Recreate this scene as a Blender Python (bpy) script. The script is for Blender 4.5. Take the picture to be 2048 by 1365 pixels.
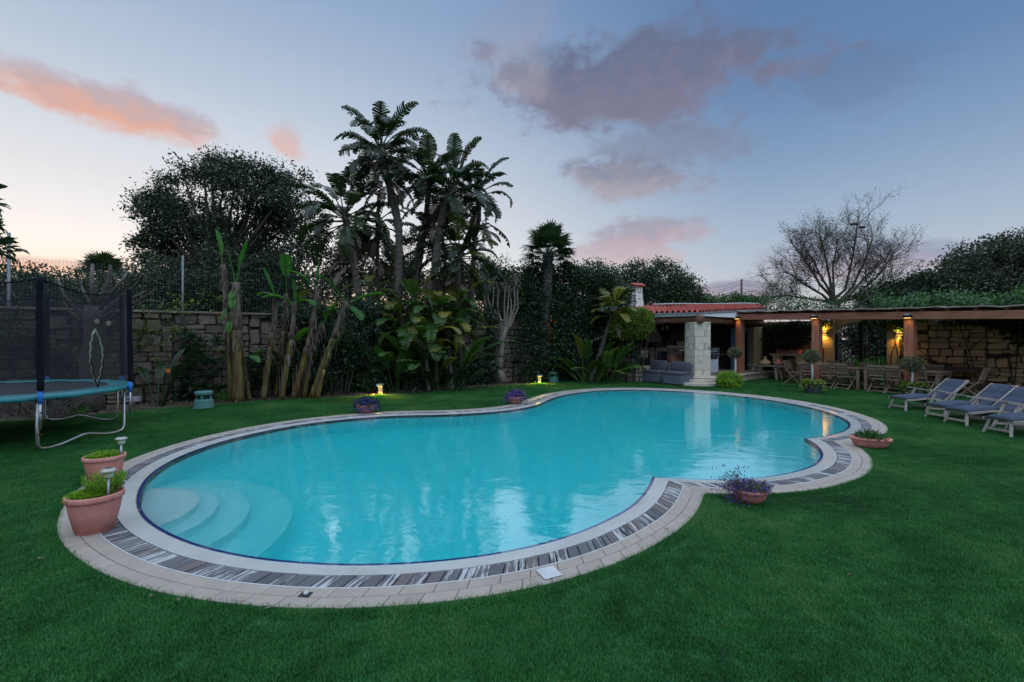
import bpy, bmesh, math, random
import numpy as np
from mathutils import Vector, Matrix, geometry as mgeo
PI = math.pi
rad = math.radians
for o in list(bpy.data.objects): bpy.data.objects.remove(o)
scene = bpy.context.scene
COL = scene.collection

# ---------------------------------------------------------------- camera
CAM_H, FPX, HOR = 1.75, 910.0, 680.0
cd = bpy.data.cameras.new('camera'); cam = bpy.data.objects.new('camera', cd); COL.objects.link(cam)
cd.sensor_width = 36.0; cd.lens = 36.0 * FPX / 2048.0
cd.shift_y = -(682.5 - HOR) / 2048.0
cd.clip_start = 0.05; cd.clip_end = 2000
cam.location = (0, 0, CAM_H); cam.rotation_euler = (PI / 2, 0, 0)
scene.camera = cam
scene.render.resolution_x = 1024; scene.render.resolution_y = 682
scene.view_settings.view_transform = 'Standard'
scene.view_settings.look = 'None'
scene.view_settings.exposure = 0.0
scene.view_settings.gamma = 1.0
scene.cycles.max_bounces = 14
scene.cycles.diffuse_bounces = 9
scene.cycles.transmission_bounces = 10
scene.cycles.transparent_max_bounces = 24
scene.cycles.caustics_reflective = False
scene.cycles.caustics_refractive = True

# ---------------------------------------------------------------- node helpers
class NT:
    def __init__(self, tree): self.t = tree
    def n(self, typ, **kw):
        nd = self.t.nodes.new(typ)
        for k, v in kw.items(): setattr(nd, k, v)
        return nd
    def put(self, sock, v):
        if v is None: return
        if hasattr(v, 'is_linked') or isinstance(v, bpy.types.NodeSocket): self.t.links.new(v, sock)
        else: sock.default_value = v
    def m(self, op, a, b=None, c=None, clamp=False):
        nd = self.n('ShaderNodeMath', operation=op, use_clamp=clamp)
        for i, v in enumerate((a, b, c)):
            if v is not None: self.put(nd.inputs[i], v)
        return nd.outputs[0]
    def vm(self, op, a, b=None):
        nd = self.n('ShaderNodeVectorMath', operation=op)
        self.put(nd.inputs[0], a)
        if b is not None: self.put(nd.inputs[1], b)
        return nd.outputs['Value'] if op in ('DOT_PRODUCT', 'LENGTH') else nd.outputs[0]
    def mix(self, f, a, b, blend='MIX'):
        nd = self.n('ShaderNodeMix', data_type='RGBA', blend_type=blend)
        self.put(nd.inputs[0], f)
        for i, v in ((6, a), (7, b)):
            if isinstance(v, (tuple, list)) and len(v) == 3: v = (*v, 1)
            self.put(nd.inputs[i], v)
        return nd.outputs[2]
    def ramp(self, f, stops, interp='LINEAR'):
        nd = self.n('ShaderNodeValToRGB'); cr = nd.color_ramp; cr.interpolation = interp
        while len(cr.elements) < len(stops): cr.elements.new(0.5)
        for e, (p, c) in zip(cr.elements, stops):
            e.position = p; e.color = (*c, 1) if len(c) == 3 else c
        self.put(nd.inputs[0], f)
        return nd.outputs[0]
    def noise(self, vec, scale, detail=4, rough=0.55, dist=0.0, out='Fac'):
        nd = self.n('ShaderNodeTexNoise')
        if vec is not None: self.put(nd.inputs['Vector'], vec)
        nd.inputs['Scale'].default_value = scale; nd.inputs['Detail'].default_value = detail
        nd.inputs['Roughness'].default_value = rough; nd.inputs['Distortion'].default_value = dist
        return nd.outputs[out]
    def sstep(self, x, a, b):
        nd = self.n('ShaderNodeMapRange', interpolation_type='SMOOTHSTEP')
        self.put(nd.inputs[0], x); nd.inputs[1].default_value = a; nd.inputs[2].default_value = b
        return nd.outputs[0]

# ---------------------------------------------------------------- sky
SUN_AZ, SUN_EL = rad(-47), rad(1.0)       # azimuth from +Y towards +X: sunset low on the left
world = bpy.data.worlds.new('World'); scene.world = world; world.use_nodes = True
wt = world.node_tree; wt.nodes.clear(); W = NT(wt)
gen = W.n('ShaderNodeTexCoord').outputs['Generated']
nrm = W.vm('NORMALIZE', gen)
sep = W.n('ShaderNodeSeparateXYZ'); W.put(sep.inputs[0], nrm)
dx, dy, dz = sep.outputs
el = W.m('ARCSINE', dz); az = W.m('ARCTAN2', dx, dy)
sd = (math.sin(SUN_AZ), math.cos(SUN_AZ), 0.0)
g = W.m('COSINE', W.m('SUBTRACT', az, SUN_AZ))     # 1 towards the sunset, -1 opposite
side = W.sstep(g, 0.2, 1.0)
elr = W.m('DIVIDE', W.m('MAXIMUM', el, 0.0), 1.2)
west = W.ramp(elr, [(0.0, (1.0, .48, .19)), (.05, (1.0, .67, .41)), (.09, (1.0, .84, .69)), (.131, (.93, .89, .86)), (.17, (.85, .845, .855)), (.22, (.75, .765, .80)),
                    (.30, (.61, .67, .76)), (.37, (.48, .565, .69)), (.45, (.37, .47, .63)), (.51, (.29, .41, .61)), (.70, (.20, .31, .50)), (1.0, (.13, .22, .38))])
east = W.ramp(elr, [(0.0, (.62, .50, .47)), (.05, (.58, .56, .58)), (.10, (.50, .555, .64)), (.18, (.36, .465, .605)), (.27, (.23, .345, .525)),
                    (.38, (.133, .242, .44)), (.55, (.095, .185, .37)), (1.0, (.08, .16, .32))])
col = W.mix(side, east, west)
nish = W.n('ShaderNodeTexSky', sky_type='NISHITA')
nish.sun_disc = False; nish.sun_elevation = SUN_EL; nish.sun_rotation = SUN_AZ
nish.altitude = 50; nish.dust_density = 1.5
col = W.mix(1.0, col, W.vm('SCALE', nish.outputs[0], None), 'ADD')
wt.nodes[-1]
sc_nodes = [n for n in wt.nodes if n.type == 'VECT_MATH' and n.operation == 'SCALE']
sc_nodes[0].inputs['Scale'].default_value = 0.012
def pix_dir(u, v):
    x, z = (u - 1024) / FPX, (HOR - v) / FPX
    return math.atan2(x, 1.0), math.atan2(z, math.hypot(1.0, x))
nv = W.n('ShaderNodeCombineXYZ'); W.put(nv.inputs[0], az); W.put(nv.inputs[1], W.m('MULTIPLY', el, 1.7))
n_big = W.noise(nv.outputs[0], 7.0, 7, .58); n_fin = W.noise(nv.outputs[0], 19.0, 7, .6, .4)
nmix = W.m('ADD', W.m('MULTIPLY', n_big, 1.1), W.m('MULTIPLY', n_fin, .55))   # mean about .82
#          px   py    a    b  tilt  lo-colour           hi-colour         opacity
CLOUDS = [(228, 214, 240, 46, 3, (.78, .42, .32), (.50, .43, .48), .95),
          (572, 284, 46, 34, 30, (.78, .46, .38), (.60, .50, .54), .75),
          (1255, 165, 290, 84, 0, (.21, .20, .28), (.145, .17, .27), .93),
          (1040, 150, 60, 50, 0, (.46, .40, .46), (.34, .36, .45), .40),
          (1320, 290, 150, 40, 8, (.24, .26, .36), (.21, .24, .34), .60),
          (1275, 358, 165, 44, 6, (.40, .36, .41), (.23, .25, .34), .88),
          (1300, 470, 120, 40, -5, (.54, .40, .44), (.36, .35, .44), .88),
          (1250, 510, 150, 30, 2, (.62, .46, .48), (.52, .44, .50), .70),
          (1690, 525, 190, 42, 4, (.52, .38, .44), (.36, .38, .49), .70),
          (1440, 585, 110, 28, 2, (.50, .36, .40), (.30, .29, .40), .80),
          (1810, 500, 130, 26, 8, (.36, .34, .44), (.30, .33, .46), .60),
          (1020, 62, 95, 40, -20, (.40, .34, .42), (.30, .34, .46), .25),
          (1720, 170, 130, 60, 10, (.16, .19, .30), (.14, .18, .30), .35),
          (60, 530, 190, 22, 0, (.95, .40, .20), (.70, .42, .36), .55)]
def cloud(col, a0, e0, A, B, tilt, lo, hi, op):
    da = W.m('MULTIPLY', W.m('SUBTRACT', az, a0), math.cos(e0)); de = W.m('SUBTRACT', el, e0)
    ct, st = math.cos(rad(-tilt)), math.sin(rad(-tilt))
    p = W.m('DIVIDE', W.m('ADD', W.m('MULTIPLY', da, ct), W.m('MULTIPLY', de, st)), A)
    q = W.m('DIVIDE', W.m('SUBTRACT', W.m('MULTIPLY', de, ct), W.m('MULTIPLY', da, st)), B)
    r = W.m('SQRT', W.m('ADD', W.m('MULTIPLY', p, p), W.m('MULTIPLY', q, q)))
    k = W.m('SUBTRACT', W.m('ADD', W.m('SUBTRACT', 1.0, r), W.m('MULTIPLY', W.m('SUBTRACT', nmix, .82), 1.75)), -.08)
    f = W.m('MULTIPLY', W.sstep(k, -.05, .56), op)
    tone = W.sstep(W.m('ADD', q, W.m('MULTIPLY', W.m('SUBTRACT', n_fin, .5), 2.2)), -.7, .7)
    return W.mix(f, col, W.mix(tone, lo, hi))
for (u, v, a, b, t, lo, hi, op) in CLOUDS:
    a0, e0 = pix_dir(u, v)
    c2 = math.cos(a0)
    col = cloud(col, a0, e0, a / FPX * c2 * c2, b / FPX * c2, t, lo, hi, op)
for (a0, e0, A, B) in ((1.9, .5, .4, .1), (2.8, .35, .5, .09), (-2.3, .45, .4, .1), (-1.6, .3, .35, .06)):   # more of the same broken cloud behind the viewer
    col = cloud(col, a0, e0, A, B, 3, (.30, .27, .36), (.15, .17, .27), .8)
world.cycles.sampling_method = 'NONE'      # a smooth sky: no need to sample it as a lamp
bg = W.n('ShaderNodeBackground'); W.put(bg.inputs[0], col); bg.inputs[1].default_value = 1.0
wo = W.n('ShaderNodeOutputWorld'); wt.links.new(bg.outputs[0], wo.inputs[0])

# ---------------------------------------------------------------- the after-sunset skylight: one very soft, weak sun
sl = bpy.data.lights.new('sun', 'SUN'); sun = bpy.data.objects.new('sun', sl); COL.objects.link(sun)
sl.energy = 4.1; sl.angle = rad(120); sl.color = (.69, .835, 1.0)
dirv = Vector((.10, -.15, 1.0)).normalized()     # towards the light
sun.rotation_euler = dirv.to_track_quat('Z', 'Y').to_euler()

# ---------------------------------------------------------------- mesh helpers
rng = np.random.default_rng(7); R = random.Random(11)
def P(u, v, z=0.0):                     # image position of a point known to lie at height z
    d = FPX * (CAM_H - z) / (v - HOR); return Vector(((u - 1024) / FPX * d, d, z))
def D(u, v, d):                         # image position of a point known to stand d metres away
    return Vector(((u - 1024) / FPX * d, d, CAM_H - (v - HOR) / FPX * d))
def link(o, parent=None):
    COL.objects.link(o)
    if parent is not None: o.parent = parent
    return o
def tag(o, label=None, cat=None, group=None, kind=None):
    if label: o['label'] = label
    if cat: o['category'] = cat
    if group: o['group'] = group
    if kind: o['kind'] = kind
    return o
def thing(name, label, cat, loc=(0, 0, 0), rz=0.0, group=None):
    o = bpy.data.objects.new(name, None); o.empty_display_size = .1; link(o)
    o.location = loc; o.rotation_euler = (0, 0, rz)
    return tag(o, label, cat, group)
def copy_tree(o, parent=None):
    c = o.copy(); COL.objects.link(c); c.parent = parent
    for ch in o.children: copy_tree(ch, c)
    return c
def rot(v, a):
    c, s = math.cos(a), math.sin(a); return Vector((v[0] * c - v[1] * s, v[0] * s + v[1] * c, v[2]))
class MB:
    def __init__(s): s.v, s.f, s.r = [], [], []
    def add(s, vs, fs, r=None):
        k = len(s.v); s.v += [tuple(q) for q in vs]; s.f += [tuple(i + k for i in f) for f in fs]
        s.r += [r if r is not None else R.random()] * len(fs); return s
    def box(s, c, d, rz=0, rx=0, ry=0, taper=1.0):
        m = Matrix.Rotation(rz, 3, 'Z') @ Matrix.Rotation(ry, 3, 'Y') @ Matrix.Rotation(rx, 3, 'X')
        vs = []
        for z in (-.5, .5):
            t = taper if z > 0 else 1
            for x, y in ((-.5, -.5), (.5, -.5), (.5, .5), (-.5, .5)):
                vs.append(Vector(c) + m @ Vector((x * d[0] * t, y * d[1] * t, z * d[2])))
        return s.add(vs, [(0, 3, 2, 1), (4, 5, 6, 7), (0, 1, 5, 4), (1, 2, 6, 5), (2, 3, 7, 6), (3, 0, 4, 7)])
    def bar(s, a, b, w, h, up=(0, 0, 1)):
        a, b = Vector(a), Vector(b); t = (b - a).normalized(); u = Vector(up)
        if abs(t.dot(u)) > .98: u = Vector((0, 1, 0))
        sd_ = t.cross(u).normalized() * w / 2; n = sd_.cross(t).normalized() * h / 2
        vs = [q + x * sd_ + y * n for q in (a, b) for x, y in ((-1, -1), (1, -1), (1, 1), (-1, 1))]
        return s.add(vs, [(0, 3, 2, 1), (4, 5, 6, 7), (0, 1, 5, 4), (1, 2, 6, 5), (2, 3, 7, 6), (3, 0, 4, 7)])
    def tube(s, pts, rs, n=8, cap=True, jit=0.0):
        pts = [Vector(p) for p in pts]
        if not hasattr(rs, '__len__'): rs = [rs] * len(pts)
        vs, fs = [], []; u = None
        for i, p in enumerate(pts):
            t = (pts[min(i + 1, len(pts) - 1)] - pts[max(i - 1, 0)])
            t = t.normalized() if t.length > 1e-9 else Vector((0, 0, 1))
            if u is None: u = t.orthogonal().normalized()
            u = (u - t * u.dot(t)); u = u.normalized() if u.length > 1e-6 else t.orthogonal().normalized()
            w = t.cross(u)
            for k in range(n):
                a = 2 * PI * k / n; r = rs[i] * (1 + (R.random() - .5) * 2 * jit)
                vs.append(p + (u * math.cos(a) + w * math.sin(a)) * r)
        for i in range(len(pts) - 1):
            for k in range(n):
                fs.append((i * n + k, i * n + (k + 1) % n, (i + 1) * n + (k + 1) % n, (i + 1) * n + k))
        if cap: fs += [tuple(range(n))[::-1], tuple((len(pts) - 1) * n + k for k in range(n))]
        return s.add(vs, fs)
    def lathe(s, prof, n=24, c=(0, 0, 0), sx=1.0, sy=1.0, wob=None):
        vs, fs = [], []
        for r, z in prof:
            for k in range(n):
                a = 2 * PI * k / n; rr = r * (1 + (wob(a, z) if wob else 0))
                vs.append((c[0] + rr * math.cos(a) * sx, c[1] + rr * math.sin(a) * sy, c[2] + z))
        for i in range(len(prof) - 1):
            for k in range(n): fs.append((i * n + k, i * n + (k + 1) % n, (i + 1) * n + (k + 1) % n, (i + 1) * n + k))
        fs += [tuple(range(n))[::-1], tuple((len(prof) - 1) * n + k for k in range(n))]
        return s.add(vs, fs)
    def prism(s, poly, z0, z1):
        n = len(poly); vs = [(p[0], p[1], z0) for p in poly] + [(p[0], p[1], z1) for p in poly]
        fs = [tuple(range(n))[::-1], tuple(range(n, 2 * n))] + [(i, (i + 1) % n, n + (i + 1) % n, n + i) for i in range(n)]
        return s.add(vs, fs)
    def build(s, name, mat, parent=None, world=False, smooth=False, bevel=0.0, sub=0):
        me = bpy.data.meshes.new(name); off = Vector((0, 0, 0))
        if world and parent is not None: off = parent.location
        vs = [(v[0] - off[0], v[1] - off[1], v[2] - off[2]) for v in s.v] if world and parent is not None else s.v
        me.from_pydata(vs, [], s.f)
        at = me.attributes.new('rnd', 'FLOAT', 'FACE'); at.data.foreach_set('value', s.r)
        if smooth: me.polygons.foreach_set('use_smooth', [True] * len(me.polygons))
        me.materials.append(mat); me.update()
        o = bpy.data.objects.new(name, me); link(o, parent)
        if bevel:
            b = o.modifiers.new('bevel', 'BEVEL'); b.width = bevel; b.segments = 2; b.limit_method = 'ANGLE'; b.angle_limit = rad(35)
        if sub:
            b = o.modifiers.new('sub', 'SUBSURF'); b.levels = sub; b.render_levels = sub
        return o
def quads(name, V, mat, parent=None, rnd=None, loc=None):
    """V: (n,4,3) numpy -> one mesh of n separate quads"""
    V = np.asarray(V, np.float32); n = len(V)
    if parent is not None: V = V - np.array(parent.location, np.float32)
    me = bpy.data.meshes.new(name)
    me.vertices.add(n * 4); me.vertices.foreach_set('co', V.reshape(-1))
    me.loops.add(n * 4); me.loops.foreach_set('vertex_index', np.arange(n * 4, dtype=np.int32))
    me.polygons.add(n); me.polygons.foreach_set('loop_start', np.arange(0, n * 4, 4, dtype=np.int32))
    at = me.attributes.new('rnd', 'FLOAT', 'FACE')
    at.data.foreach_set('value', (rng.random(n) if rnd is None else rnd).astype(np.float32))
    me.materials.append(mat); me.update(calc_edges=True); me.validate()
    return link(bpy.data.objects.new(name, me), parent)
def unit(n):
    a = rng.normal(size=(n, 3)); return a / np.linalg.norm(a, axis=1, keepdims=True)
def leaves(pos, L, Wd, bias=None, bw=0.0):
    """diamond leaves at pos (n,3); bias: preferred growth direction"""
    n = len(pos); a = unit(n)
    if bias is not None: a = a + bw * bias; a /= np.linalg.norm(a, axis=1, keepdims=True) + 1e-9
    b = np.cross(a, unit(n)); b /= np.linalg.norm(b, axis=1, keepdims=True) + 1e-9
    s = rng.uniform(.65, 1.25, (n, 1)) if not hasattr(L, '__len__') else np.asarray(L)[:, None]
    if hasattr(L, '__len__'): L = 1.0
    a = a * L * s; b = b * Wd * s * (1.0 if not hasattr(Wd, '__len__') else 1)
    return np.stack([pos, pos + a * .45 + b * .5, pos + a, pos + a * .45 - b * .5], 1)
def tone(idx, n):
    return np.clip(.62 * rng.random(n)[idx] + .38 * rng.random(len(idx)), 0, 1)     # neighbouring leaves of a bough share a tone
def lobes_pts(lobes, clumps, per, crad, inner=.55, carve=None):
    """clumped points in a set of ellipsoids; returns points, outward dirs, clump centres"""
    vol = np.array([l[3] * l[4] * l[5] for l in lobes]) ** .67; vol /= vol.sum()
    which = rng.choice(len(lobes), clumps, p=vol); Lb = np.array(lobes)[which]
    d = unit(clumps); r = inner + (1 - inner) * rng.random((clumps, 1)) ** .6
    cen = Lb[:, :3] + d * Lb[:, 3:] * r
    k = rng.poisson(per, clumps).clip(1); idx = np.repeat(np.arange(clumps), k)
    sc = rng.uniform(.6, 1.4, (clumps, 1))[idx]
    pts = cen[idx] + rng.normal(size=(len(idx), 3)).clip(-1.7, 1.7) * crad * sc * np.array([1, 1, .75])
    if carve is not None:       # gaps between the boughs
        x, y, z = (pts * carve).T
        k = np.sin(x + 1.3 * np.sin(y)) + np.sin(1.1 * y + np.sin(1.2 * z)) + np.sin(.9 * z + .6 * x) > -.75
        return pts[k], d[idx][k], cen, tone(idx[k], clumps)
    return pts, d[idx], cen, tone(idx, clumps)
# ---------------------------------------------------------------- materials
MATS = {}
def M(name, c1, c2=None, scale=6.0, rough=.6, bump=0.0, bscale=None, spec=.3, var=0.0, rnd=0.0, metal=0.0, stretch=None, c3=None, c3s=2.0, c3t=(.55, .7), emit=None, es=0.0, fine=0.0):
    m = bpy.data.materials.new(name); m.use_nodes = True; t = m.node_tree; N = NT(t)
    b = t.nodes['Principled BSDF']
    tc = N.n('ShaderNodeTexCoord'); vec = tc.outputs['Object']
    if stretch:
        mp = N.n('ShaderNodeMapping'); mp.inputs['Scale'].default_value = stretch; N.put(mp.inputs[0], vec); vec = mp.outputs[0]
    oi = N.n('ShaderNodeObjectInfo').outputs['Random']
    ofs = N.vm('ADD', vec, N.vm('SCALE', (13.1, 7.7, 5.3), None)); t.nodes[-1]
    sc = [n for n in t.nodes if n.type == 'VECT_MATH' and n.operation == 'SCALE'][-1]; N.put(sc.inputs['Scale'], oi)
    vec = ofs
    c2 = c2 or tuple(x * .8 for x in c1)
    col = N.mix(N.sstep(N.noise(vec, scale, 6, .6), .32, .68), c1, c2)
    if c3: col = N.mix(N.sstep(N.noise(vec, c3s, 6, .65), *c3t), col, c3)
    if var:
        k = N.m('ADD', 1 - var, N.m('MULTIPLY', oi, 2 * var)); col = N.mix(1.0, col, (1, 1, 1), 'MULTIPLY')
        mm = [n for n in t.nodes if n.type == 'MIX'][-1]
        cb = N.n('ShaderNodeCombineColor'); [N.put(cb.inputs[i], k) for i in range(3)]; N.put(mm.inputs[7], cb.outputs[0])
    if rnd:
        ra = N.n('ShaderNodeAttribute', attribute_name='rnd').outputs['Fac']
        k = N.m('ADD', 1 - rnd, N.m('MULTIPLY', ra, 2 * rnd)); cb = N.n('ShaderNodeCombineColor'); [N.put(cb.inputs[i], k) for i in range(3)]
        col = N.mix(1.0, col, cb.outputs[0], 'MULTIPLY')
    N.put(b.inputs['Base Color'], col)
    rr = N.m('ADD', rough - .08, N.m('MULTIPLY', N.noise(vec, scale * 2.3, 3), .16)); N.put(b.inputs['Roughness'], rr)
    b.inputs['Specular IOR Level'].default_value = spec; b.inputs['Metallic'].default_value = metal
    if bump:
        bn = N.n('ShaderNodeBump'); bn.inputs['Strength'].default_value = min(1, bump); bn.inputs['Distance'].default_value = .02
        N.put(bn.inputs['Height'], N.noise(vec, bscale or scale * 3, 6, .65)); N.put(b.inputs['Normal'], bn.outputs[0])
    if emit: b.inputs['Emission Color'].default_value = (*emit, 1); b.inputs['Emission Strength'].default_value = es
    MATS[name] = m; return m
def leafmat(name, stops, rough=.45, trans=.25, spec=.35, nscale=1.2, dim=1.0, ground=False):
    m = bpy.data.materials.new(name); m.use_nodes = True; t = m.node_tree; N = NT(t)
    b = t.nodes['Principled BSDF']; out = t.nodes['Material Output']
    ra = N.n('ShaderNodeAttribute', attribute_name='rnd').outputs['Fac']
    oi = N.n('ShaderNodeObjectInfo').outputs['Random']
    tc = N.n('ShaderNodeTexCoord').outputs['Object']
    f = N.m('ADD', N.m('MULTIPLY', ra, .75), N.m('MULTIPLY', N.m('SUBTRACT', N.noise(tc, nscale, 3), .5), .7))
    f = N.m('ADD', f, N.m('MULTIPLY', oi, .18), clamp=True)
    if ground:      # broad worn and brushed patches in the pile
        wp = N.n('ShaderNodeNewGeometry').outputs['Position']
        f = N.m('ADD', f, N.m('ADD', N.m('MULTIPLY', N.m('SUBTRACT', N.noise(wp, .7, 3, .6, .6), .5), 1.5), N.m('MULTIPLY', N.m('SUBTRACT', N.noise(wp, 5.0, 3, .6), .5), .6)), clamp=True)
    col = N.ramp(f, [(p, tuple(x * dim for x in c)) for p, c in stops])
    N.put(b.inputs['Base Color'], col); b.inputs['Roughness'].default_value = rough; b.inputs['Specular IOR Level'].default_value = spec
    tr = N.n('ShaderNodeBsdfTranslucent'); N.put(tr.inputs[0], N.mix(1.0, col, (1.5, 1.6, .7), 'MULTIPLY'))
    mx = N.n('ShaderNodeMixShader'); mx.inputs[0].default_value = trans
    t.links.new(b.outputs[0], mx.inputs[1]); t.links.new(tr.outputs[0], mx.inputs[2]); t.links.new(mx.outputs[0], out.inputs[0])
    MATS[name] = m; return m

soil = M('soil', (.055, .04, .03), (.10, .075, .055), 5, .95, .6, 30)
turf = M('turf', (.009, .055, .014), (.016, .085, .024), 1.3, .75, .5, 220, spec=.15)
blade = leafmat('turf_blade', [(0, (.006, .042, .007)), (.45, (.014, .106, .017)), (.8, (.035, .165, .036)), (1, (.11, .18, .055))], .5, .15, .25, .8, ground=True)
coping = M('coping_tile', (.375, .365, .35), (.42, .41, .395), 3, .14, .02, 60, spec=.8, var=.03, c3=(.34, .325, .30), c3s=1.7)
tile = M('paving_tile', (.258, .216, .181), (.30, .25, .21), 5, .55, .12, 90, spec=.3, var=.05, c3=(.28, .215, .165), c3s=6, c3t=(.55, .75))
grout = M('grout', (.17, .145, .125), (.21, .18, .155), 20, .9)
trim = M('white_trim', (.45, .45, .45), (.38, .38, .39), 8, .4)
blue_mosaic = M('blue_mosaic', (.010, .022, .20), (.03, .05, .33), 30, .25, spec=.5)
# weathered planks: dark stained wood with paint worn to pale grey
def plank_mat():
    m = bpy.data.materials.new('weathered_plank'); m.use_nodes = True; t = m.node_tree; N = NT(t); b = t.nodes['Principled BSDF']
    oi = N.n('ShaderNodeObjectInfo').outputs['Random']; tc = N.n('ShaderNodeTexCoord').outputs['Object']
    mp = N.n('ShaderNodeMapping'); mp.inputs['Scale'].default_value = (3.0, 34, 8); N.put(mp.inputs[0], tc)
    sh = N.n('ShaderNodeCombineXYZ'); N.put(sh.inputs[0], N.m('MULTIPLY', oi, 57.0)); N.put(sh.inputs[1], N.m('MULTIPLY', oi, 91.0))
    v = N.vm('ADD', mp.outputs[0], sh.outputs[0])
    grain = N.noise(v, 6, 6, .7); wear = N.noise(v, .9, 7, .66, .15)
    base = N.ramp(N.m('FRACT', N.m('MULTIPLY', oi, 7.3)), [(0, (.055, .055, .066)), (.3, (.10, .097, .108)), (.5, (.075, .073, .085)), (.66, (.135, .105, .095)), (.82, (.085, .082, .095)), (1, (.17, .16, .165))])
    base = N.mix(N.m('MULTIPLY', grain, .55), base, (.03, .029, .032))
    lvl = N.m('ADD', .43, N.m('MULTIPLY', N.m('FRACT', N.m('MULTIPLY', oi, 3.7)), .22))
    f = N.m('MULTIPLY', N.sstep(N.m('SUBTRACT', wear, lvl), .0, .09), N.m('ADD', .30, N.m('MULTIPLY', grain, .85)))
    col = N.mix(f, base, (.45, .44, .445))
    N.put(b.inputs['Base Color'], col); b.inputs['Roughness'].default_value = .7
    bn = N.n('ShaderNodeBump'); bn.inputs['Strength'].default_value = .5; bn.inputs['Distance'].default_value = .006
    N.put(bn.inputs['Height'], N.m('ADD', grain, f)); N.put(b.inputs['Normal'], bn.outputs[0]); return m
plank_m = plank_mat()
def basin_mat():
    m = bpy.data.materials.new('pool_mosaic'); m.use_nodes = True; t = m.node_tree; N = NT(t); b = t.nodes['Principled BSDF']
    tc = N.n('ShaderNodeTexCoord').outputs['Object']
    vo = N.n('ShaderNodeTexVoronoi'); vo.inputs['Scale'].default_value = 26; N.put(vo.inputs['Vector'], tc)
    c = N.mix(N.sstep(N.noise(tc, 9, 4), .35, .65), (.86, .965, .99), (.90, .975, .995))
    c = N.mix(.05, c, N.mix(1.0, c, vo.outputs['Color'], 'MULTIPLY'))
    N.put(b.inputs['Base Color'], c); b.inputs['Roughness'].default_value = .5; return m
basin_m = basin_mat()
step_m = M('pool_step', (.88, .95, .975), (.91, .965, .985), 6, .5)
def water_mat():
    m = bpy.data.materials.new('pool_water'); m.use_nodes = True; t = m.node_tree; N = NT(t); t.nodes.clear()
    tc = N.n('ShaderNodeTexCoord').outputs['Object']
    mp = N.n('ShaderNodeMapping'); mp.inputs['Scale'].default_value = (1.0, 1.35, 1); mp.inputs['Rotation'].default_value = (0, 0, .35); N.put(mp.inputs[0], tc)
    h = N.m('ADD', N.noise(mp.outputs[0], 2.6, 3, .5, .4), N.m('MULTIPLY', N.noise(mp.outputs[0], 11, 4, .6, .3), .13))
    h = N.m('ADD', h, N.m('MULTIPLY', N.noise(mp.outputs[0], 38, 3, .6), .022))
    bn = N.n('ShaderNodeBump'); bn.inputs['Strength'].default_value = 1.0; bn.inputs['Distance'].default_value = .0055; N.put(bn.inputs['Height'], h)
    gs = N.n('ShaderNodeBsdfGlass'); gs.inputs['IOR'].default_value = 1.333; gs.inputs['Roughness'].default_value = 0.0; t.links.new(bn.outputs[0], gs.inputs['Normal'])
    gl = N.n('ShaderNodeBsdfGlossy'); gl.inputs['Roughness'].default_value = .03; t.links.new(bn.outputs[0], gl.inputs['Normal'])
    lw_ = N.n('ShaderNodeLayerWeight'); lw_.inputs['Blend'].default_value = .5; t.links.new(bn.outputs[0], lw_.inputs['Normal'])
    ge = N.n('ShaderNodeNewGeometry')
    fr = N.m('MULTIPLY', N.m('MINIMUM', N.m('MULTIPLY', N.m('POWER', lw_.outputs['Facing'], 2.0), WATER_SHEEN), .45), N.m('SUBTRACT', 1.0, ge.outputs['Backfacing']))
    mx = N.n('ShaderNodeMixShader'); N.put(mx.inputs[0], fr); t.links.new(gs.outputs[0], mx.inputs[1]); t.links.new(gl.outputs[0], mx.inputs[2])
    va = N.n('ShaderNodeVolumeAbsorption'); va.inputs['Color'].default_value = (.02, .988, 1.0, 1); va.inputs['Density'].default_value = WATER_DENS
    o = N.n('ShaderNodeOutputMaterial'); t.links.new(mx.outputs[0], o.inputs[0]); t.links.new(va.outputs[0], o.inputs[1])
    return m
WATER_DENS = .72; WATER_SHEEN = 1.35
water_m = water_mat()

terracotta = M('terracotta', (.44, .165, .135), (.52, .22, .185), 7, .85, .45, 30, spec=.15, c3=(.50, .34, .30), c3s=7, c3t=(.60, .76), var=.06, stretch=(1, 1, .4))
galv = M('galvanised_tube', (.42, .44, .46), (.30, .31, .33), 9, .38, metal=.8, c3=(.22, .12, .07), c3s=7, c3t=(.66, .74))
black_m = M('black_foam', (.006, .007, .011), (.010, .011, .016), 20, .9, .3, 60, spec=.08)
blue_cap = M('blue_sleeve', (.02, .16, .55), (.025, .19, .60), 6, .4)
teal_pad = M('teal_pad', (.015, .14, .16), (.02, .20, .22), 4, .45, .3, 12)
mat_black = M('jump_mat', (.018, .020, .026), (.026, .028, .034), 4, .8)
def net_mat(name, colr, fac):
    m = bpy.data.materials.new(name); m.use_nodes = True; t = m.node_tree; N = NT(t); b = t.nodes['Principled BSDF']
    b.inputs['Base Color'].default_value = (*colr, 1); b.inputs['Roughness'].default_value = .9
    tr = N.n('ShaderNodeBsdfTransparent'); mx = N.n('ShaderNodeMixShader'); mx.inputs[0].default_value = fac
    t.links.new(tr.outputs[0], mx.inputs[1]); t.links.new(b.outputs[0], mx.inputs[2]); t.links.new(mx.outputs[0], t.nodes['Material Output'].inputs[0]); return m
net_m = net_mat('enclosure_net', (.016, .016, .020), .40)
cord_m = M('pale_cord', (.45, .50, .36), (.38, .42, .30), 30, .8)
stone_m = M('rubble_stone', (.105, .088, .070), (.17, .14, .11), 3.0, .9, .55, 14, var=.28, c3=(.20, .125, .09), c3s=.9, c3t=(.52, .64))
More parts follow.
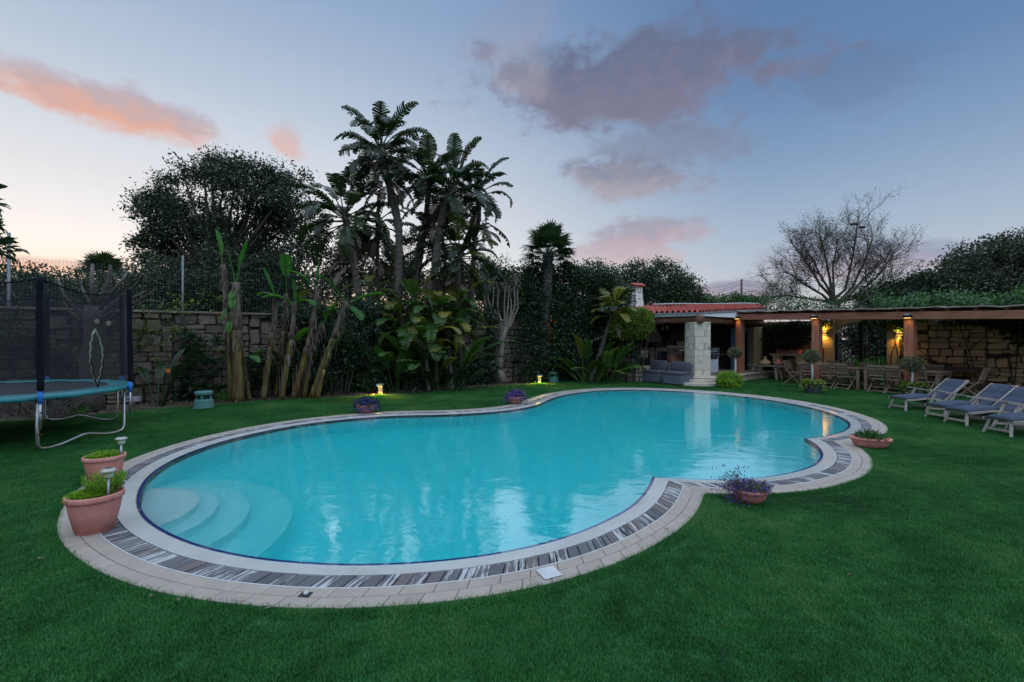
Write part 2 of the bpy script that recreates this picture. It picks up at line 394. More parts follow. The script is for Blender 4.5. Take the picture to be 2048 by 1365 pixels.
lime_m = M('limestone_rubble', (.34, .23, .125), (.43, .30, .165), 3.0, .9, .5, 16, var=.20, c3=(.30, .19, .11), c3s=1.2)
lime_dress = M('dressed_limestone', (.50, .36, .20), (.58, .43, .26), 3, .85, .25, 20, var=.08)
mortar_d = M('dark_mortar', (.040, .032, .025), (.065, .052, .04), 8, .95)
col_m = M('column_limestone', (.50, .455, .36), (.58, .53, .43), 3.2, .85, .3, 18, var=.05, c3=(.20, .22, .22), c3s=2.2, c3t=(.52, .66), stretch=(1.6, 1.6, .45))
white_wall = M('white_render', (.62, .66, .68), (.70, .73, .75), 2, .85, .2, 30)
chim_m = M('whitewash', (.66, .64, .60), (.52, .50, .46), 4, .85, .3, 20)
rooftile = M('red_roof_tile', (.30, .055, .040), (.42, .10, .07), 5, .65, .2, 20, rnd=.18, c3=(.20, .05, .05), c3s=3)
wood_post = M('pergola_wood', (.26, .095, .055), (.34, .14, .085), 1.5, .62, .35, 9, stretch=(5, 5, .6), c3=(.42, .25, .19), c3s=1.6, c3t=(.58, .75))
wood_beam = M('beam_wood', (.20, .075, .045), (.28, .12, .075), 1.5, .62, .35, 9, stretch=(1, 1, 6), c3=(.36, .22, .17), c3s=1.6, c3t=(.60, .78))
old_beam = M('rough_beam', (.12, .055, .035), (.20, .10, .06), 2, .85, .9, 7, stretch=(1, 1, 3))
reed = M('reed_mat', (.22, .17, .14), (.32, .27, .24), 6, .9, .4, 30, c3=(.42, .40, .40), c3s=1.2)
teak = M('teak_weathered', (.15, .105, .075), (.22, .165, .125), 3, .7, .25, 12, stretch=(1, 1, 5), var=.12)
teak_pale = M('teak_silvered', (.23, .20, .175), (.31, .275, .245), 3, .7, .25, 12, var=.08)
dark_wood = M('dark_wood', (.055, .035, .028), (.085, .055, .042), 3, .65, .25, 10)
cushion = M('slate_cushion', (.030, .040, .066), (.038, .050, .080), 4, .9, .6, 12)
rattan = M('grey_rattan', (.075, .090, .115), (.105, .125, .155), 60, .6, .7, 130)
sofa_cush = M('charcoal_cushion', (.060, .060, .078), (.075, .075, .095), 4, .85, .2, 150)
paving = M('pale_paving', (.46, .38, .31), (.55, .47, .39), 3, .6, .2, 20, c3=(.34, .29, .24), c3s=1.4)
counter_m = M('counter_front', (.18, .15, .12), (.24, .20, .17), 5, .6)
steel = M('brushed_steel', (.22, .22, .23), (.17, .17, .18), 12, .4, metal=.9)
black_gloss = M('black_glass', (.010, .010, .013), (.014, .014, .018), 4, .12, spec=.6)
blue_paint = M('blue_paint', (.11, .20, .33), (.13, .235, .38), 3, .55)
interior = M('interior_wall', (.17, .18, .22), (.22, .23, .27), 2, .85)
iron = M('black_iron', (.010, .010, .012), (.016, .016, .018), 8, .5)
grill_grey = M('grill_cover', (.30, .32, .35), (.38, .40, .43), 6, .5, .5, 9)
speaker_m = M('green_plastic', (.055, .155, .145), (.065, .18, .165), 5, .55)
lamp_grey = M('lamp_aluminium', (.30, .30, .31), (.36, .36, .37), 8, .5)
cream_m = M('lamp_body', (.62, .52, .38), (.66, .56, .42), 6, .5)
solar_m = M('solar_head', (.30, .27, .235), (.38, .35, .31), 9, .35, metal=.5)
solar_glass = M('solar_glass', (.36, .40, .26), (.42, .45, .30), 9, .25)
panel_m = M('solar_panel', (.03, .04, .07), (.05, .06, .09), 20, .2, spec=.6)
galv_post = M('fence_post_steel', (.17, .18, .19), (.13, .14, .15), 8, .5, metal=.6, c3=(.20, .11, .07), c3s=6, c3t=(.68, .76))
wire_m = M('fence_wire', (.10, .14, .12), (.14, .18, .16), 8, .6)
glow_w = M('lamp_glow_warm', (1, .8, .4), None, 1, .5, emit=(1.0, .62, .16), es=4.0)
glow_p = M('lamp_panel', (1, .85, .6), None, 1, .5, emit=(1.0, .74, .38), es=1.6)
bark_d = M('dark_bark', (.045, .038, .032), (.075, .062, .052), 6, .95, .8, 16)
bark_g = M('grey_bark', (.055, .048, .041), (.088, .077, .066), 5, .9, .7, 14, c3=(.10, .085, .07), c3s=3)
bark_p = M('pale_bark', (.17, .14, .115), (.23, .195, .16), 5, .9, .5, 14, c3=(.16, .12, .09), c3s=2.5)
bark_s = M('strelitzia_trunk', (.065, .054, .047), (.115, .098, .085), 5, .95, .7, 12, stretch=(1, 1, 4), rnd=.25)
fibre = M('palm_fibre', (.075, .068, .064), (.12, .108, .10), 9, .95, .9, 25, c3=(.14, .13, .12), c3s=5, c3t=(.6, .7))
ban_stem = M('banana_stem', (.15, .15, .032), (.085, .065, .025), 2.2, .45, .4, 9, stretch=(7, 7, .7), c3=(.085, .035, .018), c3s=2.4, c3t=(.44, .58))
ban_dry = M('banana_dry_sheath', (.09, .065, .048), (.17, .14, .115), 4, .9, .9, 14, stretch=(5, 5, .8), c3=(.05, .03, .02), c3s=3)
cut_m = M('pruning_scar', (.50, .40, .28), (.44, .34, .22), 9, .8)
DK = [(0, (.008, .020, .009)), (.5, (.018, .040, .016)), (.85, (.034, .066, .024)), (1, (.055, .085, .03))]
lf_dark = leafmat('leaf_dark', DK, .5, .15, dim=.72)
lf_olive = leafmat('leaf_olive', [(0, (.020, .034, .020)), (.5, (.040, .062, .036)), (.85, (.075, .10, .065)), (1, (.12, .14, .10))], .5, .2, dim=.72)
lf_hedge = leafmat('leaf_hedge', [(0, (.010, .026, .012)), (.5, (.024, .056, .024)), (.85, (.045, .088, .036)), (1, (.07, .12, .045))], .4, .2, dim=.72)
lf_bright = leafmat('leaf_bright', [(0, (.07, .16, .015)), (.5, (.15, .29, .022)), (.85, (.24, .38, .035)), (1, (.34, .44, .06))], .45, .3)
lf_yellow = leafmat('leaf_yellow_green', [(0, (.05, .09, .012)), (.5, (.11, .165, .02)), (.85, (.20, .24, .03)), (1, (.28, .29, .05))], .5, .3)
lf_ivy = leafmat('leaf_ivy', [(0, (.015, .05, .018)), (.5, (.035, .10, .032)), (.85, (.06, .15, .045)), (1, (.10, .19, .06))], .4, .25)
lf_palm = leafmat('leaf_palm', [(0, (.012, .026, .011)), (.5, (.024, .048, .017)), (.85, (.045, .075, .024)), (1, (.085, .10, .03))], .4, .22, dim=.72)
lf_mid = leafmat('leaf_mid_green', [(0, (.022, .055, .014)), (.5, (.042, .095, .022)), (.85, (.075, .135, .03)), (1, (.14, .16, .04))], .4, .3)
lf_fan = leafmat('leaf_fan', [(0, (.016, .034, .016)), (.5, (.03, .056, .026)), (.9, (.05, .078, .034)), (1, (.08, .09, .04))], .45, .18)
lf_strel_y = leafmat('leaf_yellowed', [(0, (.05, .075, .012)), (.5, (.12, .13, .022)), (.85, (.20, .17, .03)), (1, (.24, .17, .04))], .45, .25)
lf_banana = leafmat('leaf_banana', [(0, (.02, .085, .015)), (.5, (.04, .14, .022)), (.85, (.07, .19, .028)), (1, (.14, .22, .035))], .4, .4)
lf_dead = leafmat('leaf_dead', [(0, (.06, .045, .035)), (.5, (.12, .095, .075)), (1, (.22, .18, .15))], .8, .2, .1)
lf_box = leafmat('leaf_clipped', [(0, (.05, .06, .035)), (.5, (.10, .11, .055)), (.85, (.17, .16, .085)), (1, (.25, .22, .14))], .5, .25)
fl_blue = leafmat('petal_blue', [(0, (.05, .035, .30)), (.5, (.09, .06, .45)), (1, (.20, .12, .55))], .5, .3)
fl_white = leafmat('petal_white', [(0, (.6, .6, .56)), (1, (.8, .8, .76))], .5, .2)
fl_orange = leafmat('petal_orange', [(0, (.6, .14, .02)), (1, (.75, .22, .03))], .5, .2)
lf_purple = leafmat('leaf_purplish', [(0, (.035, .03, .05)), (.5, (.07, .05, .075)), (1, (.08, .09, .05))], .5, .2)
# ---------------------------------------------------------------- pool outline (metres), traced as smooth arcs between two inward corners
SEG_A = [(1.81, 5.85), (1.62, 5.42), (1.43, 5.07), (1.21, 4.74), (.98, 4.5), (.74, 4.27), (.53, 4.1), (.34, 3.98), (.14, 3.87), (-.06, 3.78), (-.27, 3.71),
         (-.49, 3.65), (-.71, 3.61), (-.93, 3.58), (-1.16, 3.57), (-1.39, 3.57), (-1.63, 3.6), (-1.85, 3.63), (-2.08, 3.68), (-2.3, 3.75), (-2.55, 3.84), (-2.81, 3.965),
         (-3.07, 4.11), (-3.33, 4.28), (-3.56, 4.45), (-3.80, 4.67), (-4.03, 4.92), (-4.22, 5.16), (-4.39, 5.40), (-4.56, 5.67), (-4.74, 6.03), (-4.89, 6.45),
         (-4.99, 6.92), (-5.02, 7.44), (-4.97, 7.98), (-4.82, 8.5), (-4.55, 9.1), (-4.1, 9.68), (-3.55, 10.1), (-3.05, 10.37), (-2.51, 10.53), (-1.75, 10.62),
         (-1.10, 10.77), (-.35, 11.12), (.28, 11.65), (.70, 12.25), (.98, 12.95), (1.23, 13.62), (1.55, 14.25), (2.0, 14.86), (2.55, 15.37), (3.25, 15.78), (4.29, 15.94),
         (5.35, 15.66), (6.18, 15.14), (6.8, 14.52), (7.27, 13.8), (7.57, 13.0), (7.70, 12.25), (7.70, 11.58), (7.60, 10.86), (7.43, 10.29), (7.24, 9.84), (6.98, 9.42),
         (6.67, 9.05), (6.3, 8.7), (5.93, 8.44), (5.55, 8.24), (5.2, 8.1)]
SEG_B = [(5.2, 8.1), (5.17, 7.94), (5.08, 7.64), (4.93, 7.31), (4.74, 6.98), (4.5, 6.67), (4.23, 6.39), (3.93, 6.17), (3.63, 6.0), (3.37, 5.88), (3.1, 5.80), (2.83, 5.755),
         (2.57, 5.74), (2.3, 5.76), (2.05, 5.80), (1.81, 5.85)]
def resample(pts, n):
    p = np.asarray(pts, float); s = np.r_[0, np.cumsum(np.hypot(*np.diff(p, axis=0).T))]
    t = np.linspace(0, s[-1], n); return np.stack([np.interp(t, s, p[:, 0]), np.interp(t, s, p[:, 1])], 1)
def smooth(pts, n, it=3):
    p = []
    q = [pts[0]] + list(pts) + [pts[-1]]
    for i in range(1, len(q) - 2):
        p0, p1, p2, p3 = [np.array(q[k], float) for k in (i - 1, i, i + 1, i + 2)]
        for t in np.linspace(0, 1, 8, endpoint=False):
            p.append(.5 * ((2 * p1) + (-p0 + p2) * t + (2 * p0 - 5 * p1 + 4 * p2 - p3) * t * t + (-p0 + 3 * p1 - 3 * p2 + p3) * t ** 3))
    p.append(np.array(pts[-1], float)); p = resample(p, n)
    for _ in range(it * 8): p[1:-1] = p[1:-1] * .5 + (p[:-2] + p[2:]) * .25
    return resample(p, n)
CA, CB = smooth(SEG_A, 640), smooth(SEG_B, 160)
def offs(p, d):
    t = np.gradient(p, axis=0); t /= np.linalg.norm(t, axis=1, keepdims=True)
    return p + np.stack([-t[:, 1], t[:, 0]], 1) * d       # outline runs clockwise: left is outside
def trim_pair(a, b):
    """cut polyline a's end and b's start at their crossing"""
    for i in range(len(a) - 1, max(len(a) - 120, 1), -1):
        for j in range(0, min(120, len(b) - 1)):
            r = mgeo.intersect_line_line_2d(Vector(a[i - 1]), Vector(a[i]), Vector(b[j]), Vector(b[j + 1]))
            if r: return np.vstack([a[:i], [r[0], r[1]]]), np.vstack([[r[0], r[1]], b[j + 1:]])
    return a, b
_oc = {}
def off_pair(d):
    d = round(d, 4)
    if d not in _oc:
        a, b = offs(CA, d), offs(CB, d)
        if d > 1e-6: a, b = trim_pair(a, b); b, a = trim_pair(b, a)
        _oc[d] = (a, b)
    return _oc[d]
def outline(d, na=420, nb=110):
    a, b = off_pair(d); return np.vstack([resample(a, na)[:-1], resample(b, nb)[:-1]])
def ring(name, d0, d1, z0, z1, mat, parent, base=None, n=(420, 110)):
    """flat ring between two offsets (with a rim down to base)"""
    a, b = outline(d0, *n), outline(d1, *n); k = len(a); mb = MB()
    vs = [(x, y, z0) for x, y in a] + [(x, y, z1) for x, y in b]
    fs = [(i, (i + 1) % k, k + (i + 1) % k, k + i)[::-1] for i in range(k)]
    if base is not None:
        vs += [(x, y, base) for x, y in b] + [(x, y, base) for x, y in a]
        fs += [(k + i, k + (i + 1) % k, 2 * k + (i + 1) % k, 2 * k + i)[::-1] for i in range(k)]
        fs += [(3 * k + i, 3 * k + (i + 1) % k, (i + 1) % k, i)[::-1] for i in range(k)]
    mb.add(vs, fs); return mb.build(name, mat, parent)
D_COP, D_WOOD, D_TILE = .20, .375, .62
def hole_sheet(name, outer, hole, z, mat, kind='structure'):
    outer = [Vector((p[0], p[1], 0)) for p in outer]; hole = [Vector((p[0], p[1], 0)) for p in hole]
    tris = mgeo.tessellate_polygon([outer, hole]); vs = [(p.x, p.y, z) for p in outer + hole]
    me = bpy.data.meshes.new(name); me.from_pydata(vs, [], [tuple(t) for t in tris])
    bm = bmesh.new(); bm.from_mesh(me); bmesh.ops.recalc_face_normals(bm, faces=bm.faces)
    if sum(f.normal.z for f in bm.faces) < 0: bmesh.ops.reverse_faces(bm, faces=bm.faces)
    bm.to_mesh(me); bm.free(); me.materials.append(mat)
    return tag(link(bpy.data.objects.new(name, me)), kind=kind)
hole_sheet('ground', [(-600, -300), (600, -300), (600, 900), (-600, 900)], outline(.3, 160, 40), -.02, soil)
U = Vector((.47, -.883, 0)); U.normalize(); NW = Vector((-U.y, U.x, 0))      # run of the right-hand wall and its back normal
W0 = Vector((15.8, 14.75, 0))
def wl(s, out=0.0, z=0.0):            # point on the right wall: s metres from W0 away from the viewer, out metres in front of it
    p = W0 - U * s - NW * out; return Vector((p.x, p.y, z))
LAWN = [(-16, -6), (22, -6)] + [tuple(wl(-6, .05)[:2]), tuple(wl(8.3, .05)[:2])] + [tuple(P(u, v)[:2]) for u, v in
        ((1290, 756), (1150, 762), (1060, 768), (960, 775), (860, 785), (740, 792), (620, 798), (500, 804), (420, 812), (310, 819), (190, 831), (0, 845))] + [(-16, 8.5)]
hole_sheet('lawn', LAWN, outline(.55, 200, 60), 0.0, turf)

# ---------------------------------------------------------------- pool surround: coping, plank-covered channel, paving
sur = tag(ring('pool_surround', .0, D_TILE - .004, -.026, -.016, grout, None, base=-.30), kind='structure')
cop = ring('coping', .0265, D_COP - .008, -.010, .0035, coping, sur, n=(420, 110))
ring('edge_mosaic', -.004, .026, -.016, -.014, blue_mosaic, sur, base=-.05)
ring('channel', D_COP, D_WOOD, -.012, -.012, mortar_d, sur)
ring('channel_trim', D_COP - .008, D_COP, .005, .006, trim, sur, base=-.03)
ring('channel_trim', D_WOOD, D_WOOD + .010, .009, .009, trim, sur, base=-.03)
def cells(d0, d1, size, gap, z, th, name, mat, jz=0.0, skip=None, phase=0.0, maxn=300, jl=0.0, widths=None):
    """pieces laid round the pool between two offsets; the nearest maxn are parts, the rest one joined part"""
    out = []
    for seg in (0, 1):
        a, b = off_pair(d0)[seg], off_pair(d1)[seg]
        L = np.hypot(*np.diff(a, axis=0).T).sum(); Lb = np.hypot(*np.diff(b, axis=0).T).sum()
        n = max(3, int(round((L + Lb) / 2 / size)))
        if widths:
            e = np.cumsum([R.choice(widths) for _ in range(n)]); e = np.r_[0, e / e[-1]]
        else: e = np.clip((np.arange(n + 1) + (phase if 0 < phase else 0)) / n, 0, 1); e[0] = 0
        def at(c, t):
            s = np.r_[0, np.cumsum(np.hypot(*np.diff(c, axis=0).T))]; return np.array([np.interp(t * s[-1], s, c[:, 0]), np.interp(t * s[-1], s, c[:, 1])])
        for i in range(len(e) - 1):
            t0, t1 = e[i], e[i + 1]
            if (t1 - t0) * L < .02: continue
            g0 = gap / 2 / L
            q = [at(a, t0 + g0), at(a, t1 - g0), at(b, t1 - g0), at(b, t0 + g0)]
            out.append((q, np.mean(q, 0)))
    out.sort(key=lambda o: np.hypot(*o[1]))
    rest = MB()
    for k, (q, c) in enumerate(out):
        dz = R.uniform(-jz, jz); tilt = [R.uniform(-jz, jz) * .5 for _ in range(4)]
        if jl: q = [q[0] + (q[0] - q[3]) * R.uniform(-jl, 0), q[1] + (q[1] - q[2]) * R.uniform(-jl, 0), q[2], q[3]]
        ax = (q[3] + q[2] - q[0] - q[1]); an = math.atan2(ax[1], ax[0]); ca, sa = math.cos(-an), math.sin(-an)
        lv = [((p - c)[0] * ca - (p - c)[1] * sa, (p - c)[0] * sa + (p - c)[1] * ca) for p in q]
        ch = .003
        top = [(x * (1 - ch / max(.01, abs(x) + .01)), y * (1 - ch / max(.01, abs(y))), tilt[i]) for i, (x, y) in enumerate(lv)]
        vs = [(x, y, -th) for x, y in lv] + [(x, y, tilt[i] - ch) for i, (x, y) in enumerate(lv)] + top
        fs = [(0, 4, 5, 1), (1, 5, 6, 2), (2, 6, 7, 3), (3, 7, 4, 0), (4, 8, 9, 5), (5, 9, 10, 6), (6, 10, 11, 7), (7, 11, 8, 4), (8, 11, 10, 9)]
        if k < maxn:
            o = MB().add(vs, fs).build(name, mat, sur); o.location = (c[0], c[1], z + dz); o.rotation_euler = (0, 0, an)
        else:
            ca2, sa2 = math.cos(an), math.sin(an)
            rest.add([(c[0] + x * ca2 - y * sa2, c[1] + x * sa2 + y * ca2, z + dz + w) for x, y, w in vs], fs)
    if rest.v: tag(rest.build(name + '_far', mat, sur), kind='stuff')
cells(D_COP + .004, D_WOOD - .004, .105, .011, .007, .03, 'plank', plank_m, jz=.004, jl=.06, widths=[.9, 1, 1, 1, 1.05, 1.1, 1.0, .55])
cells(D_WOOD + .013, .4965, .235, .0045, .010, .03, 'paving_tile', tile, jz=.0006)
cells(.501, D_TILE, .235, .0045, .010, .03, 'paving_tile', tile, jz=.0006, phase=.5)

# basin with bench steps at the near left end
basin = MB(); o0 = outline(0.0); o1 = outline(-.10); k = len(o0); c0 = np.mean(o0, 0)
DEEP = -1.45
lv = [(o0, -.02), (o0, DEEP + .12), (outline(-.04), DEEP + .03), (o1, DEEP)]
vs = [(x, y, z) for c, z in lv for x, y in c]
fs = [(j * k + i, j * k + (i + 1) % k, (j + 1) * k + (i + 1) % k, (j + 1) * k + i) for j in range(3) for i in range(k)]
basin.add(vs, fs)
tr = mgeo.tessellate_polygon([[Vector((x, y, 0)) for x, y in o1]])
basin.add([(x, y, DEEP) for x, y in o1], [tuple(t) for t in tr])
bo = tag(basin.build('pool_basin', basin_m), kind='structure')
bm = bmesh.new(); bm.from_mesh(bo.data); bmesh.ops.remove_doubles(bm, verts=bm.verts, dist=1e-5); bmesh.ops.recalc_face_normals(bm, faces=bm.faces); bmesh.ops.reverse_faces(bm, faces=bm.faces); bm.to_mesh(bo.data); bm.free()
def clip_in(poly, pin):
    """pull a disc's vertices back inside the pool outline"""
    out = []
    pool = outline(-.01, 300, 80)
    for p in poly:
        c = np.array(pin, float); v = np.array(p) - c; t = 1.0
        while t > .02 and not inside(c + v * t, pool): t -= .02
        out.append(c + v * t)
    return out
def inside(p, poly):
    x, y = p; px, py = poly[:, 0], poly[:, 1]; qx, qy = np.roll(px, -1), np.roll(py, -1)
    c = (py > y) != (qy > y); xi = (qx - px) * (y - py) / np.where(qy - py == 0, 1e-9, qy - py) + px
    return bool(np.count_nonzero(c & (x < xi)) % 2)
SC = (-4.30, 4.75)
for i, (r, z) in enumerate(((.85, -.26), (1.04, -.48), (1.36, -.71), (1.81, -.96))):
    disc = [(SC[0] + r * math.cos(a), SC[1] + r * math.sin(a)) for a in np.linspace(0, 2 * PI, 72, endpoint=False)]
    disc = clip_in(disc, (SC[0] + .45, SC[1]))
    mb = MB(); mb.prism([tuple(p) for p in disc], DEEP - .02, z)
    mb.build('pool_step', step_m, bo, bevel=.05)
# water: brim-full, a film of it lies over the sloping coping
wo_ = outline(.034, 420, 110); k = len(wo_)
tr = mgeo.tessellate_polygon([[Vector((x, y, 0)) for x, y in wo_]])
wv = [(x, y, -.006) for x, y in wo_] + [(x, y, -2.0) for x, y in wo_]
wf = [tuple(t) for t in tr] + [tuple(i + k for i in t)[::-1] for t in tr] + [(i, (i + 1) % k, k + (i + 1) % k, k + i) for i in range(k)]
wob = MB().add(wv, wf).build('pool_water', water_m)
bm = bmesh.new(); bm.from_mesh(wob.data); bmesh.ops.recalc_face_normals(bm, faces=bm.faces); bm.to_mesh(wob.data); bm.free()
tag(wob, kind='structure')
# access lid and open skimmer hole set in the paving
lid = P(1098, 1150); t = thing('access_lid', 'square white plastic access lid set in the cream paving', 'lid', lid, rad(25))
mb = MB(); mb.box((0, 0, .017), (.15, .15, .008)); mb.build('cover', trim, t, bevel=.003)
for sx in (-1, 1):
    for sy in (-1, 1): MB().lathe([(.004, 0), (.004, .003)], 8, (sx * .06, sy * .06, .021)).build('screw', lamp_grey, t)
sk = P(611, 1193); t = thing('floor_socket', 'small dark square hole with a white fitting in the near paving', 'fitting', sk, rad(-8))
MB().box((0, 0, .0125), (.075, .06, .004)).build('recess', black_gloss, t); MB().lathe([(.016, 0), (.018, .012), (.012, .02)], 12, (.004, 0, .014)).build('cap', trim, t, smooth=True)
# ---------------------------------------------------------------- turf blades: instanced tufts
def patch_mesh(name, size, n):
    p = np.zeros((n, 3)); p[:, :2] = (rng.random((n, 2)) - .5) * size
    a = rng.uniform(0, 2 * PI, n); ln = rng.uniform(.013, .029, n) * (1.25 if size < .1 else 1); lean = rng.uniform(.1, 1.2, n)
    w = rng.uniform(.0013, .0026, n); dirs = np.stack([np.cos(a), np.sin(a), np.zeros(n)], 1); sdv = np.stack([-np.sin(a), np.cos(a), np.zeros(n)], 1)
    tip = p + dirs * (ln * np.sin(lean))[:, None] + np.array([0, 0, 1]) * (ln * np.cos(lean))[:, None]
    V = np.stack([p - sdv * w[:, None], p + sdv * w[:, None], tip], 1).reshape(-1, 3)
    me = bpy.data.meshes.new(name); me.from_pydata(V.tolist(), [], np.arange(n * 3).reshape(-1, 3).tolist())
    at = me.attributes.new('rnd', 'FLOAT', 'FACE'); at.data.foreach_set('value', rng.random(n).astype(np.float32)); me.materials.append(blade)
    return bpy.data.objects.new(name, me)
def pip(pts, poly):
    poly = np.asarray(poly, float); c = np.zeros(len(pts), bool)
    for i in range(len(poly)):
        x1, y1 = poly[i]; x2, y2 = poly[i - 1]
        k = ((y1 > pts[:, 1]) != (y2 > pts[:, 1])); c ^= k & (pts[:, 0] < (x2 - x1) * (pts[:, 1] - y1) / (y2 - y1 + 1e-12) + x1)
    return c
def scatter(name, pts, src, zoff=0.0):
    me = bpy.data.meshes.new(name); me.from_pydata([(x, y, zoff) for x, y in pts], [], [])
    o = tag(link(bpy.data.objects.new(name, me)), kind='stuff')
    ng = bpy.data.node_groups.new(name, 'GeometryNodeTree')
    ng.interface.new_socket('Geometry', in_out='INPUT', socket_type='NodeSocketGeometry'); ng.interface.new_socket('Geometry', in_out='OUTPUT', socket_type='NodeSocketGeometry')
    gi = ng.nodes.new('NodeGroupInput'); go = ng.nodes.new('NodeGroupOutput'); io = ng.nodes.new('GeometryNodeInstanceOnPoints'); oi = ng.nodes.new('GeometryNodeObjectInfo')
    oi.inputs[0].default_value = src
    rv = ng.nodes.new('FunctionNodeRandomValue'); rv.data_type = 'FLOAT_VECTOR'; rv.inputs[0].default_value = (0, 0, 0); rv.inputs[1].default_value = (0, 0, 2 * PI)
    L = ng.links; L.new(gi.outputs[0], io.inputs['Points']); L.new(oi.outputs['Geometry'], io.inputs['Instance']); L.new(rv.outputs[0], io.inputs['Rotation']); L.new(io.outputs[0], go.inputs[0])
    o.modifiers.new('scatter', 'NODES').node_group = ng
    return o
def grid_pts(x0, x1, y0, y1, s):
    gx, gy = np.meshgrid(np.arange(x0, x1, s), np.arange(y0, y1, s)); p = np.stack([gx.ravel(), gy.ravel()], 1)
    return p + rng.uniform(-.25, .25, p.shape) * s
g = grid_pts(-13, 19, .9, 22, .2)
vis = np.abs(g[:, 0]) < 1.25 * g[:, 1] + 1.5
g = g[vis]; g = g[pip(g, LAWN) & ~pip(g, outline(D_TILE + .11, 200, 60))]
tuft = patch_mesh('turf_tuft', .31, 1500)
scatter('turf_blades', g, tuft)
e = np.vstack([outline(D_TILE + .026, 1000, 260), outline(D_TILE + .08, 1000, 260)]) + rng.normal(size=(2516, 2)) * .008
scatter('turf_edge_blades', e, patch_mesh('turf_edge_tuft', .075, 95))
# dry leaves blown onto the turf
LEAFAT = ('left of the nearest terracotta pot', 'just below the paving left of the floor fitting', 'below the paving, second left of the fitting', 'at the paving edge nearest the floor fitting', 'under the front of the trampoline',
          'at the far left behind the trampoline leg', 'between the trampoline and the green speaker', 'by the paving right of the access lid', 'below the sharp corner of the paving', 'out on the open lawn at right')
for i, (u, v) in enumerate(((80, 1118), (302, 1193), (358, 1201), (538, 1217), (190, 882), (35, 880), (300, 842), (1120, 1108), (1335, 1060), (1700, 1150))):
    p = P(u, v, .03); mb = MB(); a = R.uniform(0, PI); l = R.uniform(.02, .035)
    pts = [p + Vector((math.cos(a + k * .25) * l * k * .5, math.sin(a + k * .25) * l * k * .5, .004 + .004 * (k % 2))) for k in range(-2, 3)]
    w = [.001, .006, .009, .006, .001]
    vs = []; [vs.extend([q + Vector((-math.sin(a) * x, math.cos(a) * x, .002)), q - Vector((-math.sin(a) * x, math.cos(a) * x, -.002))]) for q, x in zip(pts, w)]
    mb.add(vs, [(2 * k, 2 * k + 1, 2 * k + 3, 2 * k + 2) for k in range(4)])
    tag(mb.build('dry_leaf', lf_dead, None), 'small curled dry leaf on the turf ' + LEAFAT[i], 'leaf', 'dry leaves on the turf')

# ---------------------------------------------------------------- trampoline
TC = Vector((-9.3, 7.9, 0)); TR = 2.06; RIM = .86
t = thing('trampoline', 'round trampoline with teal pad and black safety net beside the lawn edge', 'trampoline', TC)
ang = [rad(-23 + 45 * k) for k in range(8)]
def tp(a, r, z): return Vector((r * math.cos(a), r * math.sin(a), z))
mb = MB(); mb.tube([tp(a, TR, RIM - .03) for a in np.linspace(0, 2 * PI, 49)], .022, 6); mb.build('rim_tube', galv, t, smooth=True)
mb = MB(); n = 64
vs = []
for r, z in ((1.72, RIM + .012), (1.78, RIM + .035), (2.02, RIM + .03), (2.10, RIM + .005), (2.11, RIM - .055), (2.06, RIM - .05)):
    for k in range(n):
        a = 2 * PI * k / n; vs.append(tp(a, r + .012 * math.sin(k * 5.3), z + .006 * math.sin(k * 2.1 + r * 9)))
mb.add(vs, [(i * n + k, i * n + (k + 1) % n, (i + 1) * n + (k + 1) % n, (i + 1) * n + k) for i in range(5) for k in range(n)])
mb.build('safety_pad', teal_pad, t, smooth=True)
MB().lathe([(.05, RIM - .03), (1.0, RIM - .022), (1.74, RIM)], 64).build('jump_mat', mat_black, t)
for k, a in enumerate(ang):
    p = MB(); p.tube([tp(a, 2.15, .35), tp(a, 2.15, RIM - .08)], .020, 8); ep = p.build('enclosure_pole', galv, t, smooth=True)
    mb = MB(); mb.tube([tp(a, 2.15, RIM - .10), tp(a, 2.15, RIM + .11)], .030, 8); mb.build('blue_sleeve', blue_cap, ep, smooth=True)
    mb = MB(); z = np.linspace(RIM + .10, 2.72, 24); mb.tube([tp(a, 2.15 + .012 * math.sin(q * 2), q) for q in z], [.040 + .004 * (i % 2) for i in range(24)], 10); mb.build('foam_post', black_m, ep, smooth=True)
    for q in (.28, .62): MB().tube([tp(a, 2.10, q), tp(a, 2.185, q)], .012, 6).build('clamp', dark_wood, ep)
for k in range(0, 8, 2):
    a0, a1 = ang[k], ang[k + 1]; p0, p1 = tp(a0, TR, 0), tp(a1, TR, 0); d = (p1 - p0)
    pts = [p0 + Vector((0, 0, RIM - .05)), p0 + Vector((0, 0, .12)), p0 + d * .03 + Vector((0, 0, .045)), p0 + d * .12 + Vector((0, 0, .025)), p0 + d * .25 + Vector((0, 0, .04)),
           p0 + d * .47 + Vector((0, 0, .115)), p0 + d * .53 + Vector((0, 0, .118)), p0 + d * .75 + Vector((0, 0, .04)), p0 + d * .88 + Vector((0, 0, .025)), p0 + d * .97 + Vector((0, 0, .05)), p1 + Vector((0, 0, .13)), p1 + Vector((0, 0, RIM - .05))]
    MB().tube(pts, .022, 8).build('leg', galv, t, smooth=True)
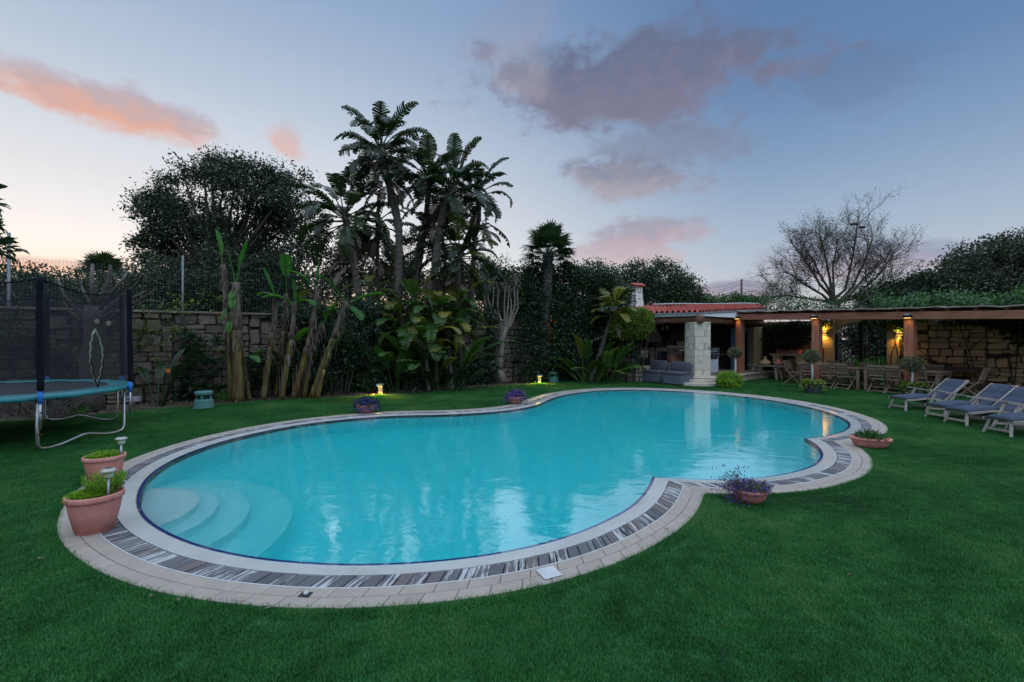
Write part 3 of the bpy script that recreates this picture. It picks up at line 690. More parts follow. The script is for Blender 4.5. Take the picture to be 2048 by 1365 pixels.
# net: slack top edge between the posts
mb = MB(); n = 160; rows = 10; vs = []
for j in range(rows + 1):
    for k in range(n):
        a = ang[0] + 2 * PI * k / n; f = (k * 8 / n) % 1.0; sag = .16 * math.sin(PI * f)
        top = 2.70 - sag; z = RIM + .03 + (top - RIM - .03) * j / rows
        vs.append(tp(a, 2.13 - .13 * math.sin(PI * f) * (.35 + .65 * j / rows) - .04 * (j == 0) + .008 * math.sin(k * 1.7 + j), z))
mb.add(vs, [(j * n + k, j * n + (k + 1) % n, (j + 1) * n + (k + 1) % n, (j + 1) * n + k) for j in range(rows) for k in range(n)])
mb.build('safety_net', net_m, t, smooth=True)
mb = MB(); mb.tube([tp(ang[0] + 2 * PI * k / n, 2.13 - .13 * math.sin(PI * ((k * 8 / n) % 1)), 2.70 - .16 * math.sin(PI * ((k * 8 / n) % 1))) for k in range(n + 1)], .012, 5); mb.build('net_hem', black_m, t, smooth=True)
# entrance slit with pale zip cords, in the net panel facing the pool's corner
a_e = ang[0] + rad(24)
for sgn, am in ((-1, .05), (1, .075)):
    pts = [tp(a_e + (sgn * am * math.sin(PI * (1 - q) ** .9) + .02 * (1 - q)) + .006 * math.sin(q * 40), 2.02, RIM + .06 + q * 1.02) for q in np.linspace(0, 1, 26)]
    MB().tube(pts, [.013 if i % 5 else .008 for i in range(26)], 6).build('zip_cord', cord_m, t, smooth=True)
    MB().tube([p + Vector((.0, 0, 0)) * 1 + tp(a_e, .012, 0) for p in pts[:14]], .012, 6).build('zip_tape', black_m, t, smooth=True)

# ---------------------------------------------------------------- planting helpers
def tuft_quads(c, r, h, n, L, Wd, up=.6):
    """leaves filling a low dome at c"""
    d = unit(n); d[:, 2] = np.abs(d[:, 2]); q = rng.random((n, 1)) ** .45
    pos = np.array(c) + d * q * np.array([r, r, h]); bias = d + np.array([0, 0, up])
    return leaves(pos, L, Wd, bias, 1.2)
def pot(name, label, loc, r, h, prof, fill, flutes=True, group=None, sx=1.0, sy=1.0, rz=0.0):
    t = thing(name, label, 'flower pot', loc, rz, group)
    w = (lambda a, z: .008 * math.cos(a * 26) if .10 * h < z < .78 * h else 0) if flutes else None
    MB().lathe([(a * r, b * h) for a, b in prof], 104 if flutes else 40, sx=sx, sy=sy, wob=w).build('pot_body', terracotta, t, smooth=True)
    MB().lathe([(.0 + .80 * r, fill * h - .02), (.55 * r, fill * h), (.2 * r, fill * h + .006), (.02, fill * h + .008)], 24, sx=sx, sy=sy).build('potting_soil', soil, t, smooth=True)
    return t
BIG = [(.62, 0), (.66, .02), (.66, .09), (.70, .10), (.86, .55), (.93, .82), (.93, .845), (1.0, .85), (1.02, .90), (1.02, .95), (.99, 1.0), (.93, 1.0), (.90, .93), (.86, .80), (.80, .74)]
BOWL = [(.42, 0), (.55, .04), (.80, .32), (.92, .70), (.93, .74), (1.0, .76), (1.01, .90), (1.0, .98), (.95, 1.0), (.91, .95), (.87, .70), (.80, .6)]
def local_quads(name, V, mat, t): 
    V = np.asarray(V) + np.array(t.location); return quads(name, V, mat, t)
pl = P(190, 1062); fp = pot('terracotta_pot', 'large fluted terracotta pot nearest the viewer, filled with feathery green plants', pl, .208, .35, BIG, .86)
def vstalks(n, r, h0, h1, rl=.002):
    return [( (r * math.sqrt(R.random()) * math.cos(a), r * math.sqrt(R.random()) * math.sin(a)), R.uniform(h0, h1)) for a in [R.uniform(0, 2 * PI) for _ in range(n)]]
# front pot: low cushion at left, taller feathery stems at right
q1 = tuft_quads((-.03, -.03, .31), .175, .065, 2200, .026, .016, .4)
local_quads('ground_cover', q1, lf_bright, fp)
pts = []; dirs = []
for _ in range(170):
    a = R.uniform(0, 2 * PI); r0 = .105 * math.sqrt(R.random()); b = Vector((.04 + r0 * math.cos(a), .05 + r0 * math.sin(a), .32)); l = R.uniform(.09, .20); lean = Vector((math.cos(a) * .35, math.sin(a) * .35, 1)).normalized()
    for s in np.linspace(.25, 1, 12): pts.append(b + lean * l * s + Vector((R.uniform(-.008, .008), R.uniform(-.008, .008), 0))); dirs.append(lean)
local_quads('feathery_stems', leaves(np.array(pts), .030, .010, np.array(dirs), 1.6), lf_bright, fp)
pts2 = np.array(pts)[rng.random(len(pts)) < .12] + np.array([.03, .02, .01]); local_quads('purple_sprigs', leaves(pts2, .018, .008), lf_purple, fp)['kind'] = 'stuff'
pl2 = P(209, 964); bp = pot('terracotta_pot', 'fluted terracotta pot behind the nearest one, brimming with flat green ground cover', pl2, .205, .33, BIG, .95)
local_quads('ground_cover', tuft_quads((0, 0, .305), .19, .06, 2600, .026, .018, .5), lf_bright, bp)
local_quads('white_flowers', leaves(np.array([(.15 * math.cos(a) * math.sqrt(R.random()), .15 * math.sin(a) * math.sqrt(R.random()), .36) for a in np.linspace(0, 6.28, 46)]), .012, .011), fl_white, bp)['kind'] = 'stuff'
def solar(label, loc, hgt, tilt, az_):
    t = thing('solar_light', label, 'garden light', loc)
    ax = Vector((math.sin(tilt) * math.cos(az_), math.sin(tilt) * math.sin(az_), math.cos(tilt)))
    MB().tube([(0, 0, -.10), ax * hgt], .012, 10).build('stake', galv, t, smooth=True)
    b = ax * hgt
    def lz(prof): return prof
    MB().lathe([(.022, -.01), (.036, 0), (.040, .045), (.036, .05)], 20, b).build('lens', solar_glass, t, smooth=True)
    hd = MB(); hd.lathe([(.038, .048), (.064, .050), (.068, .056), (.058, .068), (.044, .078), (.035, .081)], 24, b); h = hd.build('cap', solar_m, t, smooth=True)
    MB().box((b.x, b.y, b.z + .083), (.044, .044, .004)).build('solar_panel', panel_m, h)
solar('solar stake light standing in the nearest terracotta pot', pl + Vector((.135, -.02, .33)), .17, .05, 0)
solar('solar stake light standing in the flat-planted terracotta pot behind', pl2 + Vector((.15, .06, .31)), .15, .04, 0)
def lobelia(label, loc, r, h, side, n=900, rz=0.0, trail=True):
    t = pot('flower_bowl', label, loc, r, h, BOWL, .9, False, 'terracotta bowls of blue flowers')
    c = np.array([0, 0, h * .8])
    d = unit(n); d[:, 2] = np.abs(d[:, 2]) * .75; q = rng.random((n, 1)) ** .4
    pos = c + d * q * np.array([r * (1.2 if trail else 1.42), r * (1.2 if trail else 1.42), r * (.62 if trail else 1.15)])
    if not trail: pos[:, 2] -= (np.hypot(pos[:, 0], pos[:, 1]) > r) * rng.random(n) * h * .7
    if trail:
        k = rng.random(n) < .42
        pos[k] = np.array([side * r * .95, -.02, h * .9]) + rng.normal(size=(k.sum(), 3)) * np.array([.085, .10, .10]) * r / .2
    # a handful of straggling stems
    st = []
    for _ in range(26):
        a = R.uniform(0, 2 * PI); l = R.uniform(.5, 1.0) * r
        for s in np.linspace(.4, 1, 8): st.append((math.cos(a) * (r * .7 + l * .55 * s), math.sin(a) * (r * .7 + l * .55 * s), h * .85 + l * .75 * s - .3 * s * s * r))
    pos = np.vstack([pos, np.array(st)]); pos[:, 2] = np.maximum(pos[:, 2], .02)
    local_quads('stems', leaves(pos, .040 if trail else .07, .010 if trail else .02, d.mean(0) + 0 * pos + np.array([0, 0, .5]), 1), lf_palm if side > 0 else lf_purple, t)
    f = pos[rng.random(len(pos)) < (.34 if trail else .62)] + rng.normal(size=(1, 3)) * .0 + np.array([0, -.012, .014])
    f = f + rng.normal(size=f.shape) * .012; f[:, 2] = np.maximum(f[:, 2], .02)
    local_quads('flowers', leaves(f, .018 if trail else .036, .015 if trail else .03), fl_blue, t)['kind'] = 'stuff'; return t
b1 = lobelia('terracotta bowl with blue flowers and trailing stems on the near right paving', P(1499, 1004), .185, .155, -1, 1500)
local_quads('green_cushion', tuft_quads((.03, -.02, .13), .155, .06, 900, .03, .005, 1.2), lf_bright, b1)
lobelia('terracotta bowl overflowing with blue flowers in front of the tall banana stems', P(733, 826), .235, .20, 1, 1100, trail=False)
lobelia('terracotta bowl of blue flowers beside the curve of paving near pale pollarded tree', P(1031, 808), .235, .21, -1, 900, trail=False)
gb = pot('flower_bowl', 'shallow oval terracotta bowl of green plants beside the right paving curve', P(1741, 896), .285, .17, BOWL, .92, False, sx=1.0, sy=.62, rz=rad(-25))
local_quads('green_plants', tuft_quads((0, 0, .14), .20, .10, 420, .085, .016, 1.0), lf_ivy, gb)
# ---------------------------------------------------------------- rubble walls
def stone_variants(n, jit=.12):
    out = []
    for i in range(n):
        j = lambda a: R.uniform(-a, a)
        bk = [(-.5, .5, -.5), (.5, .5, -.5), (.5, .5, .5), (-.5, .5, .5)]
        k = 8; mid = []; fr = []
        for q in range(k):
            a = 2 * PI * (q + .5) / k; x = max(-.5, min(.5, .66 * math.copysign(abs(math.cos(a)) ** .6, math.cos(a)))); z = max(-.5, min(.5, .66 * math.copysign(abs(math.sin(a)) ** .6, math.sin(a))))
            x += j(jit) * .5 - (.02 if x > 0 else -.02); z += j(jit) * .5 - (.02 if z > 0 else -.02)
            x = max(-.5, min(.5, x)); z = max(-.5, min(.5, z))
            mid.append((x, -.30 + j(.1), z)); fr.append((x * .90 + j(.02), -.5 + j(.06), z * .88 + j(.02)))
        vs = [(x, .5, z) for x, _, z in mid] + mid + fr
        fs = [(a, (a + 1) % k, k + (a + 1) % k, k + a) for a in range(k)] + [(k + a, k + (a + 1) % k, 2 * k + (a + 1) % k, 2 * k + a) for a in range(k)]
        fs += [tuple(2 * k + a for a in range(k))]
        me = bpy.data.meshes.new('stone'); me.from_pydata(vs, [], fs); me.update()
        bm = bmesh.new(); bm.from_mesh(me); bmesh.ops.recalc_face_normals(bm, faces=bm.faces); bm.to_mesh(me); bm.free()
        out.append((vs, fs, me))
    return out
def courses(L, Ht, hr, wr, skip=None, patch=2.2):
    """irregular rubble: patches of uneven courses, some stones split, some two courses high"""
    res = []; s0 = -.2
    while s0 < L:
        s1 = s0 + R.uniform(.6, 1.4) * patch; z = 0.0; tall = []
        while z < Ht - .04:
            h = min(R.uniform(*hr), Ht - z)
            if Ht - z - h < .09: h = Ht - z
            s = s0; new = []
            while s < s1 - .02:
                w = R.uniform(*wr)
                if s1 - s - w < wr[0] * .7: w = s1 - s
                blk = next((b for b in tall if b[0] < s + w - .01 and b[1] > s + .01), None)
                if blk:
                    if blk[0] - s > .1: res.append((s, z, blk[0] - s, h))
                    s = max(s + .01, blk[1]); continue
                r = R.random()
                if r < .16 and z + h * 1.7 < Ht and w < wr[1] * .8:
                    res.append((s, z, w, h + hr[0] * .8)); new.append((s, s + w, hr[0] * .8))
                elif r < .40 and h > hr[0] * 1.15:
                    f = R.uniform(.35, .65); res += [(s, z, w, h * f), (s, z + h * f, w * .55, h * (1 - f)), (s + w * .55, z + h * f, w * .45, h * (1 - f))] if R.random() < .5 else [(s, z, w, h * f), (s, z + h * f, w, h * (1 - f))]
                else: res.append((s, z, w, h))
                s += w
            tall = new; z += h
        s0 = s1
    return [r for r in res if not (skip and skip(r[0] + r[2] / 2, r[1] + r[3] / 2, r[2], r[3]))]
def rubble(parent, org, dirx, nrm, stones, mat, variants, depth=.16, vis=None, gap=.010, maxn=300):
    """org + dirx*s; nrm = outward face normal. vis(s,z)->priority (smaller first)"""
    rz = math.atan2(dirx.y, dirx.x)
    if Vector((math.sin(rz), -math.cos(rz), 0)).dot(nrm) < 0: rz += PI
    stones = sorted(stones, key=lambda r: vis(r[0] + r[2] / 2, r[1]) if vis else 0); rest = MB()
    for m in variants:
        if not m[2].materials: m[2].materials.append(mat)
    for i, (s, z, w, h) in enumerate(stones):
        c = org + dirx * (s + w / 2) + Vector((0, 0, z + h / 2)) - nrm * (depth * .5 - R.uniform(-.02, .03))
        v = R.choice(variants); sc = (w - gap, depth, h - gap); fl = R.choice((-1, 1))
        if i < maxn:
            o = bpy.data.objects.new('stone', v[2]); link(o, parent); o.location = c - parent.location; o.rotation_euler = (0, R.uniform(-.05, .05), rz); o.scale = sc
        else:
            cz, sz = math.cos(rz), math.sin(rz)
            rest.add([(c.x + x * sc[0] * cz - y * sc[1] * sz, c.y + x * sc[0] * sz + y * sc[1] * cz, c.z + q * sc[2]) for x, y, q in v[0]], v[1])
    if rest.v: tag(rest.build('stone_far', mat, parent, world=True), kind='stuff')
# left wall behind the beds
LA, LB = Vector((-10.4, 12.7, 0)), Vector((-.9, 18.3, 0)); LD = (LB - LA).normalized(); LN = Vector((LD.y, -LD.x, 0)); LLEN = (LB - LA).length
def lw(s, out=0.0, z=0.0): p = LA + LD * s + LN * out; return Vector((p.x, p.y, z))
LH = 2.55
t = thing('rubble_wall', 'old dry stone wall behind the banana plants and trampoline', 'wall', lw(0))
S0 = -7.5; L1 = LLEN + .8
mb = MB(); a, b = lw(S0, -.09), lw(L1, -.09); mb.bar(a + Vector((0, 0, LH / 2 - .03)) - LN * .14, b + Vector((0, 0, LH / 2 - .03)) - LN * .14, .30, LH); mb.build('wall_core', mortar_d, t, world=True)
var_a = stone_variants(22)
rubble(t, lw(S0), LD, LN, courses(L1 - S0, LH, (.20, .36), (.24, .66)), stone_m, var_a, vis=lambda s, z: abs(s + S0 - 2.0) if (s + S0) > -1.5 else 8 + abs(s + S0))
mb = MB(); mb.bar(lw(S0, -.15, LH + .0), lw(L1, -.15, LH + .0), .46, .06); mb.build('wall_coping', stone_m, t, world=True, bevel=.01)
# wire fence standing on the wall
t = thing('wire_fence', 'square mesh wire fence on rusty steel posts along the stone wall', 'fence', lw(0, -.1, LH + .03))
FH = 1.30
for s in (-4.6, .99, 10.35): 
    ftop = 1.64 if abs(s - .99) < .1 else FH + .1
    MB().tube([lw(s, .04 if abs(s - .99) < .1 else -.06, LH - 1.1 if abs(s - .99) < .1 else LH), lw(s, .04 if abs(s - .99) < .1 else -.06, LH + ftop)], .028, 8).build('fence_post', galv_post, t, world=True, smooth=True)
mb = MB()
for s in np.arange(-6, 12.0, .075): mb.bar(lw(s, -.08, LH + .03), lw(s, -.08, LH + FH), .002, .002)
for z in np.arange(.05, FH + .01, .075): mb.bar(lw(-6, -.08, LH + z), lw(12, -.08, LH + z), .002, .002)
tag(mb.build('wire_mesh', wire_m, t, world=True), kind='stuff')
# tall steel pole with wires at the far left edge, beyond the trampoline
pp = D(18, 640, 12.2); t = thing('steel_pole', 'thin steel pole with a curved bracket at the far left edge', 'pole', (pp.x, pp.y, 0))
MB().tube([(0, 0, 0), (0, 0, D(18, 466, 12.2).z)], .035, 8).build('pole', galv_post, t, smooth=True)
MB().tube([(0, 0, 4.5), (-.08, 0, 4.68), (-.25, 0, 4.78)], .018, 6).build('bracket', galv_post, t, smooth=True)
# thin mast beyond the hedge
pp = D(1027, 600, 34); t = thing('thin_mast', 'thin distant antenna mast rising above the hedge', 'mast', (pp.x, pp.y, 0))
MB().tube([(0, 0, 0), (0, 0, D(1027, 530, 34).z)], [.05, .03], 6).build('mast_pole', galv_post, t)

# right wall of the garden (limestone), with a gated arch
RH = 2.60; GS0, GS1 = 3.04, 4.90       # gate opening along the wall
t = thing('limestone_wall', 'honey coloured limestone rubble wall behind the pergola table', 'wall', wl(0)); RWALL = t
RS0, RS1 = -5.0, 8.6; RDIR = -U; FRT = -NW
arch = lambda s: 1.95 + math.sqrt(max(0, 1 - ((s - (GS0 + GS1) / 2) / ((GS1 - GS0) / 2)) ** 2)) * .52
skip = lambda s, z, w, h: (GS0 - .42 - w / 2 < s + RS0 < GS1 + .42 + w / 2 and z < 2.60) or not (RS0 < s + RS0 < RS1)
mb = MB()
for a, b in ((RS0, GS0), (GS1, RS1)): mb.bar(wl(a, -.18, RH / 2 - .02), wl(b, -.18, RH / 2 - .02), .24, RH)
mb.build('wall_core', mortar_d, t, world=True)
mb = MB(); ss = np.linspace(GS0, GS1, 17); vs = []
for out in (-.04, -.30):
    vs += [wl(s, out, arch(s)) for s in ss] + [wl(s, out, RH) for s in ss]
n = len(ss); fs = []
for k in range(n - 1):
    fs += [(k, k + 1, n + k + 1, n + k), (2 * n + k, 3 * n + k, 3 * n + k + 1, 2 * n + k + 1), (k, 2 * n + k, 2 * n + k + 1, k + 1)]
mb.add(vs, fs); mb.build('arch_head', lime_dress, t, world=True)
var_b = stone_variants(22, .14)
rubble(t, wl(RS0), RDIR, FRT, courses(RS1 - RS0, RH, (.15, .27), (.24, .58), skip), lime_m, var_b, vis=lambda s, z: abs(s + RS0 - .3), gap=.004)
for sgn, s in ((-1, GS0), (1, GS1)):
    z = 0
    while z < 2.4:
        h = R.uniform(.26, .36); h = min(h, 2.56 - z); w = .44 if int(z * 10) % 2 else .38
        c = wl(s + sgn * w / 2, -.08, z + h / 2); mb = MB(); mb.box((0, 0, 0), (w - .008, .24, h - .008), math.atan2(U.y, U.x)); o = mb.build('dressed_block', lime_dress, t, bevel=.008); o.location = c - t.location; z += h
# iron gate
t = thing('iron_gate', 'black wrought iron double gate in the arch of the limestone wall', 'gate', wl((GS0 + GS1) / 2))
def gbar(a, b, w): return MB().bar(a, b, w, w).build('gate_bar', iron, t, world=True)
for s in (GS0 + .04, (GS0 + GS1) / 2 - .03, (GS0 + GS1) / 2 + .03, GS1 - .04): MB().bar(wl(s, -.15, .05), wl(s, -.15, arch(s) - .02), .06, .05).build('gate_stile', iron, t, world=True)
for z in (.12, .75, 1.0, 1.85): MB().bar(wl(GS0 + .03, -.15, z), wl(GS1 - .03, -.15, z), .035, .03).build('gate_rail', iron, t, world=True)
for s in np.arange(GS0 + .15, GS1 - .1, .125): gbar(wl(s, -.15, .1), wl(s, -.15, arch(s) - .03), .016)
mb = MB()
for s in np.arange(GS0 + .21, GS1 - .1, .25):
    for z, q in ((1.12, 1), (1.40, -1), (1.66, 1)):
        mb.tube([wl(s + q * .05 * math.cos(a) * (1 - a / 9), -.15, z + .11 * math.sin(a) * (1 - a / 9)) for a in np.linspace(0, 6.5, 12)], .008, 4)
tag(mb.build('scrollwork', iron, t, world=True), kind='stuff')
# wall lamps (lit, light up and down)
def wall_lamp(label, s, z, lit=1.0):
    t = thing('wall_lamp', label, 'lamp', wl(s, .05, z), 0)
    MB().lathe([(.10, -.035), (.15, -.03), (.17, .0), (.15, .03), (.10, .035)], 20, sx=1, sy=1).build('shade', iron, t, smooth=True)
    MB().lathe([(.09, .037), (.10, .042), (.02, .046)], 16).build('upper_glass', glow_w, t)
    MB().lathe([(.02, -.046), (.10, -.042), (.09, -.037)], 16).build('lower_glass', glow_w, t)
    for sg in (-1, 1):
        ld = bpy.data.lights.new('wall_lamp_light', 'SPOT'); ld.energy = 20 * lit; ld.color = (1, .50, .08); ld.spot_size = rad(150); ld.spot_blend = .8; ld.shadow_soft_size = .05
        lo = bpy.data.objects.new('lamp_light', ld); link(lo, t); lo.location = Vector((0, 0, sg * .07)) - NW * .10
        lo.rotation_euler = (0 if sg < 0 else PI, 0, 0)
wall_lamp('lit wall lamp glowing amber on the wall left of the iron gate', 5.27, 2.03)
wall_lamp('lit wall lamp glowing amber on the wall right of the iron gate', 2.63, 1.97)
# ---------------------------------------------------------------- outdoor kitchen
KC = Vector((7.45, 18.3, 0))                  # front corner under the stone column
KL, KR = Vector((4.7, 19.9, 0)), Vector((12.0, 21.9, 0))
KLB, KRB = Vector((7.2, 25.2, 0)), Vector((12.4, 25.6, 0))
PZ = .30
t = thing('outdoor_kitchen', 'outdoor kitchen with red tiled roof, stone column and dark interior', 'building', KC)
K = t
plat = [(4.0, 20.0), (5.2, 19.0), (6.5, 18.1), (7.0, 17.75), (7.6, 17.55), (8.3, 17.75), (9.2, 18.7), (10.6, 20.0), (12.3, 21.3), (12.6, 25.8), (7.0, 25.8), (4.2, 22)]
mb = MB(); mb.prism(plat, 0.0, PZ - .06); mb.build('platform', paving, t, world=True)
mb = MB(); mb.prism([(x + (.05 if x > 7.5 else -.05) * (y < 22), y - .06 * (y < 22)) for x, y in plat], PZ - .055, PZ); mb.build('platform_edge', paving, t, world=True, bevel=.012)
st = [(7.35 + 1.15 * math.cos(a), 17.95 + 1.0 * math.sin(a)) for a in np.linspace(PI, 2 * PI, 24)]
mb = MB(); mb.prism(st, 0.0, .12); mb.build('step', paving, t, world=True, bevel=.012)
st2 = [(7.35 + .82 * math.cos(a), 17.95 + .66 * math.sin(a)) for a in np.linspace(PI, 2 * PI, 24)]
mb = MB(); mb.prism(st2, .125, .225); mb.build('step', paving, t, world=True, bevel=.012)
# column of limestone blocks
cz = PZ; i = 0; CW = .70; cc = KC + Vector((.02, .02, 0)); ca_ = rad(12)
while cz < 2.44:
    h = min(.262, 2.46 - cz); f = R.uniform(.40, .60) * CW
    for x0, x1 in ((-CW / 2, -CW / 2 + f), (-CW / 2 + f, CW / 2)):
        mb = MB(); mb.box((0, 0, 0), (x1 - x0 - .005, CW * (.99 + R.uniform(-.01, .01)), h - .005)); o = mb.build('column_block', col_m, t, bevel=.007)
        o.location = cc - K.location + rot(((x0 + x1) / 2, 0, 0), ca_) + Vector((0, 0, cz + h / 2)); o.rotation_euler = (0, 0, ca_)
    cz += h; i += 1
# rough timber beams on the column
for a, b in ((KL + (KL - KC) * .03, KC), (KC + Vector((.02, .03, 0)), KR)):
    n = 12; pts = [a.lerp(b, q) + Vector((R.uniform(-.02, .02), R.uniform(-.02, .02), 2.59 + R.uniform(-.02, .02) - .03 * math.sin(q * PI))) for q in np.linspace(0, 1, n)]
    mb = MB(); mb.tube(pts, [.155 + R.uniform(-.012, .012) for _ in pts], 10, jit=.05); mb.build('timber_beam', old_beam, t, world=True, smooth=True)
MB().tube([KC + Vector((-.05, -.45, 2.56)), KC + Vector((.12, .4, 2.58))], [.17, .15], 10, jit=.08).build('beam_end', old_beam, t, world=True, smooth=True)
# fascia and roof: eave polyline with rising right rake
eave = [(KL + Vector((-.25, -.35, 0)), 2.86), (KC + Vector((-.05, -.42, 0)), 2.84), (KC.lerp(KR, .5) + Vector((.25, -.3, 0)), 3.05), (KR + Vector((.25, -.1, 0)), 3.22)]
ridge = [(Vector((5.9, 21.9, 0)), 3.30), (Vector((8.2, 21.6, 0)), 3.36), (Vector((10.5, 21.9, 0)), 3.40), (Vector((12.6, 23.2, 0)), 3.48)]
def along(pl, q):
    L = [0]
    for (a, za), (b, zb) in zip(pl, pl[1:]): L.append(L[-1] + (b - a).length)
    s = q * L[-1]
    for i in range(len(pl) - 1):
        if s <= L[i + 1] + 1e-9:
            f = (s - L[i]) / (L[i + 1] - L[i]); p = pl[i][0].lerp(pl[i + 1][0], f); return Vector((p.x, p.y, pl[i][1] + (pl[i + 1][1] - pl[i][1]) * f))
    return Vector((*pl[-1][0][:2], pl[-1][1]))
mb = MB(); ncol = 46; rows = 7; prof = [(0, 0), (.08, .045), (.25, .085), (.42, .045), (.5, 0), (.62, -.022), (.75, -.03), (.88, -.022)]
for c in range(ncol):
    for r in range(rows):
        vs = []; lift = .02
        for e_, (f0, z_) in enumerate(((r / rows - .004, lift), ((r + 1) / rows, .0))):
            for w, hgt in prof + [(1.0, 0)]:
                q = min(1, (c + w) / ncol); p = along(eave, q).lerp(along(ridge, q), f0); vs.append(p + Vector((0, 0, hgt + z_ + .02)))
        k = len(prof) + 1; mb.add(vs, [(i, i + 1, k + i + 1, k + i) for i in range(k - 1)], R.random())
        vs2 = vs[:k] + [v - Vector((0, 0, .022)) for v in vs[:k]]; mb.add(vs2, [(i + k, i + 1 + k, i + 1, i) for i in range(k - 1)], R.random())
mb.build('roof_tiles', rooftile, t, world=True)
mb = MB(); n = 24; vs = []
for q in np.linspace(0, 1, n):
    e = along(eave, q); g0 = along(ridge, q); vs += [e + Vector((0, 0, -.01)), g0 + Vector((0, 0, -.01)), e + Vector((0, 0, -.06)), g0 + Vector((0, 0, -.06))]
fs = []
for i in range(n - 1):
    a = 4 * i; fs += [(a, a + 1, a + 5, a + 4), (a + 2, a + 6, a + 7, a + 3), (a, a + 4, a + 6, a + 2), (a + 1, a + 3, a + 7, a + 5)]
mb.add(vs, fs); mb.build('roof_deck', interior, t, world=True)
mb = MB(); vs = []; fs = []
for i, q in enumerate(np.linspace(0, 1, n)):
    e = along(eave, q); inn = Vector((.04, .10, 0)); vs += [e + inn + Vector((0, 0, -.05)), Vector((e.x, e.y, 2.70)) + inn, e + inn * 2.2 + Vector((0, 0, -.05)), Vector((e.x, e.y, 2.70)) + inn * 2.2]
for i in range(n - 1):
    a = 4 * i; fs += [(a, a + 4, a + 5, a + 1), (a + 1, a + 5, a + 7, a + 3)]
mb.add(vs, fs); mb.build('fascia', white_wall, t, world=True)
MB().tube([along(ridge, q) + Vector((0, .0, .10 + .02 * math.sin(q * 9))) for q in np.linspace(.12, 1, 10)], .03, 8).build('ridge_pipe', trim, t, world=True, smooth=True)
# back and side walls, ceiling shade
mb = MB(); mb.bar(KLB + Vector((-2.4, -3.2, PZ + 1.4)), KLB + Vector((0, 0, PZ + 1.4)), .2, 2.8); mb.build('side_wall', interior, t, world=True)
mb = MB(); mb.bar(KLB + Vector((-.1, 0, PZ + 1.4)), KRB + Vector((0, 0, PZ + 1.4)), .2, 2.8); mb.build('back_wall', interior, t, world=True)
mb = MB(); mb.bar(KRB + Vector((0, 0, PZ + 1.4)), KR + Vector((.2, .3, PZ + 1.4)), .2, 2.8); mb.build('side_wall', interior, t, world=True)
mb = MB(); mb.prism([(KL.x, KL.y + .2), (KC.x, KC.y + .3), (KR.x, KR.y + .2), KRB[:2], KLB[:2]], 2.72, 2.80); mb.build('ceiling', dark_wood, t, world=True)
# right-hand pier and blue door frame
pr_ = D(1511, 700, 21.9); mb = MB(); mb.box((pr_.x, pr_.y, PZ + 1.03), (.42, .5, 2.06)); mb.build('pier', lime_dress, t, world=True, bevel=.02)
MB().box((pr_.x, pr_.y - .02, PZ + .09), (.50, .56, .18)).build('pier_base', paving, t, world=True)
MB().box((D(1488, 700, 22.0).x, 22.0, 2.50), (1.5, .3, .30)).build('shelf_lintel', dark_wood, t, world=True)
MB().box((D(1490, 700, 22.6).x, 22.9, 2.72 + .12), (1.7, .05, .5)).build('lintel_back', blue_paint, t, world=True)
for u, w in ((1468, .30), (1500.5, .22)): MB().box((D(u, 700, 22.1).x, 22.1, PZ + 1.0), (w, .12, 2.0)).build('door_jamb', blue_paint, t, world=True)
MB().box((D(1484, 700, 22.1).x, 22.1, PZ + 1.93), (.60, .118, .16)).build('door_head', blue_paint, t, world=True)
MB().box((D(1484, 700, 22.1).x, 22.3, PZ + .93), (.60, .05, 1.86)).build('door', black_gloss, t, world=True)
MB().tube([D(1518, 655, 21.6), D(1518, 731, 21.6)], .022, 6).build('drain_pipe', cream_m, t, world=True)
MB().box(D(1516, 728, 21.6), (.11, .06, .11)).build('junction_box', trim, t, world=True)
# counters, deep in the shade
def kbox(name, u0, u1, v0, v1, d, dep, mat, bev=.0, z0=None, par=None):
    a, b = D(u0, v1, d), D(u1, v0, d)
    lo = a.z if z0 is None else z0
    mb = MB(); mb.box(((a.x + b.x) / 2, d + dep / 2, (lo + b.z) / 2), (b.x - a.x, dep, b.z - lo)); o = mb.build(name, mat, t, world=True, bevel=bev)
    if par: o.parent = par
    return o
kbox('counter_end', 1237, 1263, 700, 733, 20.6, .7, lime_m, z0=PZ); kbox('end_trim', 1263.5, 1268, 701, 733, 20.55, .7, blue_paint, z0=PZ)
kbox('plinth', 1240, 1300, 732, 743, 20.45, 1.2, paving, z0=PZ - .02)
kbox('cabinet', 1268.5, 1279, 697, 732, 20.9, .6, dark_wood, z0=PZ + .1); o = kbox('wine_cooler', 1279.5, 1299, 696, 732, 20.8, .6, black_gloss, z0=PZ + .1)
kbox('cooler_label', 1282, 1296, 701, 715, 20.79, .01, steel, par=o)
kbox('cabinet', 1300, 1311, 696, 730, 21.6, .6, counter_m, z0=PZ); o = kbox('oven', 1312, 1335, 695, 728, 21.5, .6, counter_m, z0=PZ); kbox('oven_door', 1314, 1334, 703, 724, 21.49, .02, black_gloss, par=o); kbox('oven_handle', 1314, 1334, 700.5, 702, 21.45, .03, steel, par=o)
kbox('cabinet', 1336, 1380, 695, 724, 21.9, .6, counter_m, z0=PZ); kbox('worktop', 1334, 1384, 692, 695, 21.85, .7, paving)
kbox('cabinet', 1436, 1466, 700, 734, 22.9, .6, dark_wood, z0=PZ); kbox('worktop', 1434, 1468, 697, 700, 22.85, .7, black_gloss)
hd = MB(); a = D(1308, 688, 22.3); hd.box((a.x, a.y + .3, 1.75), (.75, .6, .25)); hood_rim = hd.build('hood_rim', counter_m, t, world=True)
hd = MB(); hd.box((a.x, a.y + .32, 2.15), (.72, .58, .55), taper=.45); hd.build('hood', counter_m, t, world=True)
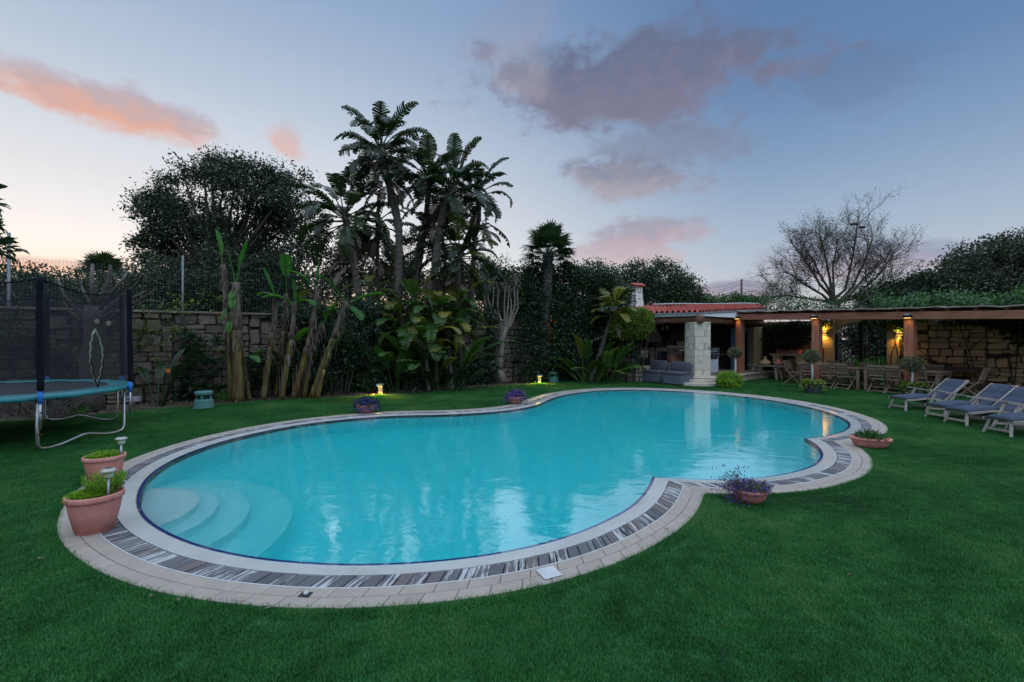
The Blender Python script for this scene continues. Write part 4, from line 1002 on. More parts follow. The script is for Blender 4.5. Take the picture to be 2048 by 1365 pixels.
kbox('wall_cabinet', 1340, 1386, 668, 681, 23.6, .35, dark_wood); kbox('wall_cabinet', 1432, 1462, 664, 682, 23.8, .35, dark_wood)
# lamps hanging inside (unlit)
for u, v in ((1325, 657), (1334, 656)):
    p = D(u, v, 20.6); q = thing('pendant_lamp', 'small amber glass pendant lamp in the kitchen, %s of the pair' % ('left' if u < 1330 else 'right'), 'lamp', p)
    MB().lathe([(.02, .16), (.05, .12), (.075, .0), (.06, -.08), (.02, -.10)], 14).build('shade', M('amber_glass_%d' % u, (.35, .20, .09), None, 5, .3), q, smooth=True); MB().tube([(0, 0, .15), (0, 0, 2.72 - p.z)], .006, 5).build('cable', iron, q)
# microwave and kettle
p = D(1362, 689, 22.0); q = thing('microwave_oven', 'microwave oven on the kitchen worktop left of the column', 'microwave', p)
MB().box((0, .15, .0), (.42, .32, .25)).build('body', steel, q, bevel=.01); MB().box((-.05, -.015, 0), (.29, .012, .19)).build('door', black_gloss, q); MB().box((.16, -.016, 0), (.07, .012, .19)).build('control_panel', iron, q)
p = D(1377, 690, 21.9); q = thing('kettle', 'slim steel kettle between the microwave and the column', 'kettle', p - Vector((0, 0, .12)))
MB().lathe([(.07, -.0), (.075, .05), (.06, .2), (.04, .24)], 16).build('body', steel, q, smooth=True); MB().tube([(.06, 0, .2), (.12, 0, .18), (.12, 0, .07), (.07, 0, .05)], .01, 6).build('handle', iron, q)
# chimney with tiled cap
cp = D(1274, 612, 21.6); t = thing('chimney', 'small whitewashed chimney with red tile cap on the kitchen roof', 'chimney', (cp.x, cp.y, 3.0))
MB().box((0, 0, .45), (.52, .52, 1.10), taper=.66, rz=.35).build('stack', chim_m, t)
for x in (-1, 1):
    for y in (-1, 1): MB().box(rot((x * .135, y * .135, 1.12), .35), (.085, .085, .26), rz=.35).build('corner_post', chim_m, t)
MB().box((0, 0, 1.12), (.09, .36, .256), rz=.35).build('divider', chim_m, t)
MB().box((0, 0, 1.275), (.40, .40, .06), rz=.35).build('cap_slab', chim_m, t)
mb = MB()
for k in range(6):
    for sg in (-1, 1):
        x = -.24 + k * .096; pts = [rot((x, sg * .02, 1.40), .35), rot((x, sg * .27, 1.29), .35)]; mb.tube(pts, [.05, .055], 8)
mb.build('tile_cap', rooftile, t, smooth=True)

# ---------------------------------------------------------------- lounge modules, barrel and grill
def sofa(label, loc, rz):
    t = thing('lounge_module', label, 'sofa', loc, rz, 'lounge modules by the kitchen step')
    w = .80
    MB().box((0, 0, .22), (w, w, .34)).build('base', rattan, t, bevel=.015)
    MB().box((0, w / 2 - .075, .60), (w - .004, .15, .42)).build('back_frame', rattan, t, bevel=.015)
    for x in (-1, 1):
        for y in (-1, 1): MB().box((x * .34, y * .34, .025), (.07, .07, .05)).build('foot', iron, t)
    mb = MB(); mb.box((0, -.075, .455), (w + .01, w - .13, .14)); mb.build('seat_cushion', sofa_cush, t, bevel=.045, smooth=True)
    mb = MB(); mb.box((-.01, w / 2 - .23, .70), (w - .02, .16, .40), rx=-.12); mb.build('back_cushion', sofa_cush, t, bevel=.05, smooth=True)
sz = math.atan2(-.82, .57)
f1 = P(1311, 767.0); f2 = P(1354, 771.5)
sofa('grey rattan lounge module with charcoal cushions, farther from the stone column', f1 + Vector((.15, .35, 0)), sz)
sofa('grey rattan lounge module with charcoal cushions, right beside the stone column', f2 + Vector((.15, .30, 0)), sz)
p = D(1349, 730, 19.4); t = thing('side_barrel', 'round rusty brown drum table behind the lounge modules', 'table', (p.x, p.y, PZ))
MB().lathe([(.26, 0), (.28, .3), (.285, .78), (.27, .80)], 24).build('drum', M('rust_drum', (.15, .055, .035), (.20, .085, .055), 8, .8), t, smooth=True)
p = D(1366, 730, 19.0); t = thing('pedestal_table', 'dark round pedestal table behind the lounge module by the column', 'table', (p.x, p.y, PZ))
MB().lathe([(.05, .98), (.40, .98), (.42, 1.0), (.40, 1.03), (.05, 1.03)], 28).build('top', black_gloss, t); MB().lathe([(.2, 0), (.2, .02), (.035, .06), (.035, .98)], 16).build('pedestal', iron, t)
p = D(1425, 750, 18.75); t = thing('barbecue_grill', 'gas barbecue with dark lid and grey cover beside the stone column', 'barbecue', (p.x, p.y, PZ), rad(-12))
MB().box((-.02, 0, .42), (.40, .42, .62)).build('cart_cover', grill_grey, t, bevel=.02); MB().box((-.02, -.215, .70), (.34, .01, .08)).build('cover_band', iron, t)
mb = MB(); mb.box((-.02, 0, .82), (.52, .45, .17)); mb.build('firebox', black_gloss, t, bevel=.02)
mb = MB(); mb.tube([(-.28, 0, .92), (.24, 0, .92)], .21, 20); lid_ = mb.build('lid', iron, t, smooth=True); MB().tube([(-.18, -.22, .98), (.14, -.22, .98)], .012, 8).build('lid_handle', steel, lid_)
MB().box((.42, 0, .86), (.26, .36, .03)).build('side_shelf', iron, t, bevel=.008)
for x in (-.14, .0, .12): MB().tube([(x, -.225, .80), (x, -.255, .80)], .022, 10).build('knob', steel, t)
for x in (-.18, .16):
    wh = MB(); wh.tube([(x - .02, -.20, .075), (x + .025, -.20, .075)], .075, 18); w_ = wh.build('wheel', iron, t, smooth=True); MB().tube([(x - .025, -.20, .075), (x + .03, -.20, .075)], .04, 12).build('hub', trim, w_)
    MB().box((x, .18, .055), (.04, .04, .11)).build('foot', iron, t)
# things on the shelf over the blue door
p = D(1492, 664, 22.0); zt = 2.65
t = thing('candle', 'lit candle glowing on the shelf over the blue door', 'candle', (p.x, 21.92, zt)); MB().lathe([(.03, 0), (.03, .12), (.005, .125)], 10).build('wax', cream_m, t); MB().lathe([(.01, .13), (.03, .16), (.02, .2), (.002, .24)], 8).build('flame', glow_w, t, smooth=True)
p = D(1508, 660, 22.0); t = thing('lantern', 'small pale metal lantern on the shelf over the blue door', 'lantern', (p.x, 21.95, zt))
for x in (-.1, .1):
    for y in (-.1, .1): MB().box((x, y, .14), (.02, .02, .28)).build('corner_post', trim, t)
for z in (.012, .28): MB().box((0, 0, z), (.24, .24, .024)).build('plate', trim, t)
MB().box((0, 0, .34), (.20, .20, .10), taper=.2).build('roof', trim, t); MB().box((0, 0, .14), (.17, .17, .24)).build('glass', black_gloss, t)
# ---------------------------------------------------------------- pergola
PG = [Vector((9.9, 19.75, 0)), Vector((11.38, 16.97, 0)), Vector((12.7, 14.5, 0))]
PEND = Vector((14.6, 10.95, 0)); PST = Vector((9.82, 19.9, 0))
t = thing('pergola', 'long timber pergola with reddish beam and posts along the limestone wall', 'pergola', PG[1]); PGT = t
def bz(p): return 2.31 + (19.9 - p.y) * 0 + (p.y - 12.3) * .0405         # the front beam rises a little towards the kitchen
prz = math.atan2(U.y, U.x)
for i, p in enumerate(PG):
    w = .255; h = bz(p) - .004; mb = MB(); n = 7; vs = []; fs = []
    prof_ = [(-.5, -.5), (-.12, -.5), (-.10, -.44), (-.08, -.5), (.5, -.5), (.5, .5), (-.5, .5)] if i else [(-.5, -.5), (.5, -.5), (.5, .5), (-.5, .5)]
    for z in np.linspace(0, h, n):
        for x, y in prof_: q = rot((x * w + R.uniform(-.003, .003), y * w, 0), prz + PI * .5 - PI * .5); vs.append(p + q + Vector((0, 0, z)))
    k = len(prof_); fs = [(a * k + b, a * k + (b + 1) % k, (a + 1) * k + (b + 1) % k, (a + 1) * k + b) for a in range(n - 1) for b in range(k)] + [tuple(range(k))[::-1], tuple((n - 1) * k + b for b in range(k))]
    mb.add(vs, fs); mb.build('post', wood_post, t, world=True, bevel=.012)
def beam(a, b, name='front_beam', h=.24, w=.16, out=0.0, mat=None):
    n = 10; mb = MB(); 
    A = a - NW * out; B = b - NW * out
    mb.bar(A + Vector((0, 0, bz(a) + h / 2)), B + Vector((0, 0, bz(b) + h / 2)), w, h); return mb.build(name, mat or wood_beam, t, world=True, bevel=.012)
beam(PST, PG[1] - U * .01, out=.075); beam(PG[1] + U * .002, PG[2] - U * .01, out=.07); beam(PG[2] + U * .002, PEND, out=.075)
# rafters to the wall and a sagging reed-mat roof
for s in np.arange(.2, 10.0, .62):
    a = PST + U * s; b = a + NW * 2.95
    MB().bar(a + Vector((0, 0, bz(a) + .30)), Vector((b.x, b.y, bz(a) + .32)), .08, .10).build('rafter', wood_beam, t, world=True)
for k in range(5):
    s0, s1 = k * 2.02 - .05, (k + 1) * 2.02 - .02; mb = MB(); nx, ny = 10, 7; vs = []
    for j in range(ny + 1):
        for i in range(nx + 1):
            s = s0 + (s1 - s0) * i / nx; p = PST + U * s + NW * (-.22 + 3.0 * j / ny + (R.uniform(-.05, .05) if j == 0 else 0)); 
            vs.append(Vector((p.x, p.y, bz(PST + U * s) + .365 + .012 * math.sin(i * 1.3 + k) * math.sin(j * .9 + 1) + .012 * k % .02 + R.uniform(-.008, .008) + (.008 * math.sin(i * 2.2 + k * 2) if j == 0 else 0))))
    N_ = len(vs); vs += [v - Vector((0, 0, .035)) for v in vs]; fs = []
    for j in range(ny):
        for i in range(nx):
            a = j * (nx + 1) + i; fs += [(a, a + 1, a + nx + 2, a + nx + 1), (N_ + a, N_ + a + nx + 1, N_ + a + nx + 2, N_ + a + 1)]
    for i in range(nx): fs.append((i, N_ + i, N_ + i + 1, i + 1))
    for j in range(ny):
        a = j * (nx + 1); b = a + nx; fs += [(a, a + nx + 1, N_ + a + nx + 1, N_ + a), (b, N_ + b, N_ + b + nx + 1, b + nx + 1)]
    mb.add(vs, fs); mb.build('reed_roof', reed, t, world=True, smooth=False)
# post lamps, lit, shining down the posts
def post_lamp(label, p, e):
    q = p - NW * .21 - U * 0; z = bz(p) + .04
    t = thing('post_lamp', label, 'lamp', (q.x, q.y, z), prz)
    MB().box((0, 0, .05), (.20, .13, .09)).build('housing', iron, t, bevel=.008); MB().box((0, 0, .115), (.12, .10, .05)).build('top_cap', lamp_grey, t)
    MB().box((0, 0, .001), (.15, .09, .006)).build('diffuser', glow_w, t)
    ld = bpy.data.lights.new('post_lamp_light', 'SPOT'); ld.energy = e; ld.color = (1, .58, .08); ld.spot_size = rad(120); ld.spot_blend = .9; ld.shadow_soft_size = .04
    lo = bpy.data.objects.new('lamp_light', ld); link(lo, t); lo.location = (0, -.02 if False else 0, -.02)
post_lamp('lit lamp at the head of the pergola post nearest the kitchen', PG[0], 5)
post_lamp('lit lamp at the head of the middle pergola post', PG[1], 2.2)
post_lamp('lit lamp at the head of the pergola post nearest the loungers', PG[2], 3)

# ---------------------------------------------------------------- dining tables and folding chairs
def dining_table(label, c, L, wd=.95):
    t = thing('dining_table', label, 'table', c, prz, 'teak dining tables under the pergola')
    for k in range(5): MB().box((0, -wd / 2 + wd / 5 * (k + .5), .735), (L, wd / 5 - .008, .03)).build('top_board', teak, t, bevel=.004)
    for y in (-1, 1): MB().box((0, y * (wd / 2 - .07), .675), (L - .16, .025, .09)).build('apron', teak, t)
    for x in (-1, 1):
        MB().box((x * (L / 2 - .09), 0, .675), (.025, wd - .16, .09)).build('apron', teak, t)
        for y in (-1, 1): MB().box((x * (L / 2 - .07), y * (wd / 2 - .07), .36), (.085, .085, .72)).build('leg', teak, t, bevel=.006)
TLn = lambda s, o: Vector((11.2, 17.7, 0)) + U * s + NW * o
dining_table('long teak dining table at the kitchen end of the pergola', TLn(1.03, .40), 2.05)
dining_table('long teak dining table at the lounger end of the pergola', TLn(3.18, .40), 2.05)
def make_chair():
    t = thing('folding_chair', '', 'chair')
    hw = .215
    for x in (-1, 1):
        MB().bar((x * hw, -.02 - .30, 0.0), (x * hw, .22, .44), .024, .045).build('rear_leg', teak, t)
        MB().bar((x * (hw - .03), .26, 0.0), (x * (hw - .03), -.24, .52), .024, .045).build('front_leg', teak, t)
        MB().bar((x * (hw - .03), -.24, .52), (x * (hw - .03), -.36, .90), .024, .045).build('back_stile', teak, t)
    for k in range(5): MB().box((0, -.17 + k * .095, .445 - .006 * k * 0), (.40, .082, .02)).build('seat_slat', teak, t)
    MB().bar((-hw, -.365, .885), (hw, -.365, .885), .03, .07).build('top_rail', teak, t); MB().bar((-hw, -.262, .575), (hw, -.262, .575), .025, .05).build('lower_rail', teak, t)
    mb = MB()
    for x in np.linspace(-.16, .16, 9): mb.bar((x, -.265, .59), (x, -.36, .86), .020, .012)
    mb.build('back_slats', teak, t)
    for y, z in ((-.25, .06), (-.13, .18)): MB().bar((-hw, y, z), (hw, y, z), .03, .025).build('stretcher', teak, t)
    return t
proto = make_chair(); first = [True]
def put_chair(p, ang_, label):
    o = proto if first[0] else copy_tree(proto); first[0] = False
    o.location = p; o.rotation_euler = (0, 0, ang_); tag(o, label, 'chair', 'folding chairs round the pergola tables')
def chair_at(s, o): return TLn(s, o)
a_front = math.atan2(-NW.x, NW.y); a_back = a_front + PI
def s_for_px(u, o):
    k = (u - 1024) / FPX; b = TLn(0, o); return (k * b.y - b.x) / (U.x - k * U.y)
FR = [(1620, 'partly behind the middle topiary ball'), (1658, 'just right of the middle pergola post'), (1691, 'beside the gap between the two tables'), (1759, 'at the lounger table, nearest the gap between tables'),
      (1796, 'just left of the pergola post nearest the loungers'), (1845, 'just right of the pergola post nearest the loungers')]
for u, w in FR: put_chair(TLn(s_for_px(u, -.27), -.27), a_front + R.uniform(-.06, .06), 'pool-side folding chair ' + w)
BKW = ['nearest the kitchen', 'second from the kitchen', 'middle one of five', 'second from the loungers', 'nearest the loungers']
for k, s in enumerate((.45, 1.0, 1.6, 2.7, 3.6)): put_chair(TLn(s, 1.08), a_back + R.uniform(-.06, .06), 'wall-side folding chair across the tables, ' + BKW[k])
put_chair(TLn(-.42, .42), math.atan2(-U.x, U.y), 'folding chair at the kitchen end of the tables, seen side-on')
put_chair(TLn(4.72, .55), math.atan2(U.x, -U.y), 'folding chair at the lounger end of the tables, seen side-on')
# white bowl on the table
p = TLn(3.35, .35); t = thing('table_bowl', 'small pale bowl standing on the lounger-end dining table', 'bowl', (p.x, p.y, .752)); MB().lathe([(.05, 0), (.10, .04), (.13, .08), (.12, .075), (.08, .03)], 20).build('bowl', trim, t, smooth=True)
# console bench along the wall
c = wl(.95, .42); t = thing('console_table', 'dark wooden console table against the limestone wall behind the loungers', 'table', c, prz)
MB().box((0, 0, .82), (1.55, .42, .06)).build('top', dark_wood, t, bevel=.008); MB().box((0, -.17, .73), (1.45, .03, .12)).build('apron', dark_wood, t)
for x in (-1, 1):
    for y in (-1, 1): MB().box((x * .70, y * .15, .395), (.08, .08, .79)).build('leg', dark_wood, t)
MB().box((0, 0, .22), (1.4, .34, .03)).build('lower_shelf', dark_wood, t)
# broom and dried bundle leaning on the wall, iron tool hung on the wall
a, b = wl(1.75, .10, 1.08), wl(2.35, .12, 1.75); t = thing('hanging_broom', 'dark twig broom hung on the limestone wall right of the pergola post', 'broom', wl(1.9, .12, 1.2))
MB().tube([a, b], .014, 6).build('handle', dark_wood, t, world=True)
mb = MB()
for _ in range(90):
    q = a + Vector((R.uniform(-.04, .04), R.uniform(-.04, .04), 0)); mb.tube([q, q + (a - b).normalized() * R.uniform(.15, .34) + Vector((R.uniform(-.10, .10), R.uniform(-.10, .10), R.uniform(-.10, .10)))], .004, 3)
mb.build('twigs', dark_wood, t, world=True)
t = thing('iron_rail', 'old iron rod fixed across the limestone wall above the loungers', 'rod', wl(-.2, .1, 1.28)); 
MB().tube([wl(.35, .06, 1.27), wl(-1.2, .06, 1.30)], .016, 6).build('rod', iron, t, world=True); MB().tube([wl(.3, .06, 1.20), wl(-.5, .06, 1.30), wl(-1.2, .07, 1.27)], .010, 6).build('second_rod', iron, t, world=True); MB().box(wl(-.2, .06, 1.28), (.10, .06, .10)).build('bracket', iron, t, world=True)
# stone shelf with planter, rustic bench and jars at the kitchen end
c = wl(6.55, .38); t = thing('stone_shelf', 'limestone shelf on two blocks by the ivy near the kitchen', 'shelf', c, prz)
MB().box((0, 0, 1.08), (1.55, .42, .09)).build('slab', lime_dress, t, bevel=.015)
for x in (-.52, .52): MB().box((x, .02, .86), (.30, .34, .34)).build('block', lime_dress, t, bevel=.02); MB().box((x, .05, .34), (.24, .30, .68)).build('pier', lime_m, t)
t = thing('terracotta_trough', 'terracotta trough of dark foliage on the limestone shelf', 'flower pot', c + Vector((0, 0, 1.126)), prz)
MB().box((0, 0, .09), (.95, .26, .18), taper=1.12).build('trough', terracotta, t, bevel=.015)
mb = MB(); V = leaves(np.array(t.location) + rng.normal(size=(1500, 3)) * np.array([.30, .25, .16]) + np.array([0, 0, .38]), .09, .05); quads('foliage', V, lf_dark, t).rotation_euler = (0, 0, -prz)
c = wl(7.0, 1.35); t = thing('rustic_bench', 'low silvered plank table with splayed legs near the ivy', 'table', c, prz)
MB().box((0, 0, .60), (1.5, .42, .07)).build('plank_top', teak_pale, t, bevel=.01)
for x in (-1, 1):
    for y in (-1, 1): MB().bar((x * .5, y * .12, .57), (x * .62, y * .20, 0), .07, .05).build('leg', teak_pale, t)
p = c + Vector((-.05, -.05, .635)); t = thing('stone_jar', 'squat pale jar on the silvered plank table', 'jar', p); MB().lathe([(.12, 0), (.21, .05), (.22, .12), (.12, .22), (.05, .26), (.06, .36), (.05, .37)], 20).build('jar', lime_dress, t, smooth=True)
p = c + U * .55 + Vector((0, 0, .635)); t = thing('clay_jar', 'orange clay jar beside the side-on chair at the kitchen end', 'jar', p); MB().lathe([(.10, 0), (.17, .06), (.16, .14), (.08, .22), (.05, .28), (.02, .32)], 20).build('jar', terracotta, t, smooth=True)

# ---------------------------------------------------------------- steamer loungers
def make_lounger():
    t = thing('sun_lounger', '', 'sun lounger'); hw = .29
    prof_ = [(.0, .355), (.25, .37), (.55, .405), (.80, .40), (1.02, .335), (1.12, .36), (1.36, .56), (1.62, .78), (1.70, .83)]
    for y in (-1, 1):
        MB().bar((.06, y * .20, .32), (-.02, y * .27, 0), .05, .04).build('foot_leg', teak_pale, t)
        mb = MB(); [mb.bar((prof_[i][0], y * hw, prof_[i][1] - .05), (prof_[i + 1][0], y * hw, prof_[i + 1][1] - .05), .03, .05) for i in (0, 1, 2, 3)]; mb.build('side_rail', teak_pale, t)
        MB().bar((1.05, y * hw, .28), (1.73, y * hw, .85), .03, .05).build('back_rail', teak_pale, t)
        MB().bar((.62, y * (hw + .05), .61), (1.30, y * (hw + .05), .50), .065, .028).build('armrest', teak_pale, t)
        MB().bar((.68, y * (hw + .03), .60), (.52, y * (hw + .03), .0), .03, .05).build('front_leg', teak_pale, t) if False else MB().bar((.80, y * (hw + .03), .575), (.50, y * (hw + .03), .0), .03, .05).build('front_leg', teak_pale, t)
        MB().bar((.72, y * (hw + .02), .36), (1.30, y * (hw + .02), .0), .03, .05).build('rear_leg', teak_pale, t)
    MB().bar((.08, -.24, .325), (.08, .24, .325), .06, .05).build('foot_rail', teak_pale, t); MB().bar((.005, -.25, .11), (.005, .25, .11), .03, .045).build('foot_stretcher', teak_pale, t)
    MB().bar((1.20, -hw, .07), (1.20, hw, .07), .04, .04).build('rear_stretcher', teak_pale, t); MB().bar((1.70, -hw, .835), (1.70, hw, .835), .05, .04).build('head_rail', teak_pale, t)
    for y in (-1, 1): MB().bar((.55, y * (hw + .03), .09), (1.28, y * (hw + .03), .045), .025, .05).build('ground_rail', teak_pale, t)
    th = .065; mb = MB(); pts = []
    for i in range(len(prof_) - 1):
        for f in np.linspace(0, 1, 5, endpoint=False): pts.append((prof_[i][0] * (1 - f) + prof_[i + 1][0] * f, prof_[i][1] * (1 - f) + prof_[i + 1][1] * f))
    pts.append(prof_[-1]); n = len(pts); ys = np.linspace(-.265, .265, 7); vs = []
    seam = [.54, 1.06, 1.40]
    for side_ in (1, 0):
        for x, z in pts:
            dip = max(math.exp(-((x - s) / .022) ** 2) for s in seam)
            for y in ys:
                edge = 1 - (abs(y) / .265) ** 6 * .8
                vs.append((x, y, z - .02 + (th * edge * (1 - .62 * dip) * (1 if 0.02 < x < 1.69 else .3) if side_ else 0)))
    m = len(ys); fs = []
    for i in range(n - 1):
        for j in range(m - 1):
            a = i * m + j; fs += [(a, a + m, a + m + 1, a + 1), (n * m + a, n * m + a + 1, n * m + a + m + 1, n * m + a + m)]
        fs += [(i * m, n * m + i * m, n * m + (i + 1) * m, (i + 1) * m), (i * m + m - 1, (i + 1) * m + m - 1, n * m + (i + 1) * m + m - 1, n * m + i * m + m - 1)]
    for i in (0, n - 1):
        for j in range(m - 1): fs.append((i * m + j, i * m + j + 1, n * m + i * m + j + 1, n * m + i * m + j))
    mb.add(vs, fs); cush = mb.build('cushion', cushion, t, smooth=True)
    mb = MB(); mb.box((.60, 0, .30), (.02, .50, .16), ry=.15); mb.build('cushion_flap', cushion, cush, bevel=.008)
    return t
lp = make_lounger()
for i, (u, v, w, a) in enumerate(((1791.5, 820, 'farthest from the viewer, closest to the pergola post', 2), (1867, 838, 'second from the pergola post', 1), (1907, 849, 'third from the pergola post', 0), (1990, 870, 'nearest the viewer, cut by the picture edge', 0))):
    o = lp if i == 0 else copy_tree(lp); o.location = P(u, v) + Vector((.05, 0, 0)); o.rotation_euler = (0, 0, rad(a)); o.scale = (.90, .90, .88)
    tag(o, 'wooden steamer lounger with slate blue cushion, ' + w, 'sun lounger', 'sun loungers on the right of the lawn')

# ---------------------------------------------------------------- bollard lights, rock speakers
def bollard(label, loc, rz):
    t = thing('bollard_light', label, 'garden light', loc, rz)
    MB().box((0, .012, .135), (.135, .08, .27)).build('body', cream_m, t, bevel=.006)
    MB().box((0, -.075, .30), (.20, .30, .055)).build('head', lamp_grey, t, bevel=.006); hd_ = t.children[-1]
    MB().box((0, -.12, .268), (.15, .16, .008)).build('diffuser', glow_w, hd_)
    ld = bpy.data.lights.new('bollard_lamp', 'SPOT'); ld.energy = 170; ld.color = (1, .74, .08); ld.spot_size = rad(165); ld.spot_blend = .7; ld.shadow_soft_size = .04
    lo = bpy.data.objects.new('lamp_light', ld); link(lo, t); lo.location = (0, -.20, .25); lo.rotation_euler = (rad(-38), 0, 0)
bollard('lit cream bollard light on the lawn edge in front of the palms', P(761, 788), .10); bollard('lit cream bollard light beside the fan palm trunk', P(1079, 766), .0)
def speaker(label, loc):
    t = thing('garden_speaker', label, 'speaker', loc)
    MB().lathe([(.245, 0), (.245, .015), (.225, .02), (.205, .20), (.19, .225), (.10, .232)], 28).build('body', speaker_m, t, smooth=False)
    MB().lathe([(.20, .345), (.205, .36), (.205, .41), (.18, .43), (.05, .435)], 28).build('top', speaker_m, t)
    for a in np.linspace(.3, 2 * PI + .3, 5)[:-1]: MB().tube([(.15 * math.cos(a), .15 * math.sin(a), .22), (.15 * math.cos(a), .15 * math.sin(a), .35)], .03, 8).build('pillar', speaker_m, t)
    MB().lathe([(.06, .22), (.05, .29), (.12, .35)], 16).build('diffuser_cone', speaker_m, t, smooth=True)
speaker('green mushroom-shaped garden speaker at the bed edge by the bananas', P(407.5, 816)); speaker('green mushroom-shaped garden speaker right of the fan palm', P(1107, 764.5))
p = P(268, 808); t = thing('floodlight', 'small grey box floodlight low against the stone wall', 'light', p); MB().box((0, 0, .13), (.34, .10, .14)).build('housing', lamp_grey, t, bevel=.01); MB().box((0, 0, .03), (.05, .05, .06)).build('foot', lamp_grey, t)
p = P(827, 783); t = thing('floodlight', 'tiny grey spotlight box among the dry leaves under the palms', 'light', p); MB().box((0, 0, .06), (.13, .09, .09)).build('housing', lamp_grey, t, bevel=.01); MB().box((0, 0, .01), (.04, .04, .02)).build('foot', lamp_grey, t)
# ---------------------------------------------------------------- plant builders
def paddle(base, az_, elev, L, Wd, droop, pet=.7, tear=.5, fold=.35, ns=18, curl=1.0, pr=.022):
    """a banana / strelitzia leaf: petiole, midrib and two rows of torn strips"""
    mb = MB(); n1, n2 = 6, ns; pts = []; p = Vector(base); tot = L * (1 + pet); N_ = 26; e = elev
    az_v = az_
    for i in range(N_ + 1):
        pts.append(p.copy()); q = i / N_
        d = Vector((math.cos(az_v) * math.cos(e), math.sin(az_v) * math.cos(e), math.sin(e))); p = p + d * tot / N_
        e -= droop * (q ** 1.3) * 2.0 / N_ * curl
    f0 = pet / (1 + pet)
    def at(q):
        x = max(0, min(1, q)) * N_; i = min(int(x), N_ - 1); return pts[i].lerp(pts[i + 1], x - i)
    k = [at(q) for q in np.linspace(0, 1, 12)]
    mb.tube(k, [pr * (1 - .85 * i / 11) + .004 for i in range(12)], 5, cap=False)
    shade = R.random()
    for sgn in (-1, 1):
        torn = tear * R.uniform(.6, 1.2)
        s = 0.0
        while s < .985:
            ds = R.uniform(.6, 1.5) / ns; s1 = min(1.0, s + ds)
            q0, q1 = f0 + (1 - f0) * s, f0 + (1 - f0) * s1
            A, B = at(q0), at(q1); tg = (B - A); tg = tg.normalized() if tg.length > 1e-6 else Vector((0, 0, 1))
            side_ = tg.cross(Vector((0, 0, 1))); side_ = side_.normalized() if side_.length > .05 else Vector((-math.sin(az_v), math.cos(az_v), 0))
            nn = side_.cross(tg).normalized(); side_ = side_ * sgn
            def wdt(x): x = max(0.0, min(1.0, x)); return Wd / 2 * (max(0.0, math.sin(PI * (x * .93 + .05))) ** .55)
            g = torn * R.uniform(.0, .42) * ds if R.random() < .85 else 0
            sag = torn * R.uniform(-.1, 1.25); lenf = R.uniform(1 - .3 * torn, 1.0)
            row = []
            for (x, pt, sg) in ((s, A, 1), (s1, B, -1)):
                w = wdt(x) * lenf; fwd = tg * (w * .38)
                m1 = pt + side_ * w * .55 + nn * w * fold * .6 + fwd * .5 + tg * sg * g * L * .5
                m2 = pt + side_ * w * (1.0 - .25 * sag) + nn * w * (fold * .55 - .55 * sag) + fwd + tg * sg * g * L
                row.append((pt, m1, m2))
            mb.add([row[0][0], row[1][0], row[1][1], row[0][1], row[1][2], row[0][2]], [(0, 1, 2, 3), (3, 2, 4, 5)], min(1, max(0, shade * .8 + R.uniform(-.1, .25))))
            s = s1
    return mb
def trunk(pts, r0, r1, ring_=.12, n=12, jit=.10, steps=None):
    pts = [Vector(p) for p in pts]; out = []; L = [0]
    for a, b in zip(pts, pts[1:]): L.append(L[-1] + (b - a).length)
    k = steps or max(8, int(L[-1] / ring_)); rs = []
    P4 = [pts[0]] + pts + [pts[-1]]
    for i in range(k + 1):
        s = L[-1] * i / k; j = 0
        while j < len(pts) - 2 and s > L[j + 1]: j += 1
        f = (s - L[j]) / max(1e-6, L[j + 1] - L[j]); p0, p1, p2, p3 = P4[j], P4[j + 1], P4[j + 2], P4[j + 3]
        out.append(.5 * ((2 * p1) + (p2 - p0) * f + (2 * p0 - 5 * p1 + 4 * p2 - p3) * f * f + (3 * p1 - p0 - 3 * p2 + p3) * f ** 3))
        rs.append((r0 + (r1 - r0) * i / k) * (1 + (.07 if i % 2 else -.05)))
    mb = MB(); mb.tube(out, rs, n, jit=jit); return mb, out
def branching(mb, p, d, L, r, lev, spread=.55, seg=4, tips=None, up=.15, kids=(2, 3), shrink=.72, wig=.16):
    pts = [p.copy()]; q = p.copy(); dd = d.copy()
    for i in range(seg):
        dd = (dd + Vector((R.gauss(0, wig), R.gauss(0, wig), R.gauss(0, wig) + up * .25))).normalized(); q = q + dd * L / seg; pts.append(q.copy())
    mb.tube(pts, [r * (1 - .45 * i / seg) for i in range(seg + 1)], 6 if lev > 1 else (5 if lev == 1 else 3), cap=(lev == 0), jit=.06)
    if tips is not None: tips.append((q.copy(), dd.copy(), lev))
    if lev > 0:
        for _ in range(R.randint(*kids)):
            j = R.randint(max(1, seg - 2), seg); ax = Vector((R.gauss(0, 1), R.gauss(0, 1), R.gauss(0, .6))); ax = (ax - dd * ax.dot(dd)); ax = ax.normalized() if ax.length > .01 else dd.orthogonal()
            nd = (dd + ax * R.uniform(.5, 1.3) * spread + Vector((0, 0, up))).normalized()
            branching(mb, pts[j], nd, L * shrink * R.uniform(.75, 1.15), r * .55, lev - 1, spread, seg, tips, up, kids, shrink, wig)
